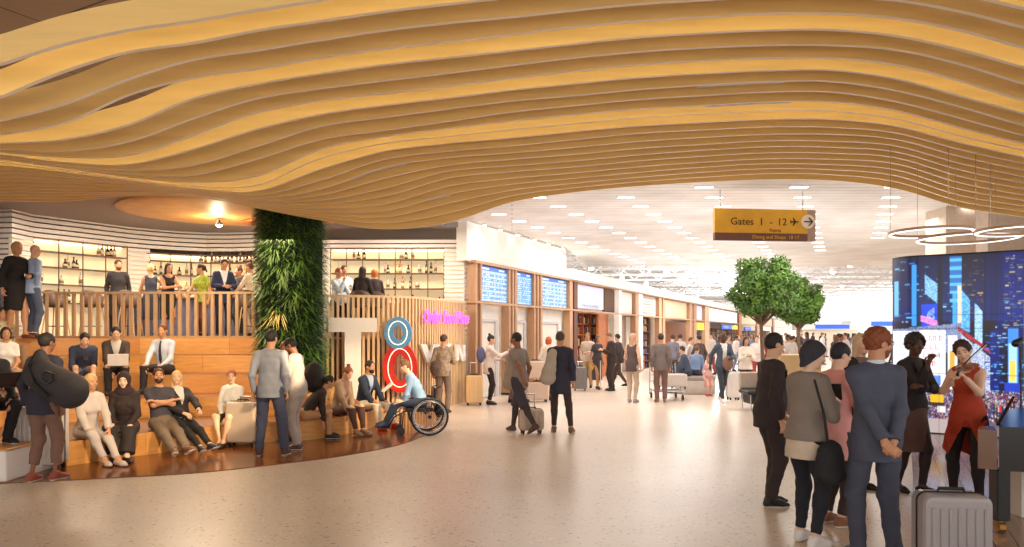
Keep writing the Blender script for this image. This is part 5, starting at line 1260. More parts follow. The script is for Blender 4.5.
        hem = p.get('hem', {'tee': 0.10, 'tank': 0.08, 'shirt': 0.10, 'sweater': 0.10, 'jacket': 0.12, 'blazer': 0.19, 'coat': 0.42, 'half': 0.1}[tp]) * s
        R1, P = J['R1'], J['P']
        if not sit:
            fl_ = p.get('flare', 1.0); bt = P + np.array([0, 0.004, -hem]); f.rc(P + R1 @ [0, 0, 0.06 * s], bt, 0.150 * s + t, (0.156 * s + t) * fl_, 0.05, sq=((0, 1, 0), 0.86)); f.plane(bt, (0, 0, -1))
        else:
            dn = -(R1 @ np.array([0, 0, 1.0])); f.plane(P - dn * 0.03 * s, dn)
        if tp in ('sweater', 'jacket', 'coat', 'shirt', 'blazer') and not p.get('nocollar'):
            f.rc(J['N'] - J['R2'] @ [0, 0, 0.05 * s], J['N'] + J['R2'] @ [0, 0, 0.012 * s], 0.075 * s + t * .5, 0.066 * s + t * .5, 0.03, flat=True)
        if tp in ('blazer', 'coat', 'jacket') and p.get('under'):
            zt = 0.36 * s; zb = p.get('vee', 0.02) * s; Rt = J['R2']; C = J['W']; w_ = p.get('veew', 0.085) * s
            def vcut(X, Y, Z):
                a = [(X - C[0]), (Y - C[1]), (Z - C[2])]; lx = a[0] * Rt[0, 0] + a[1] * Rt[1, 0] + a[2] * Rt[2, 0]; ly = a[0] * Rt[0, 1] + a[1] * Rt[1, 1] + a[2] * Rt[2, 1]; lz = a[0] * Rt[0, 2] + a[1] * Rt[1, 2] + a[2] * Rt[2, 2]
                return np.maximum(np.abs(lx) - np.clip((lz - zb) / (zt - zb), 0, 1.2) * w_, ly + 0.0)
            f.sub(vcut)
            if p.get('openfront'):
                def ocut(X, Y, Z):
                    a = [(X - C[0]), (Y - C[1]), (Z - C[2])]; lx = a[0] * Rt[0, 0] + a[1] * Rt[1, 0] + a[2] * Rt[2, 0]; ly = a[0] * Rt[0, 1] + a[1] * Rt[1, 1] + a[2] * Rt[2, 1]
                    return np.maximum(np.abs(lx) - 0.045 * s, ly + 0.02)
                f.sub(ocut)
        if tp == 'tank':
            nk = J['N'] + J['R2'] @ [0, -0.02, 0.0]; f.sub(lambda X, Y, Z: np.sqrt((X - nk[0]) ** 2 + (Y - nk[1]) ** 2 + (Z - nk[2]) ** 2) - 0.085 * s)
        f.mesh(h, {'tee': 'tshirt', 'tank': 'sleeveless_top', 'half': 'blouse'}.get(tp, tp), p.get('topmat') or cm(tc, 0.8, bump=0.15, bscale=250), root, disp=wr(amp, 1.0, ph))
        if tp in ('blazer',) and near and p.get('under'):
            q = MB(); Rt = J['R2']; C = J['W']
            for sx in (-1, 1):
                pt_ = lambda x, y, z: C + Rt @ (np.array([sx * x, y, z]) * s)
                q.tube([pt_(0.072, -0.055, 0.325), pt_(0.075, -0.112, 0.25), pt_(0.045, -0.136, 0.14), pt_(0.012, -0.13, 0.04)], [0.010, 0.016, 0.013, 0.005], 6)
            q.build('lapels', cm(tuple(max(0, c - 12) for c in tc), 0.8), root, True)
    if p.get('tie'):
        q = MB(); Rt = J['R2']; C = J['W']; pt_ = lambda y, z: C + Rt @ (np.array([0, y, z]) * s)
        q.tube([pt_(-0.072, 0.335), pt_(-0.103, 0.29), pt_(-0.135, 0.16), pt_(-0.128, 0.0), pt_(-0.126, -0.06)], [0.015, 0.014, 0.022, 0.026, 0.01], 8); q.build('tie', cm(p['tie']), root, True)
    if p.get('collar'):
        f = Field(); f.rc(J['N'] - J['R2'] @ [0, 0, 0.03 * s], J['N'] + J['R2'] @ [0, -0.004, 0.045 * s], 0.064 * s, 0.061 * s, 0.02, flat=True); f.mesh(h, 'collar', cm(p['collar']), root)
    # lower garment
    lw = p.get('low', 'trousers'); lc = p.get('lowcol', (50, 50, 58))
    if lw in ('trousers', 'slim', 'wide', 'shorts', 'leggings', 'capri'):
        f = Field(); R1, P = J['R1'], J['P']; t = {'trousers': 0.013, 'slim': 0.006, 'leggings': 0.004, 'wide': 0.02, 'shorts': 0.016, 'capri': 0.014}[lw]
        f.el(P + R1 @ [0, 0.005, 0.02 * s], np.array([0.152 if not fem else 0.158, 0.112, 0.125]) * s + t, R1, 0.05)
        ra = {'trousers': 0.056, 'slim': 0.040, 'leggings': 0.036, 'wide': 0.085, 'shorts': None, 'capri': 0.056}[lw]; rk = {'trousers': 0.070, 'wide': 0.08, 'capri': 0.068}.get(lw)
        fr_ = {'shorts': 0.56, 'capri': 0.86, 'slim': 0.96, 'leggings': 0.95}.get(lw, 1.0)
        for nm in 'RL':
            if lw == 'slim' or lw == 'leggings': leg(f, J, nm, t, fr_)
            elif lw == 'shorts': leg(f, J, nm, t, fr_, 0.08 * s, 0.08 * s)
            else: leg(f, J, nm, t, fr_, rk * s, ra * s)
        wz = P + R1 @ [0, 0, 0.11 * s]; f.plane(wz, R1 @ np.array([0, 0, 1.0]))
        f.mesh(h, {'slim': 'trousers', 'wide': 'trousers', 'capri': 'trousers'}.get(lw, lw), p.get('lowmat') or cm(lc, 0.8, bump=0.15, bscale=250), root, disp=wr(amp * (1.0 if lw != 'leggings' else 0.2), 1.2, ph + 2))
    elif lw == 'skirt':
        f = Field(); R1, P = J['R1'], J['P']; f.el(P + R1 @ [0, 0.005, 0.02 * s], np.array([0.160, 0.118, 0.128]) * s, R1, 0.05); L_ = p.get('skirtlen', 0.45) * s
        if sit:
            for nm in 'RL':
                fq = min(1.0, L_ / (0.43 * s)); e = J['H' + nm] + (J['K' + nm] - J['H' + nm]) * fq; f.rc(J['H' + nm], e, 0.10 * s, 0.078 * s, 0.07, flat=fq < 1)
                if L_ > 0.5 * s: u_ = min(0.95, (L_ - 0.43 * s) / (0.41 * s)); f.rc(J['K' + nm], J['K' + nm] + (J['A' + nm] - J['K' + nm]) * u_, 0.085 * s, 0.10 * s, 0.09, flat=True)
        else:
            bt = P + np.array([0, 0, -L_]); f.rc(P, bt, 0.170 * s, 0.172 * s * p.get('flare', 1.0), 0.05, sq=((0, 1, 0), 0.86)); f.plane(bt, (0, 0, -1))
        wz = P + R1 @ [0, 0, 0.12 * s]; f.plane(wz, R1 @ np.array([0, 0, 1.0]))
        f.mesh(h, 'skirt', p.get('lowmat') or cm(lc, 0.8), root, disp=wr(amp, 1.0, ph))
    if p.get('tights'):
        f = Field()
        for nm in 'RL': leg(f, J, nm, 0.003, 0.98)
        f.mesh(h, 'tights', cm(p['tights'], 0.6), root)
    # shoes
    if p.get('shoes', (30, 28, 30)):
        for i, nm in enumerate('RL'):
            f = Field(); foot(f, J, nm, 0.006, heel=0); A, u = J['A' + nm], J['fu' + nm]
            f.plane(A - u * 0.083 * s, -u)
            lowshoe = p.get('heels'); f.plane(A + u * ((-0.012 if lowshoe else 0.02) * s), u)
            if lowshoe: f.rc(A - J['fd' + nm] * 0.045 * s - u * 0.03 * s, A - J['fd' + nm] * 0.05 * s - u * 0.083 * s, 0.016, 0.010, 0.01)
            o = f.mesh(max(h * 0.85, 0.007), 'shoe', cm(p.get('shoes', (30, 28, 30)), 0.5), root)
            if near and not lowshoe:
                f2 = Field(); foot(f2, J, nm, 0.010); f2.plane(A - u * 0.084 * s, -u); f2.plane(A - u * 0.066 * s, u); f2.mesh(h, 'sole', cm(p.get('sole', (226, 222, 216)), 0.6), root)
    return root, J
def wp(root_loc, rot, v):
    """point in a person's own frame -> world"""
    r = math.radians(rot); c, s_ = math.cos(r), math.sin(r); return Vector((root_loc[0] + v[0] * c - v[1] * s_, root_loc[1] + v[0] * s_ + v[1] * c, root_loc[2] + v[2]))
# ------------------------------------------------------------------ carried things and furniture
def suitcase(px, Y, w, dpt, h, rz, col, label, ribs=7, handle=0.0, z=0.0, x=None, tilt=0, group=None, soft=False):
    t = thing('suitcase', label, 'suitcase', (fx(px, Y) if x is None else x, Y, z), math.radians(rz), group)
    if tilt: t.rotation_euler = (math.radians(tilt), 0, math.radians(rz))
    mt = mat('shell_%d_%d_%d' % col, srgb(*col), 0.35, var=0.03, coat=0.2)
    f = Field(); r = 0.045; zl = 0.07
    # rounded shell, front and back halves with a zip seam
    q = MB(); n = 6
    def rr(w_, h_, y, ins):
        pts = []; rad = 0.06
        for (cx, cz, a0) in ((w_ / 2 - rad, h_ - rad, 0), (-w_ / 2 + rad, h_ - rad, 90), (-w_ / 2 + rad, rad, 180), (w_ / 2 - rad, rad, 270)):
            for i in range(n + 1): a = math.radians(a0 + 90 * i / n); pts.append((cx + (rad - ins) * math.cos(a), y, zl + cz + (rad - ins) * math.sin(a)))
        return pts
    for nm, sg in (('front_shell', -1), ('back_shell', 1)):
        q = MB(); rings = [rr(w, h, 0.008 * sg, 0.0), rr(w, h, sg * (dpt / 2 - 0.03), 0.0), rr(w, h, sg * (dpt / 2 - 0.008), 0.012), rr(w, h, sg * dpt / 2, 0.035)]
        m_ = len(rings[0]); vs = [p for r_ in rings for p in r_]; fs = []
        for k in range(3):
            for i in range(m_): j = (i + 1) % m_; f_ = (k * m_ + i, k * m_ + j, (k + 1) * m_ + j, (k + 1) * m_ + i); fs.append(f_ if sg > 0 else f_[::-1])
        cap = tuple(range(3 * m_, 4 * m_)); fs.append(cap if sg > 0 else cap[::-1]); c2 = tuple(range(m_)); fs.append(c2[::-1] if sg > 0 else c2)
        q.add(vs, fs)
        if ribs:
            for i in range(ribs):
                xx = -w / 2 + w * (i + 1) / (ribs + 1); q.tube([(xx, sg * (dpt / 2 + 0.001), zl + 0.14 * h), (xx, sg * (dpt / 2 + 0.004), zl + 0.5 * h), (xx, sg * (dpt / 2 + 0.001), zl + 0.86 * h)], [w * 0.012, w * 0.026, w * 0.012] if False else w * 0.028, 6)
        o = q.build(nm, mt, t, False)
    q = MB(); q.tube(rr(w + 0.004, h + 0.002, 0, 0.0), 0.008, 6, closed=True); q.build('zip_seam', M_black, t)
    for sx in (-1, 1):
        for sy in (-1, 1):
            q = MB(); cx, cy = sx * (w / 2 - 0.06), sy * (dpt / 2 - 0.05); q.M = Matrix.Translation((cx, cy, 0.03)) @ Matrix.Rotation(PI / 2, 4, 'Y'); q.lathe([(0.012, -0.016), (0.028, -0.014), (0.028, 0.014), (0.012, 0.016)], n=12); q.M = Matrix.Translation((cx, cy, 0)); q.box(-0.02, 0.02, -0.02, 0.02, 0.04, 0.085); q.build('wheel', M_black, t)
    MB().tube([(-0.09, 0, zl + h - 0.005), (-0.08, 0, zl + h + 0.03), (0.08, 0, zl + h + 0.03), (0.09, 0, zl + h - 0.005)], 0.012, 8).build('carry_handle', M_black, t)
    if handle:
        q = MB()
        for sx in (-1, 1): q.tube([(sx * 0.08, dpt / 2 - 0.04, zl + h - 0.02), (sx * 0.08, dpt / 2 - 0.04, zl + h + handle)], 0.008, 6)
        q.tube([(-0.09, dpt / 2 - 0.04, zl + h + handle), (0.09, dpt / 2 - 0.04, zl + h + handle)], 0.014, 8); q.build('pull_handle', M_chrome, t)
    return t
def soft(name, label, cat, prims, col, h, loc=(0, 0, 0), rz=0, rough=0.8, parent=None, disp=None, mt=None):
    f = Field()
    for p in prims:
        if p[0] == 'rc': f.rc(p[1], p[2], p[3], p[4], p[5] if len(p) > 5 else 0.03, sq=p[6] if len(p) > 6 else None)
        else: f.el(p[1], p[2], p[3] if len(p) > 3 else None, p[4] if len(p) > 4 else 0.03)
    root = thing(name, label, cat, loc, math.radians(rz)) if parent is None else parent
    f.mesh(h, 'body', mt or cm(col, rough, bump=0.2, bscale=80), root, disp=disp); return root
def laptop(loc, rz, label, col=(196, 196, 200), open_deg=110, tilt=0):
    t = thing('laptop', label, 'laptop', loc, math.radians(rz)); m = cm(col, 0.35)
    box_part('base', -0.16, 0.16, -0.11, 0.11, 0, 0.014, m, t, 0.004); box_part('keyboard', -0.14, 0.14, -0.02, 0.09, 0.0141, 0.0165, M_dark, t)
    q = MB(); a = math.radians(open_deg - 90); q.M = Matrix.Translation((0, -0.11, 0.012)) @ Matrix.Rotation(a, 4, 'X'); q.bbox(-0.16, 0.16, -0.006, 0.002, 0, 0.215, 0.002); o = q.build('lid', m, t)
    q = MB(); q.M = Matrix.Translation((0, -0.11, 0.012)) @ Matrix.Rotation(a, 4, 'X'); q.box(-0.15, 0.15, 0.0021, 0.0035, 0.01, 0.205); q.build('display', mat('laptop_display', srgb(150, 170, 200), 0.3), o)
    return t
def phone(loc, rz, label, tilt=-50, size=(0.075, 0.155), col=(30, 30, 34)):
    t = thing('phone', label, 'phone', loc); t.rotation_euler = (math.radians(tilt), 0, math.radians(rz))
    a, b = size; box_part('case', -a / 2, a / 2, -0.005, 0.005, -b / 2, b / 2, cm(col, 0.4), t, 0.002); box_part('display', -a / 2 + 0.005, a / 2 - 0.005, 0.0051, 0.0062, -b / 2 + 0.008, b / 2 - 0.008, M_black, t)
    return t

# round ottoman benches and seats in the hall
def ottoman(px, Y, r, h, label, col=(190, 180, 170)):
    t = thing('round_bench', label, 'bench', (fx(px, Y), Y, 0)); MB().lathe([(r * 0.96, 0), (r, 0.03), (r, h - 0.1)], n=40).build('drum', cm(col, 0.7), t, True)
    MB().lathe([(r, h - 0.1), (r * 1.02, h - 0.08), (r * 1.02, h - 0.02), (r * 0.97, h), (0.02, h)], n=40).build('cushion', cm((150, 140, 134), 0.8), t, True); return t
def wall_z(px, Y): return CZ - (px - HY) * Y / F

# ---- luggage trolley in the hall
def trolley(px, Y, rz, label):
    t = thing('luggage_trolley', label, 'luggage trolley', (fx(px, Y), Y, 0), math.radians(rz))
    box_part('deck', -0.38, 0.38, -0.5, 0.42, 0.22, 0.26, M_chrome, t, 0.01)
    for sx in (-1, 1):
        MB().tube([(sx * 0.36, -0.5, 0.1), (sx * 0.36, -0.52, 0.3), (sx * 0.34, -0.58, 0.95)], 0.018, 8).build('side_post', M_chrome, t)
        for sy in (-0.44, 0.36):
            q = MB(); q.M = Matrix.Translation((sx * 0.33, sy, 0.075)) @ Matrix.Rotation(PI / 2, 4, 'Y'); q.lathe([(0.03, -0.02), (0.075, -0.018), (0.075, 0.018), (0.03, 0.02)], n=14); q.build('wheel', M_black, t); MB().tube([(sx * 0.33, sy, 0.15), (sx * 0.33, sy, 0.24)], 0.015, 6).build('caster_stem', M_chrome, t)
    MB().tube([(-0.34, -0.58, 0.95), (0.34, -0.58, 0.95)], 0.022, 8).build('push_bar', M_dark, t)
    q = MB()
    for z in (0.45, 0.62): q.tube([(-0.36, -0.54, z), (0.36, -0.54, z)], 0.012, 6)
    q.build('cross_bars', M_chrome, t); return t

# ---- wheelchair
def wheelchair(loc, rz, label):
    t = thing('wheelchair', label, 'wheelchair', loc, math.radians(rz)); Rw = 0.31
    for sx in (-1, 1):
        x = sx * 0.30
        q = MB(); q.tube([(x + sx * 0.02, 0.12 + Rw * math.cos(a), Rw + Rw * math.sin(a) * 0.985) for a in np.linspace(0, 2 * PI, 41)[:-1]], 0.017, 8, closed=True); w = q.build('wheel', M_black, t, True)
        MB().tube([(x + sx * 0.02, 0.12 + (Rw - 0.025) * math.cos(a), Rw + (Rw - 0.025) * math.sin(a)) for a in np.linspace(0, 2 * PI, 41)[:-1]], 0.008, 6, closed=True).build('rim', M_chrome, w, True)
        MB().tube([(x + sx * 0.055, 0.12 + 0.265 * math.cos(a), Rw + 0.265 * math.sin(a)) for a in np.linspace(0, 2 * PI, 41)[:-1]], 0.009, 6, closed=True).build('push_rim', M_chrome, w, True)
        q = MB()
        for k in range(12): a = 2 * PI * k / 12; q.tube([(x + sx * 0.02, 0.12, Rw), (x + sx * 0.02, 0.12 + 0.29 * math.cos(a + .1), Rw + 0.29 * math.sin(a + .1))], 0.0022, 4)
        q.build('spokes', M_chrome, w); q = MB(); q.M = Matrix.Translation((x + sx * 0.02, 0.12, Rw)) @ Matrix.Rotation(PI / 2, 4, 'Y'); q.lathe([(0.015, -0.035), (0.03, -0.03), (0.03, 0.03), (0.015, 0.035)], n=12); q.build('hub', M_dark, w)
        q = MB(); q.M = Matrix.Translation((sx * 0.24, -0.36, 0.065)) @ Matrix.Rotation(PI / 2, 4, 'Y'); q.lathe([(0.03, -0.015), (0.065, -0.013), (0.065, 0.013), (0.03, 0.015)], n=14); q.build('caster_wheel', M_black, t)
        q = MB(); q.tube([(sx * 0.24, -0.36, 0.07), (sx * 0.24, -0.34, 0.16), (sx * 0.24, -0.32, 0.4), (sx * 0.24, 0.2, 0.4), (sx * 0.24, 0.24, 0.78), (sx * 0.24, 0.32, 0.82)], 0.014, 8); q.tube([(sx * 0.24, -0.3, 0.4), (sx * 0.2, -0.48, 0.3), (sx * 0.16, -0.56, 0.14)], 0.013, 8); q.build('side_frame', M_dark, t, True)
        box_part('footplate', sx * 0.12 - 0.07, sx * 0.12 + 0.07, -0.70, -0.54, 0.11, 0.125, M_black, t, 0.003)
    q = MB(); q.tube([(-0.3, 0.12, Rw), (0.3, 0.12, Rw)], 0.014, 8); q.build('axle', M_chrome, t)
    box_part('seat', -0.22, 0.22, -0.28, 0.2, 0.40, 0.45, M_black, t, 0.015); box_part('backrest', -0.21, 0.21, 0.2, 0.24, 0.47, 0.80, M_black, t, 0.012)
    soft('bag', '', '', [('el', (0, 0.31, 0.42), (0.17, 0.08, 0.16))], (34, 32, 34), 0.014, parent=t); t.children[-1].name = 'rear_pouch'
    return t
# ------------------------------------------------------------------ everyone in the place
def G(px, Y, z=0.0): return (fx(px, Y), Y, z)
D2 = 0.012
# ---- foreground group at right
l1 = G(769, 7.3); person('person in dark suit standing in profile at the left of the right hand group', l1, 96, H=1.77, top='blazer', topcol=(52, 42, 44), under=(226, 214, 214), lowcol=(54, 42, 42), arms=('down', 'swf'), hair='short', haircol=(34, 28, 28), skin='light', shoes=(24, 20, 22), hem=0.13, toes=(-4, 8), feet=((-.07, .02, .085), (.07, -.05, .085)), hy=2, h=0.008)
l2 = G(806, 5.95); r2, J2 = person('person in grey sweater and dark headscarf looking at a phone with a black shoulder bag', l2, 122, H=1.70, fem=True, top='sweater', topcol=(134, 122, 112), hem=0.02, arms=(((0.10, -0.24, 0.30), (0.5, 0.4, -0.9)), 'hold'), hair='turban', haircol=(52, 50, 58), low='slim', lowcol=(28, 28, 38), shoes=(226, 220, 218), skin='fair', hp=14, hy=-30, feet=((-.10, .02, .085), (.10, -.06, .085)), h=0.0075)
f = Field(); P_ = J2['P']; s_ = J2['s']; bt = P_ + np.array([0, 0.005, -0.17]); f.rc(P_ + np.array([0, 0, .06]), bt, .155, .172, .04, sq=((0, 1, 0), .86)); f.plane(bt, (0, 0, -1)); f.plane(P_ + np.array([0, 0, 0.06]), (0, 0, 1)); f.mesh(0.009, 'shirt_tail', cm((206, 188, 168), 0.8), r2, disp=wr(0.006, 1.2, 1))
w = wp(l2, 122, J2['WrL'] + J2['hdL'] * 0.12 + np.array([0, 0, 0.05])); phone(w, 150, 'black phone held by the person in the grey sweater', tilt=-35, size=(0.09, 0.17))
bg_ = tuple(at(830, 462, 5.72)); soft('shoulder_bag', 'black shoulder bag hanging at the hip of the person in grey', 'bag', [('el', (0, 0, 0.02), (0.13, 0.07, 0.16)), ('el', (0, 0, -0.10), (0.15, 0.085, 0.09))], (26, 25, 27), 0.01, loc=bg_, rz=200, disp=wr(0.006, 1.3, 2))
bag = [o for o in SC.objects if o.name.startswith('shoulder_bag')][-1]
MB().tube([(0.02, 0.0, 0.14), (0.08, 0.02, 0.4), (0.20, 0.05, 0.66)], 0.012, 6).build('strap', M_black, bag); MB().tube([(-0.03, -0.09 + 0.02 * math.cos(a), -0.06 + 0.02 * math.sin(a)) for a in np.linspace(0, 2 * PI, 13)[:-1]], 0.003, 5, closed=True).build('badge', M_chrome, bag)
person('person in pink jacket and short black hair standing behind the grey sweater', G(834, 6.55), 106, H=1.68, top='jacket', topcol=(226, 160, 156), lowcol=(56, 42, 40), low='slim', arms=('front', 'hold'), hair='short', haircol=(38, 36, 44), skin='fair', shoes=(140, 92, 66), hem=0.28, hp=10, hy=-8, h=0.0085)
person('person with long blond hair in a black jacket beside the suited man', G(857, 8.1), 20, H=1.76, fem=True, top='jacket', topcol=(34, 28, 30), under=(120, 100, 100), arms=('fold', 'fold'), hair='long', haircol=(206, 176, 146), low='skirt', lowcol=(190, 120, 116), skirtlen=0.50, skin='light', shoes=(24, 20, 22), heels=True, h=0.009)
l5 = G(876, 5.55); person('person in blue grey suit and glasses seen from behind with clasped hands', l5, 176, H=1.81, wide=0.98, top='blazer', topcol=(72, 76, 94), under=(214, 226, 238), collar=(214, 226, 238), lowcol=(66, 69, 86), arms=(((0.035, 0.205, -0.03), (1, 0.4, 0.1)), ((0.035, 0.215, -0.01), (1, 0.4, 0.1))), handR=(-0.5, 0.35, -0.7), handL=(-0.5, 0.4, -0.7), palmR=(-0.5, 1, 0), palmL=(-0.6, -1, 0), hair='curly', haircol=(126, 66, 34), beard=True, glasses=True, skin='tan', hy=-78, hp=6, hem=0.17, shoes=(30, 26, 26), feet=((-.11, .05, .085), (.12, -.02, .085)), lean=0, hunch=2, h=0.0072)
person('person with black blazer and brown skirt holding a hand to the chin', G(911, 7.9), 18, H=1.76, fem=True, top='blazer', topcol=(38, 30, 32), under=(46, 38, 40), low='skirt', lowcol=(92, 66, 60), skirtlen=0.46, arms=('chin', 'fold'), hair='afro', haircol=(34, 26, 26), skin='dark', tights=(44, 28, 28), shoes=(26, 20, 22), heels=True, hem=0.02, hy=-14, feet=((-.07, .12, .085), (.09, -.06, .085)), h=0.009)
l7 = G(968, 7.35); r7, J7 = person('violinist in a rust red tunic and black leggings with short dark hair', l7, -50, H=1.70, fem=True, wide=0.93, top='tank', topcol=(178, 62, 34), low='leggings', lowcol=(40, 34, 38), arms=(((0.02, -0.40, 0.44), (0.5, -0.1, -1)), ((0.12, -0.40, 0.46), (0.3, -0.2, -1))), hair='curly', haircol=(52, 28, 24), skin='fair', shoes=(210, 180, 160), hp=14, hy=14, hr=-14, hem=0.10, feet=((-.17, .10, .085), (.14, -.10, .085)), h=0.0085)
# tunic skirt split over the front
f = Field(); P_ = J7['P']; bt = P_ + np.array([0, 0.005, -0.44]); f.rc(P_ + np.array([0, 0, .10]), bt, .148, .26, .05, sq=((0, 1, 0), .8)); f.plane(bt + np.array([0, 0, 0.0]), (-0.5, 0, -1)); f.plane(P_ + np.array([0, 0, 0.1]), (0, 0, 1))
f.sub(lambda X, Y, Z: np.maximum(np.abs(X - 0.03) - np.clip((P_[2] - 0.02 - Z) * 0.45, 0, 1), Y - 0.06 + 0 * Z)); f.sub(lambda X, Y, Z: (np.sqrt((X / 1.0) ** 2 + (Y / 0.8) ** 2) - (0.135 + np.clip(P_[2] + 0.1 - Z, 0, 1) * 0.2)) + 0 * Z)
f.mesh(0.009, 'tunic_skirt', cm((178, 62, 34), 0.8), r7, disp=wr(0.006, 0.8, 1))
# violin and bow
hcv = J7['N'] + J7['R2'] @ np.array([0.06, -0.10, 0.05]); hl = J7['WrL'] + J7['hdL'] * 0.06 + np.array([0, 0, 0.05])
vloc = wp(l7, -50, (hcv + hl) / 2); va = wp(l7, -50, hcv); vb = wp(l7, -50, hl); vd = (vb - va).normalized()
vt = thing('violin', 'brown violin held under the chin of the player', 'violin', tuple(va)); vt.rotation_euler = vd.to_track_quat('Y', 'Z').to_euler()
f = Field(); f.el((0, 0.09, 0), (0.10, 0.10, 0.02)); f.el((0, 0.25, 0), (0.082, 0.085, 0.02)); f.rc((0, 0.1, 0), (0, 0.24, 0), 0.055, 0.05, 0.02, sq=((0, 0, 1), 0.34)); f.mesh(0.008, 'body', mat('violin_varnish', srgb(150, 74, 34), 0.3, var=0.1), vt)
MB().tube([(0, 0.3, 0.015), (0, 0.53, 0.02), (0, 0.58, 0.0)], [0.014, 0.011, 0.016], 8).build('neck', M_dark, vt); MB().tube([(0, 0.1, 0.03), (0, 0.5, 0.03)], 0.003, 5).build('strings', M_chrome, vt)
rw_ = wp(l7, -50, J7['WrR'] + J7['hdR'] * 0.09); mid = va.lerp(vb, 0.45) + Vector((0, 0, 0.04)); bt_ = thing('violin_bow', 'thin violin bow drawn across the violin', 'bow', tuple(rw_)); e_ = mid + (mid - rw_).normalized() * 0.36
MB().tube([(0, 0, 0), tuple((e_ - rw_) * 0.5 + Vector((0, 0, 0.012))), tuple(e_ - rw_)], 0.006, 6).build('stick', M_dark, bt_); MB().tube([(0, 0, -0.02), tuple(e_ - rw_ - Vector((0, 0, 0.02)))], 0.003, 5).build('hair_ribbon', M_offwhite, bt_)
# silver suitcase in front
suitcase(951, 4.98, 0.44, 0.25, 0.575, -8, (156, 150, 152), 'silver ribbed hard suitcase in the bottom right corner', ribs=7, z=0)
# ---- grand piano at the right edge
PY = 6.25
pn = thing('grand_piano', 'black grand piano cut by the right picture edge', 'piano', (fx(1010, PY), PY, D2)); M_pno = mat('piano_lacquer', srgb(18, 15, 15), 0.2, var=0.02)
px0 = fx(992, PY) - fx(1010, PY)
q = MB(); q.prism([(px0 + 0.02, -0.06), (px0 + 1.5, -0.30), (px0 + 2.2, 0.7), (px0 + 1.9, 1.5), (px0 + 1.3, 1.45), (px0 + 0.75, 0.95)], 0.55, 0.91); q.build('case', M_pno, pn)
q = MB(); q.prism([(px0, -0.09), (px0 + 1.5, -0.33), (px0 + 2.24, 0.7), (px0 + 1.92, 1.54), (px0 + 1.28, 1.5), (px0 + 0.72, 0.98)], 0.91, 0.935); q.build('top_board', M_pno, pn)
q = MB(); q.prism([(px0 - 0.11, 0.02), (px0 + 0.01, -0.05), (px0 + 0.16, 0.22), (px0 + 0.06, 0.26)], 0.56, 0.90); q.build('fallboard', mat('fallboard_brown', srgb(120, 84, 58), 0.15, coat=0.5), pn)
for (x_, y_) in ((px0 + 0.08, 0.02), (px0 + 1.35, -0.1), (px0 + 1.5, 1.1)):
    q = MB(); q.bbox(x_ - 0.06, x_ + 0.06, y_ - 0.06, y_ + 0.06, 0.11, 0.56, 0.01); l_ = q.build('leg', M_pno, pn); q = MB(); q.M = Matrix.Translation((x_, y_, 0.05)) @ Matrix.Rotation(PI / 2, 4, 'Y'); q.lathe([(0.02, -0.03), (0.05, -0.028), (0.05, 0.028), (0.02, 0.03)], n=14); q.box(-0.1, -0.03, -0.02, 0.02, -0.02, 0.02); q.build('caster', mat('brass', srgb(176, 130, 76), 0.3, metal=0.8), l_)
MB().tube([(px0 + 0.12, 0.1, 0.93), (px0 + 0.36, 0.25, 1.16)], 0.014, 6).build('lid_prop', M_pno, pn)
bn = thing('piano_bench', 'pale bench beside the piano leg', 'bench', (fx(1034, 6.9), 6.9, D2)); box_part('seat', -0.2, 0.5, -0.15, 0.2, 0.44, 0.52, M_offwhite, bn, 0.02)
for x_ in (-0.16, 0.45): box_part('leg', x_ - 0.03, x_ + 0.03, -0.1, 0.15, 0, 0.44, M_offwhite, bn)
# microphone beside the piano
mc = thing('microphone_stand', 'black microphone on a stand at the right picture edge', 'microphone', G(1021, 8.2, D2)); MB().tube([(0, 0, 0), (0, 0, 1.55), (-0.05, 0, 1.62)], 0.01, 6).build('stand', M_dark, mc); MB().lathe([(0.13, 0), (0.13, 0.02), (0.02, 0.04)], n=20).build('base', M_dark, mc); f = Field(); f.rc((-0.06, 0, 1.62), (-0.0, 0, 1.66), 0.045, 0.03); f.mesh(0.01, 'capsule', M_black, mc)

# ---- left foreground
lm = G(43, 8.5, D2); rM, JM = person('person in navy hoodie seen from behind carrying a large dark duffel bag', lm, 172, H=1.76, top='jacket', topcol=(46, 44, 60), low='capri', lowcol=(124, 92, 78), arms=('down', 'down'), hair='short', haircol=(34, 26, 24), skin='brown', shoes=(150, 74, 60), hem=0.14, feet=((-.13, -.03, .085), (.06, .10, .085)), kpole=None or (0, -1, 0), hy=-8, h=0.009)
dl = at(54, 383, 8.14)
dufr = soft('duffel_bag', 'big dark grey duffel bag slung across the back of the hoodie', 'bag', [('rc', (-0.17, 0, 0.06), (0.19, 0.0, -0.05), 0.17, 0.20, 0.03), ('el', (-0.25, 0.06, 0.17), (0.10, 0.07, 0.16)), ('el', (0.02, -0.08, 0.0), (0.24, 0.1, 0.15))], (52, 48, 52), 0.010, loc=tuple(dl), rz=0, disp=wr(0.009, 0.8, 3))
dufr.rotation_euler = (0, math.radians(12), 0)
MB().tube([(0.10, -0.19, 0.13), (0.02, -0.215, 0.15), (-0.03, -0.225, 0.10), (0.0, -0.22, 0.04), (0.07, -0.22, 0.03), (0.11, -0.21, 0.08)], 0.014, 6, closed=True).build('handle_loop', M_black, dufr)
MB().tube([(-0.26, 0.0, 0.30), (-0.22, -0.16, 0.15), (-0.1, -0.2, 0.0), (0.1, -0.22, -0.12)], 0.018, 6).build('strap', M_black, dufr)
suitcase(41, 9.15, 0.58, 0.26, 0.74, 4, (214, 206, 200), 'large white suitcase standing behind the person with the duffel bag', ribs=9, z=D2)
T1, T2, T3, T4, T5 = [RISE * k for k in range(1, 6)]
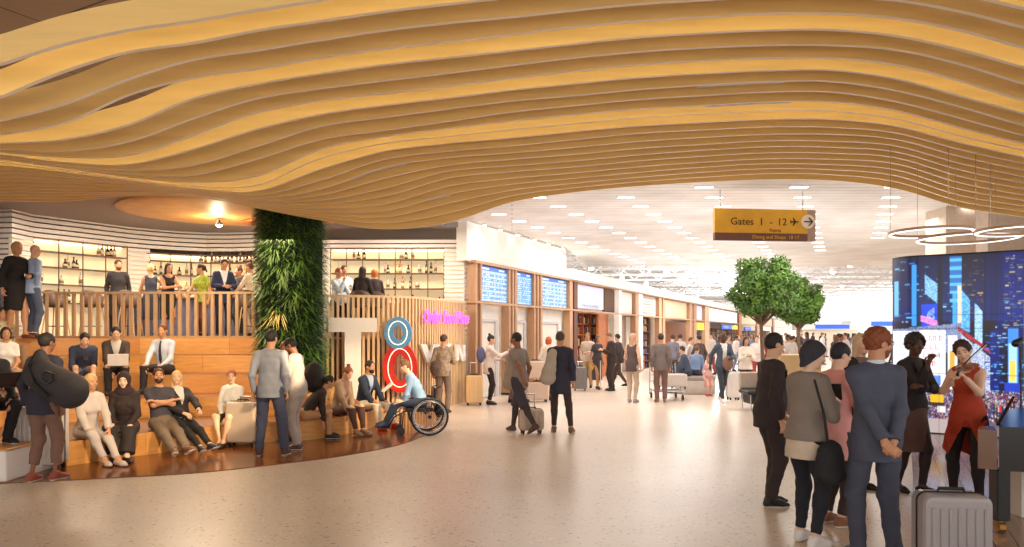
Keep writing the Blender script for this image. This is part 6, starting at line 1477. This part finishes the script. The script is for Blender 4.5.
def seat_loc(px, k, rot, back=0.17):
    p_ = tier_pt(k, px); r_ = math.radians(rot); return (p_[0] - math.sin(r_) * back, p_[1] + math.cos(r_) * back, max(D2, RISE * (k - 1)))
def seated(px, k, label, rot, back=0.17, **p):
    """sits on tier k with the feet on the surface below"""
    p.setdefault('sit', RISE if k > 1 else RISE - D2)
    return person(label, seat_loc(px, k, rot, back), rot, **p)
seated(95, 1, 'seated person with long blond hair in pale grey clothes crossing ankles', 52, H=1.68, fem=True, top='sweater', topcol=(196, 184, 180), low='slim', lowcol=(190, 178, 174), arms=('knee', 'knee'), hair='long', haircol=(206, 166, 116), skin='tan', shoes=(196, 176, 166), heels=True, feet=((-.02, -.62, .085), (.10, -.74, .085)), toes=(0, 10), hy=16)
seated(122, 1, 'seated person in black robe and headscarf with hands in the lap', 18, H=1.68, fem=True, top='sweater', topcol=(46, 34, 34), low='skirt', lowcol=(42, 32, 32), skirtlen=0.80, arms=('lap', 'lap'), hair='hijab', shawl=True, haircol=(50, 34, 34), skin='fair', shoes=(40, 30, 32), heels=True, feet=((-.06, -.52, .085), (.12, -.60, .085)), toes=(10, 30), hp=10)
seated(166, 1, 'bearded seated person in dark tshirt leaning back with crossed arms', 40, H=1.78, top='tee', topcol=(64, 60, 70), lowcol=(120, 100, 84), arms=('fold', 'fold'), hair='short', haircol=(74, 42, 30), beard=True, skin='tan', shoes=(120, 84, 62), lean=-26, hunch=10, feet=((-.04, -.86, .085), (.12, -.92, .085)), hy=-8, hp=-6, toes=(-10, 14), pitch=(-22, -22))
seated(185, 1, 'seated person with blond hair and black cardigan leaning on a neighbour', 48, H=1.66, fem=True, top='jacket', topcol=(44, 38, 42), under=(206, 200, 196), low='slim', lowcol=(30, 28, 32), arms=('lap', 'knee'), hair='long', haircol=(204, 168, 120), skin='light', shoes=(60, 56, 66), feet=((-.04, -.80, .085), (.10, -.88, .085)), lean=-20, pitch=(-18, -18), hy=-20, hp=-8)
seated(228, 1, 'seated person in white blouse and black skirt beside the beige suitcase', -6, H=1.64, fem=True, top='shirt', topcol=(232, 224, 218), low='skirt', lowcol=(38, 34, 40), skirtlen=0.36, arms=('lap', 'lap'), hair='lowbun', haircol=(170, 98, 56), skin='light', shoes=(30, 26, 28), heels=True, feet=((-.03, -.42, .085), (.05, -.46, .085)), hy=24, hp=8)
sc_ = suitcase(243, 11.05, 0.47, 0.26, 0.62, -4, (176, 156, 138), 'large beige suitcase standing on the deck by the pair talking', ribs=0, handle=0.06, z=D2)
# second row up
seated(82, 3, 'seated person in navy shirt and jeans bending over a phone', 38, H=1.76, top='shirt', topcol=(50, 58, 82), lowcol=(104, 110, 132), arms=('knee', 'lap'), hair='short', haircol=(30, 26, 28), skin='light', shoes=(60, 44, 40), lean=26, hunch=18, hp=30, feet=((-.12, -.40, .085), (.12, -.46, .085)))
phone(wp(seat_loc(82, 3, 38), 38, (0, -0.52, 0.66)), 38, 'phone in the hands of the navy shirt sitter', tilt=-60)
seated(117, 3, 'seated person in dark brown jacket typing on a white laptop', 30, H=1.76, top='jacket', topcol=(62, 50, 46), under=(190, 180, 176), lowcol=(34, 30, 32), arms=('laptop', 'laptop'), hair='short', haircol=(26, 22, 26), skin='light', shoes=(30, 26, 26), lean=8, hunch=12, hp=24, feet=((-.12, -.42, .085), (.12, -.46, .085)))
laptop(wp(seat_loc(117, 3, 30), 30, (0.02, -0.50, 0.52)), 30, 'white laptop on the knees of the brown jacket sitter', (232, 228, 226), 115)
seated(160, 3, 'seated person in pale blue shirt and dark tie', -4, H=1.76, top='shirt', topcol=(190, 196, 214), tie=(44, 38, 44), lowcol=(44, 38, 42), arms=('knee', 'lap'), hair='short', haircol=(96, 56, 36), skin='tan', shoes=(30, 26, 26), lean=4, hp=0, feet=((-.16, -.42, .085), (.16, -.46, .085)))
# far left edge
seated(8, 4, 'lounging person in a patterned shirt at the left picture edge', 60, H=1.72, top='shirt', topcol=(196, 188, 170), topmat=mat('pattern_shirt', srgb(190, 180, 150), 0.8, var=0.45, scale=16), lowcol=(150, 116, 90), arms=('knee', 'prop'), hair='short', haircol=(40, 26, 22), skin='tan', shoes=(90, 50, 40), lean=-8, feet=((-.1, -.50, .085), (.1, -.56, .085)))
seated(4, 3, 'seated person in white top at the left edge of the steps', 40, H=1.66, fem=True, top='tee', topcol=(226, 224, 222), lowcol=(176, 146, 122), arms=('lap', 'lap'), hair='bob', haircol=(60, 40, 30), skin='tan', feet=((-.1, -.42, .085), (.1, -.46, .085)))
person('person in black at the left edge holding a dark laptop', G(-14, 8.85, 0.40), 60, H=1.74, sit=0.40, top='jacket', topcol=(28, 26, 30), lowcol=(24, 22, 26), arms=('front', 'laptop'), hair='short', haircol=(30, 26, 24), skin='tan', feet=((-.1, -.26, .085), (.1, -.30, .085)))
laptop(wp(G(-14, 8.85, 0.4), 60, (0.0, -0.46, 0.70)), 60, 'dark laptop held at the left picture edge', (52, 42, 42), 125)
# cube beside the patterned shirt
cb = thing('side_table', 'taupe cube table at the left edge of the steps', 'table', G(12, 10.3, T2)); box_part('top', -0.32, 0.26, -0.2, 0.2, 0.42, 0.47, cm((176, 142, 112)), cb, 0.02)
for x_ in (-0.28, 0.2): box_part('leg', x_, x_ + 0.05, -0.16, 0.16, 0, 0.42, cm((176, 142, 112)), cb, 0.01)
# standing pair
person('person in grey denim shirt and jeans standing with back to the camera', G(270, 10.25, D2), 184, H=1.80, wide=1.08, top='shirt', topcol=(138, 140, 150), lowcol=(64, 68, 90), arms=('down', 'down'), hair='short', haircol=(36, 28, 28), skin='tan', shoes=(70, 50, 42), hem=0.12, feet=((-.20, 0, .085), (.14, .03, .085)), hy=-14, h=0.0105)
lb = G(297, 10.75, D2); person('person in light grey tracksuit with a backpack looking down', lb, -96, H=1.70, top='sweater', topcol=(168, 158, 156), lowcol=(170, 158, 152), arms=('hold', 'hold'), hair='short', haircol=(30, 24, 24), skin='brown', shoes=(86, 62, 52), hp=26, hy=0, feet=((-.07, 0, .085), (.08, .04, .085)), h=0.011)
soft('backpack', 'camouflage backpack hanging from the light grey tracksuit wearer', 'backpack', [('el', (0, 0, 0), (0.14, 0.10, 0.22)), ('el', (0, -0.08, -0.06), (0.11, 0.06, 0.12))], (84, 66, 62), 0.012, loc=wp(lb, -96, (0.05, -0.30, 1.16)), rz=-96, mt=mat('camo', srgb(88, 72, 66), 0.8, var=0.5, scale=14), disp=wr(0.006, 1, 1))
person('person glimpsed between the standing pair with face lowered', G(286, 11.5, D2), 10, H=1.64, fem=True, top='shirt', topcol=(206, 196, 186), lowcol=(120, 90, 70), arms=('hold', 'hold'), hair='bob', haircol=(150, 80, 46), skin='tan', hp=24)
soft('backpack', 'round black backpack on the bench behind the tracksuit wearer', 'backpack', [('el', (0, 0, 0), (0.18, 0.14, 0.26)), ('el', (0, -0.1, -0.05), (0.13, 0.07, 0.15))], (42, 32, 32), 0.012, loc=(fx(314, 11.9), 11.9, 1.02), rz=60, disp=wr(0.006, 1, 1))
# bench sitters
seated(315, 1, 'seated person in tan clothes crouched behind the black backpack', 110, H=1.62, top='shirt', topcol=(50, 38, 36), lowcol=(186, 140, 100), arms=('knee', 'knee'), hair='short', haircol=(40, 28, 24), skin='tan', lean=28, hunch=16, hp=20, feet=((-.1, -.4, .085), (.1, -.42, .085)))
seated(347, 1, 'seated person in long taupe cardigan with hair in a bun looking down', 60, H=1.68, fem=True, top='jacket', topcol=(156, 128, 106), under=(120, 90, 80), low='slim', lowcol=(92, 64, 58), arms=('knee', 'lap'), hair='bun', haircol=(120, 66, 40), skin='light', shoes=(150, 120, 100), lean=6, hunch=12, hp=30, feet=((-.06, -.46, .085), (.08, -.5, .085)), hem=0.1)
seated(371, 1, 'bearded seated person in navy jacket, white trousers and red shoes', 62, H=1.80, top='jacket', topcol=(40, 50, 72), under=(170, 190, 214), lowcol=(240, 226, 204), arms=('knee', 'knee'), hair='short', haircol=(44, 28, 24), beard=True, skin='tan', shoes=(206, 40, 36), lean=8, hunch=8, hp=4, feet=((-.14, -.50, .085), (.12, -.60, .085)))
soft('handbag', 'brown leather handbag on the bench beside the navy jacket', 'bag', [('el', (0, 0, 0.12), (0.17, 0.09, 0.13))], (150, 104, 74), 0.014, loc=(fx(351, 12.9), 12.9, RISE), rz=30)
# wheelchair user
lw_ = G(421, 12.55, D2); wheelchair(lw_, -78, 'black wheelchair with large spoked wheels on the timber deck edge')
person('person in pale blue shirt sitting in the wheelchair reading a leaflet', lw_, -78, H=1.72, sit=0.44, top='shirt', topcol=(150, 186, 226), lowcol=(40, 52, 78), arms=('front', 'laptop'), hair='short', haircol=(120, 84, 60), skin='fair', shoes=(52, 62, 84), lean=16, hunch=14, hp=14, feet=((-.11, -.60, .21), (.11, -.62, .21)), hy=-6)
lf = thing('leaflet', 'white leaflet held out by the wheelchair user', 'paper', wp(lw_, -78, (0.02, -0.58, 0.80))); lf.rotation_euler = (math.radians(-50), 0, math.radians(-70)); box_part('sheet', -0.15, 0.15, -0.003, 0.003, -0.11, 0.11, M_lw, lf); box_part('fold', -0.003, 0.003, -0.006, 0.0031, -0.11, 0.11, M_offwhite, lf)
person('person in camouflage shirt reaching towards the white letters', G(443, 15.7), 172, H=1.74, top='shirt', topmat=mat('camo_shirt', srgb(158, 140, 122), 0.8, var=0.4, scale=16), lowcol=(132, 116, 108), arms=('front', 'down'), hair='short', haircol=(76, 50, 40), skin='tan', shoes=(60, 50, 46), hy=-20, hem=0.1, low='trousers')
soft('backpack', 'small dark backpack at the elbow of the camouflage shirt', 'backpack', [('el', (0, 0, 0), (0.11, 0.09, 0.17))], (110, 84, 70), 0.014, loc=(fx(435, 15.4), 15.4, 1.0), mt=mat('camo', srgb(88, 72, 66), 0.8))
# ---- bar guests on the upper floor
BZ = T5
person('person in black dress with short blond hair at the left of the balcony', G(15, 13.1, BZ), 66, H=1.78, fem=True, top='jacket', topcol=(22, 18, 22), low='skirt', lowcol=(22, 18, 22), skirtlen=0.42, arms=('down', 'front'), hair='bob', haircol=(186, 142, 84), skin='tan', shoes=(120, 60, 44), heels=True, feet=((-.08, .05, .085), (.08, -.16, .085)))
person('person in pale blue shirt and jeans beside the black dress', G(32, 13.3, BZ), 150, H=1.76, top='shirt', topcol=(160, 180, 220), lowcol=(80, 92, 120), low='slim', arms=('hip', 'hip'), hair='bald', skin='light', hy=-60, shoes=(60, 50, 50))
person('dark figure cut by the left picture edge on the balcony', G(-8, 14.1, BZ), 80, H=1.7, top='jacket', topcol=(40, 56, 90), lowcol=(40, 40, 50), arms=('down', 'down'))
person('bartender in black shirt standing behind the railing', G(118, 16.6, BZ), 30, H=1.80, top='shirt', topcol=(40, 34, 36), lowcol=(30, 26, 28), arms=('down', 'down'), hair='short', haircol=(84, 44, 26), beard=True, skin='tan', hy=20)
person('person with blond hair in dark sleeveless top leaning by the shelves', G(151, 16.1, BZ), -150, H=1.66, fem=True, top='tank', topcol=(56, 60, 76), low='skirt', lowcol=(60, 64, 84), skirtlen=0.5, arms=('hip', 'front'), hair='short', haircol=(224, 190, 130), skin='tan', hy=20)
person('person with long black hair in black sleeveless dress at the rail', G(168, 15.7, BZ), 40, H=1.64, fem=True, top='tank', topcol=(24, 20, 24), low='skirt', lowcol=(24, 20, 24), skirtlen=0.5, arms=('fold', 'rail'), hair='long', haircol=(22, 18, 20), skin='tan', hy=10)
person('person in green and yellow blouse with dark ponytail at the rail', G(203, 15.9, BZ), -30, H=1.64, fem=True, top='tee', topmat=mat('lime_pattern', srgb(156, 172, 62), 0.8, var=0.4, scale=18), low='slim', lowcol=(110, 70, 60), arms=('rail', 'down'), hair='ponytail', haircol=(50, 34, 28), skin='tan', hy=-40)
person('person in navy suit and white shirt looking down at the bar', G(223, 16.1, BZ), 36, H=1.78, top='blazer', topcol=(36, 46, 84), under=(226, 230, 240), lowcol=(34, 38, 60), arms=('front', 'front'), hair='short', haircol=(30, 24, 26), skin='tan', hp=20)
person('person in dark vest facing the navy suit', G(241, 17.0, BZ), -40, H=1.68, fem=True, top='shirt', topcol=(44, 34, 40), lowcol=(30, 28, 34), arms=('front', 'front'), hair='bun', haircol=(90, 52, 36), skin='tan')
person('person in cream shirt partly behind the planted column', G(252, 16.3, BZ), -100, H=1.72, top='shirt', topcol=(214, 196, 176), lowcol=(190, 170, 150), arms=('front', 'rail'), hair='short', haircol=(96, 52, 34), skin='tan')
person('person in patterned white shirt at the right part of the bar', G(337, 16.3, BZ - .05), 60, H=1.64, top='shirt', topmat=mat('blue_white_pattern', srgb(190, 206, 220), 0.8, var=0.35, scale=20), lowcol=(40, 40, 50), arms=('chin', 'rail'), hair='short', haircol=(150, 80, 50), skin='tan')
person('person in white shirt behind the patterned shirt', G(343, 16.9, BZ), 40, H=1.70, top='shirt', topcol=(226, 222, 222), lowcol=(40, 40, 50), arms=('front', 'rail'), hair='short', haircol=(80, 46, 32), skin='tan')
person('person in black with dark hair seated on a stool back turned', G(361, 16.1, BZ), 172, H=1.66, fem=True, sit=0.74, top='sweater', topcol=(36, 28, 32), lowcol=(30, 26, 30), arms=('front', 'front'), hair='long', haircol=(46, 36, 36), skin='tan', feet=((-.1, -.3, .35), (.1, -.3, .35)))
person('person with red hair in black seated at the bar', G(376, 16.5, BZ), -150, H=1.66, fem=True, sit=0.72, top='sweater', topcol=(50, 34, 36), lowcol=(30, 26, 30), arms=('front', 'front'), hair='bob', haircol=(206, 120, 58), skin='fair', feet=((-.1, -.3, .35), (.1, -.3, .35)))

# ---- hall walkers and queue
person('person with a hair bun in white blouse facing the doors with a phone', G(489, 17.6), 98, H=1.72, fem=True, top='shirt', topcol=(222, 208, 200), low='slim', lowcol=(46, 34, 38), arms=('wave', 'front'), hair='bun', haircol=(30, 24, 28), skin='light', hem=0.16)
phone(wp(G(489, 17.6), 98, (-0.1, -0.52, 1.38)), 98, 'phone raised by the person with the hair bun')
soft('backpack', 'blue grey bag on the back of the person with a bun', 'backpack', [('el', (0, 0, 0), (0.11, 0.08, 0.2))], (92, 98, 140), 0.018, loc=wp(G(489, 17.6), 98, (0, 0.2, 1.22)))
suitcase(474, 17.4, 0.42, 0.26, 0.66, 8, (214, 180, 134), 'mustard yellow suitcase standing by the timber corner post', ribs=3, handle=0.3)
person('walking person in grey tshirt and dark shorts pulling a small case', G(519, 12.6), -130, H=1.78, top='tee', topcol=(140, 128, 122), low='shorts', lowcol=(62, 56, 66), arms=('down', 'pull'), hair='short', haircol=(40, 30, 30), skin='brown', tights=(50, 38, 38), shoes=(80, 60, 54), feet=((-.08, -.20, .085), (.08, .42, .15)), pitch=(0, 30), hem=0.14)
soft('coat', 'taupe coat hanging over the shoulder of the walker in shorts', 'coat', [('rc', (0.03, 0, 0.26), (-0.02, 0, -0.26), 0.06, 0.13, 0.05, ((0, 1, 0), 0.6)), ], (150, 134, 120), 0.014, loc=(fx(511, 12.55), 12.55, 1.14), disp=wr(0.012, 0.8, 2))
suitcase(531, 12.5, 0.42, 0.24, 0.36, 12, (178, 158, 142), 'small taupe cabin case pulled by the walker in shorts', ribs=4, handle=0.25, tilt=0)
person('walking person in dark blue jacket striding away from the camera', G(560, 12.7), 172, H=1.80, top='jacket', topcol=(46, 46, 66), lowcol=(62, 46, 48), low='slim', arms=('down', 'swf'), hair='short', haircol=(80, 64, 58), skin='tan', shoes=(120, 90, 74), feet=((-.20, .18, .085), (.10, .02, .085)), hem=0.26)
soft('coat', 'light grey jacket draped beside the dark blue jacket walker', 'coat', [('rc', (0.06, 0, 0.22), (-0.02, 0, -0.20), 0.08, 0.14, 0.05, ((0, 1, 0), 0.6))], (176, 164, 152), 0.014, loc=(fx(549, 12.55), 12.55, 1.18), disp=wr(0.012, 0.8, 2))
person('person with orange hair in cream coat near the doors', G(548, 18.6), 160, H=1.68, fem=True, top='coat', topcol=(210, 198, 184), lowcol=(170, 150, 136), arms=('down', 'down'), hair='bob', haircol=(196, 92, 40), skin='fair', flare=1.1)
suitcase(535, 18.3, 0.50, 0.3, 0.44, 5, (214, 186, 168), 'upper pale pink travel case stacked near the doors', ribs=0, z=0.53); suitcase(537, 18.3, 0.56, 0.34, 0.44, 5, (206, 180, 164), 'lower pale pink travel case stacked near the doors', ribs=0)
person('dim figure standing behind the walker in shorts', G(512, 17.9), 120, H=1.66, top='jacket', topcol=(150, 136, 124), lowcol=(120, 100, 96), arms=('down', 'down'), hair='short', haircol=(90, 70, 60))
person('person in pale shirt behind the dark dress at the bookshop', G(588, 23.0), -20, H=1.78, top='shirt', topcol=(210, 190, 172), lowcol=(196, 160, 120), arms=('down', 'front'), hair='short', haircol=(150, 110, 80), skin='tan')
person('person in dark grey dress holding a cane outside the bookshop', G(597, 22.4), 30, H=1.70, fem=True, top='tee', topcol=(74, 66, 70), low='skirt', lowcol=(74, 66, 70), skirtlen=0.62, arms=('down', 'down'), hair='bob', haircol=(110, 84, 66), skin='tan', feet=((-.06, -.10, .085), (.06, .06, .085)))
cn = thing('walking_cane', 'thin white cane beside the dark grey dress', 'cane', G(600.5, 22.2)); MB().tube([(0, 0, 0), (0, 0, 0.9)], 0.018, 6).build('shaft', M_offwhite, cn); MB().tube([(0, 0, 0.9), (0, 0.02, 1.0), (0.05, 0.02, 1.0)], 0.018, 6).build('handle', M_black, cn)
person('person in black clothes reading a phone outside the bookshop', G(612, 21.8), -80, H=1.80, top='jacket', topcol=(58, 44, 42), lowcol=(56, 44, 44), arms=('hold', 'hold'), hair='short', haircol=(140, 92, 60), skin='light', hp=22)
person('person partly hidden behind the black clad phone reader', G(619, 23.0), -120, H=1.74, top='jacket', topcol=(60, 48, 48), lowcol=(80, 60, 56), low='slim', arms=('down', 'down'), feet=((-.08, -.25, .085), (.08, .30, .15)))
suitcase(580, 21.8, 0.42, 0.28, 0.66, -5, (126, 120, 120), 'dark grey suitcase outside the bookshop', ribs=4, handle=0.15)
soft('handbag', 'small yellow bag held beside the dark grey dress', 'bag', [('el', (0, 0, 0), (0.07, 0.05, 0.12))], (224, 190, 60), 0.02, loc=(fx(592, 22.3), 22.3, 0.72))
person('person with long fair hair in dark vest and beige trousers', G(632, 18.1), 150, H=1.76, fem=True, top='tank', topcol=(92, 78, 80), low='slim', lowcol=(196, 176, 156), arms=('down', 'front'), hair='long', haircol=(204, 160, 130), skin='fair', hem=0.14, shoes=(170, 160, 156), hy=-50)
person('person in grey sweater and brown trousers behind the luggage trolley', G(661, 18.2), 176, H=1.76, wide=1.08, top='sweater', topcol=(122, 110, 108), lowcol=(130, 98, 92), arms=('down', 'down'), hair='short', haircol=(66, 50, 46), skin='tan', shoes=(150, 110, 80), hem=0.12)
trolley(667, 19.0, 180, 'chrome luggage trolley in front of the grey sweater')
suitcase(672, 19.2, 0.7, 0.5, 0.34, 3, (226, 214, 206), 'pale case lying on the luggage trolley', ribs=0, z=0.26)
ottoman(693, 21.0, 0.62, 0.5, 'round grey padded bench in the middle of the hall')
person('person in blue grey jacket sitting on the round bench', G(688, 20.9, 0), -110, H=1.72, sit=0.5, top='jacket', topcol=(74, 88, 112), lowcol=(64, 62, 74), arms=('knee', 'lap'), hair='short', haircol=(70, 54, 50), lean=14)
person('person in light blue shirt sitting back to back on the round bench', G(695, 21.2, 0), 140, H=1.70, sit=0.5, top='shirt', topcol=(140, 164, 206), lowcol=(70, 70, 90), arms=('lap', 'lap'), hair='short', haircol=(110, 84, 60), lean=10)
for px, Y, rot, tc, lc, hc, lab, kw in (
    (673, 25.5, 180, (120, 116, 130), (80, 76, 90), (50, 40, 40), 'person in grey walking into the cafe', {}),
    (680, 26.0, 160, (196, 190, 192), (110, 90, 90), (60, 44, 40), 'person in white top walking into the cafe', {}),
    (689.5, 23.5, 60, (214, 200, 196), (190, 176, 170), (90, 66, 54), 'person in pale top standing behind the round bench', {}),
    (700, 23.0, -150, (84, 70, 70), (70, 58, 60), (44, 34, 34), 'person in brown coat by the yellow sign', {}),
    (728, 34, 30, (170, 150, 140), (90, 80, 90), (60, 50, 46), 'distant person passing the newsstand', {}),
    (757, 24.0, -20, (224, 214, 210), (150, 60, 54), (60, 44, 40), 'person in cream with a red bag under the larger tree', {}),
    (766, 26.5, 40, (150, 66, 56), (80, 66, 66), (90, 70, 60), 'person in brick red top under the larger tree', {})):
    person(lab, G(px, Y), rot, H=1.68 + 0.05 * math.sin(px), top='shirt', topcol=tc, lowcol=lc, haircol=hc, arms=('down', 'front'), feet=((-.08, -.12, .085), (.08, .12, .085)), **kw)
person('child in a pink dress holding hands near the round bench', G(708, 19.6), 20, H=1.10, fem=True, top='tee', topcol=(226, 176, 178), low='skirt', lowcol=(214, 150, 150), skirtlen=0.5, arms=('down', 'down'), hair='long', haircol=(196, 150, 100), skin='fair', shoes=(190, 60, 60), hem=0.0)
person('walking person in blue suit and white shirt carrying a brown bag', G(722.5, 18.0), 10, H=1.78, top='blazer', topcol=(72, 88, 104), under=(240, 240, 244), lowcol=(58, 66, 78), low='slim', arms=('swb', 'front'), hair='short', haircol=(90, 72, 66), skin='dark', shoes=(226, 224, 226), feet=((-.12, -.26, .085), (.06, .26, .12)), pitch=(0, 24), openfront=True)
soft('handbag', 'brown bag under the arm of the walker in the blue suit', 'bag', [('el', (0, 0, 0), (0.14, 0.08, 0.18))], (140, 108, 94), 0.018, loc=(fx(728, 17.8), 17.8, 1.0))
suitcase(733, 18.8, 0.34, 0.24, 0.66, 10, (238, 232, 228), 'white suitcase behind the walker in the blue suit', ribs=2)
person('smiling person with black hair in cream top near the trees', G(745.5, 19.2), 0, H=1.66, fem=True, top='shirt', topcol=(232, 222, 210), low='slim', lowcol=(52, 44, 50), arms=('hold', 'hold'), hair='long', haircol=(34, 26, 28), skin='tan', flare=1.2)
suitcase(737.5, 20.4, 0.4, 0.2, 0.42, 0, (88, 92, 140), 'small blue case on the floor near the trees', ribs=0)
bk = thing('lounge_bench', 'black based lounge seat with chrome legs beside the dark suit', 'bench', G(765, 16.4)); box_part('seat', -0.5, 0.5, -0.35, 0.35, 0.36, 0.46, M_black, bk, 0.03); box_part('backrest', -0.5, 0.5, 0.25, 0.36, 0.46, 0.85, cm((196, 182, 172)), bk, 0.03); box_part('base', -0.42, 0.42, -0.25, 0.25, 0.15, 0.36, M_black, bk, 0.02)
for x_ in (-0.42, 0.42): MB().tube([(x_, -0.3, 0), (x_, -0.3, 0.38), (x_, 0.3, 0.38), (x_, 0.3, 0)], 0.015, 6).build('leg', M_chrome, bk)
kb = thing('service_counter', 'tan counter box with black base beyond the dark suit', 'counter', G(793, 15.8)); box_part('tan_top', -0.42, 0.5, -0.3, 0.3, 0.84, 1.28, cm((214, 184, 142)), kb, 0.02); box_part('black_base', -0.3, 0.4, -0.25, 0.25, 0, 0.84, M_black, kb, 0.02)
# distant crowd far down the hall
cols = [(214, 206, 204), (90, 84, 96), (176, 140, 130), (120, 130, 160), (230, 224, 220), (70, 60, 66), (190, 170, 150), (150, 76, 70)]
protos = []
for i in range(6):
    r_, _ = person('distant traveller in the crowd at the far end of the hall', (0, 30, 0), 30 * i, 'distant crowd', h=0.03, H=1.66 + 0.03 * i, top='shirt', topcol=cols[i], lowcol=cols[(i + 3) % 8], haircol=((50, 40, 36), (120, 80, 50), (30, 26, 28))[i % 3], hair=('short', 'long')[i % 2], fem=bool(i % 2), face=False, arms=('down', 'down'), feet=((-.08, -.1, .085), (.08, .1, .085)), skin=('tan', 'fair', 'brown')[i % 3], shoes=(40, 36, 40))
    protos.append(r_)
bpy.context.view_layer.update()
spots = []
rg = random.Random(3)
for i in range(46):
    px = rg.uniform(746, 896); Y = rg.uniform(26, 62); spots.append((px, Y))
for px in (712, 716, 736, 741, 749, 752): spots.append((px, rg.uniform(30, 40)))
for i, (px, Y) in enumerate(spots):
    r_ = protos[i] if i < 6 else copy_tree(protos[i % 6])
    r_.location = G(px, Y); r_.rotation_euler = (0, 0, rg.uniform(-PI, PI))
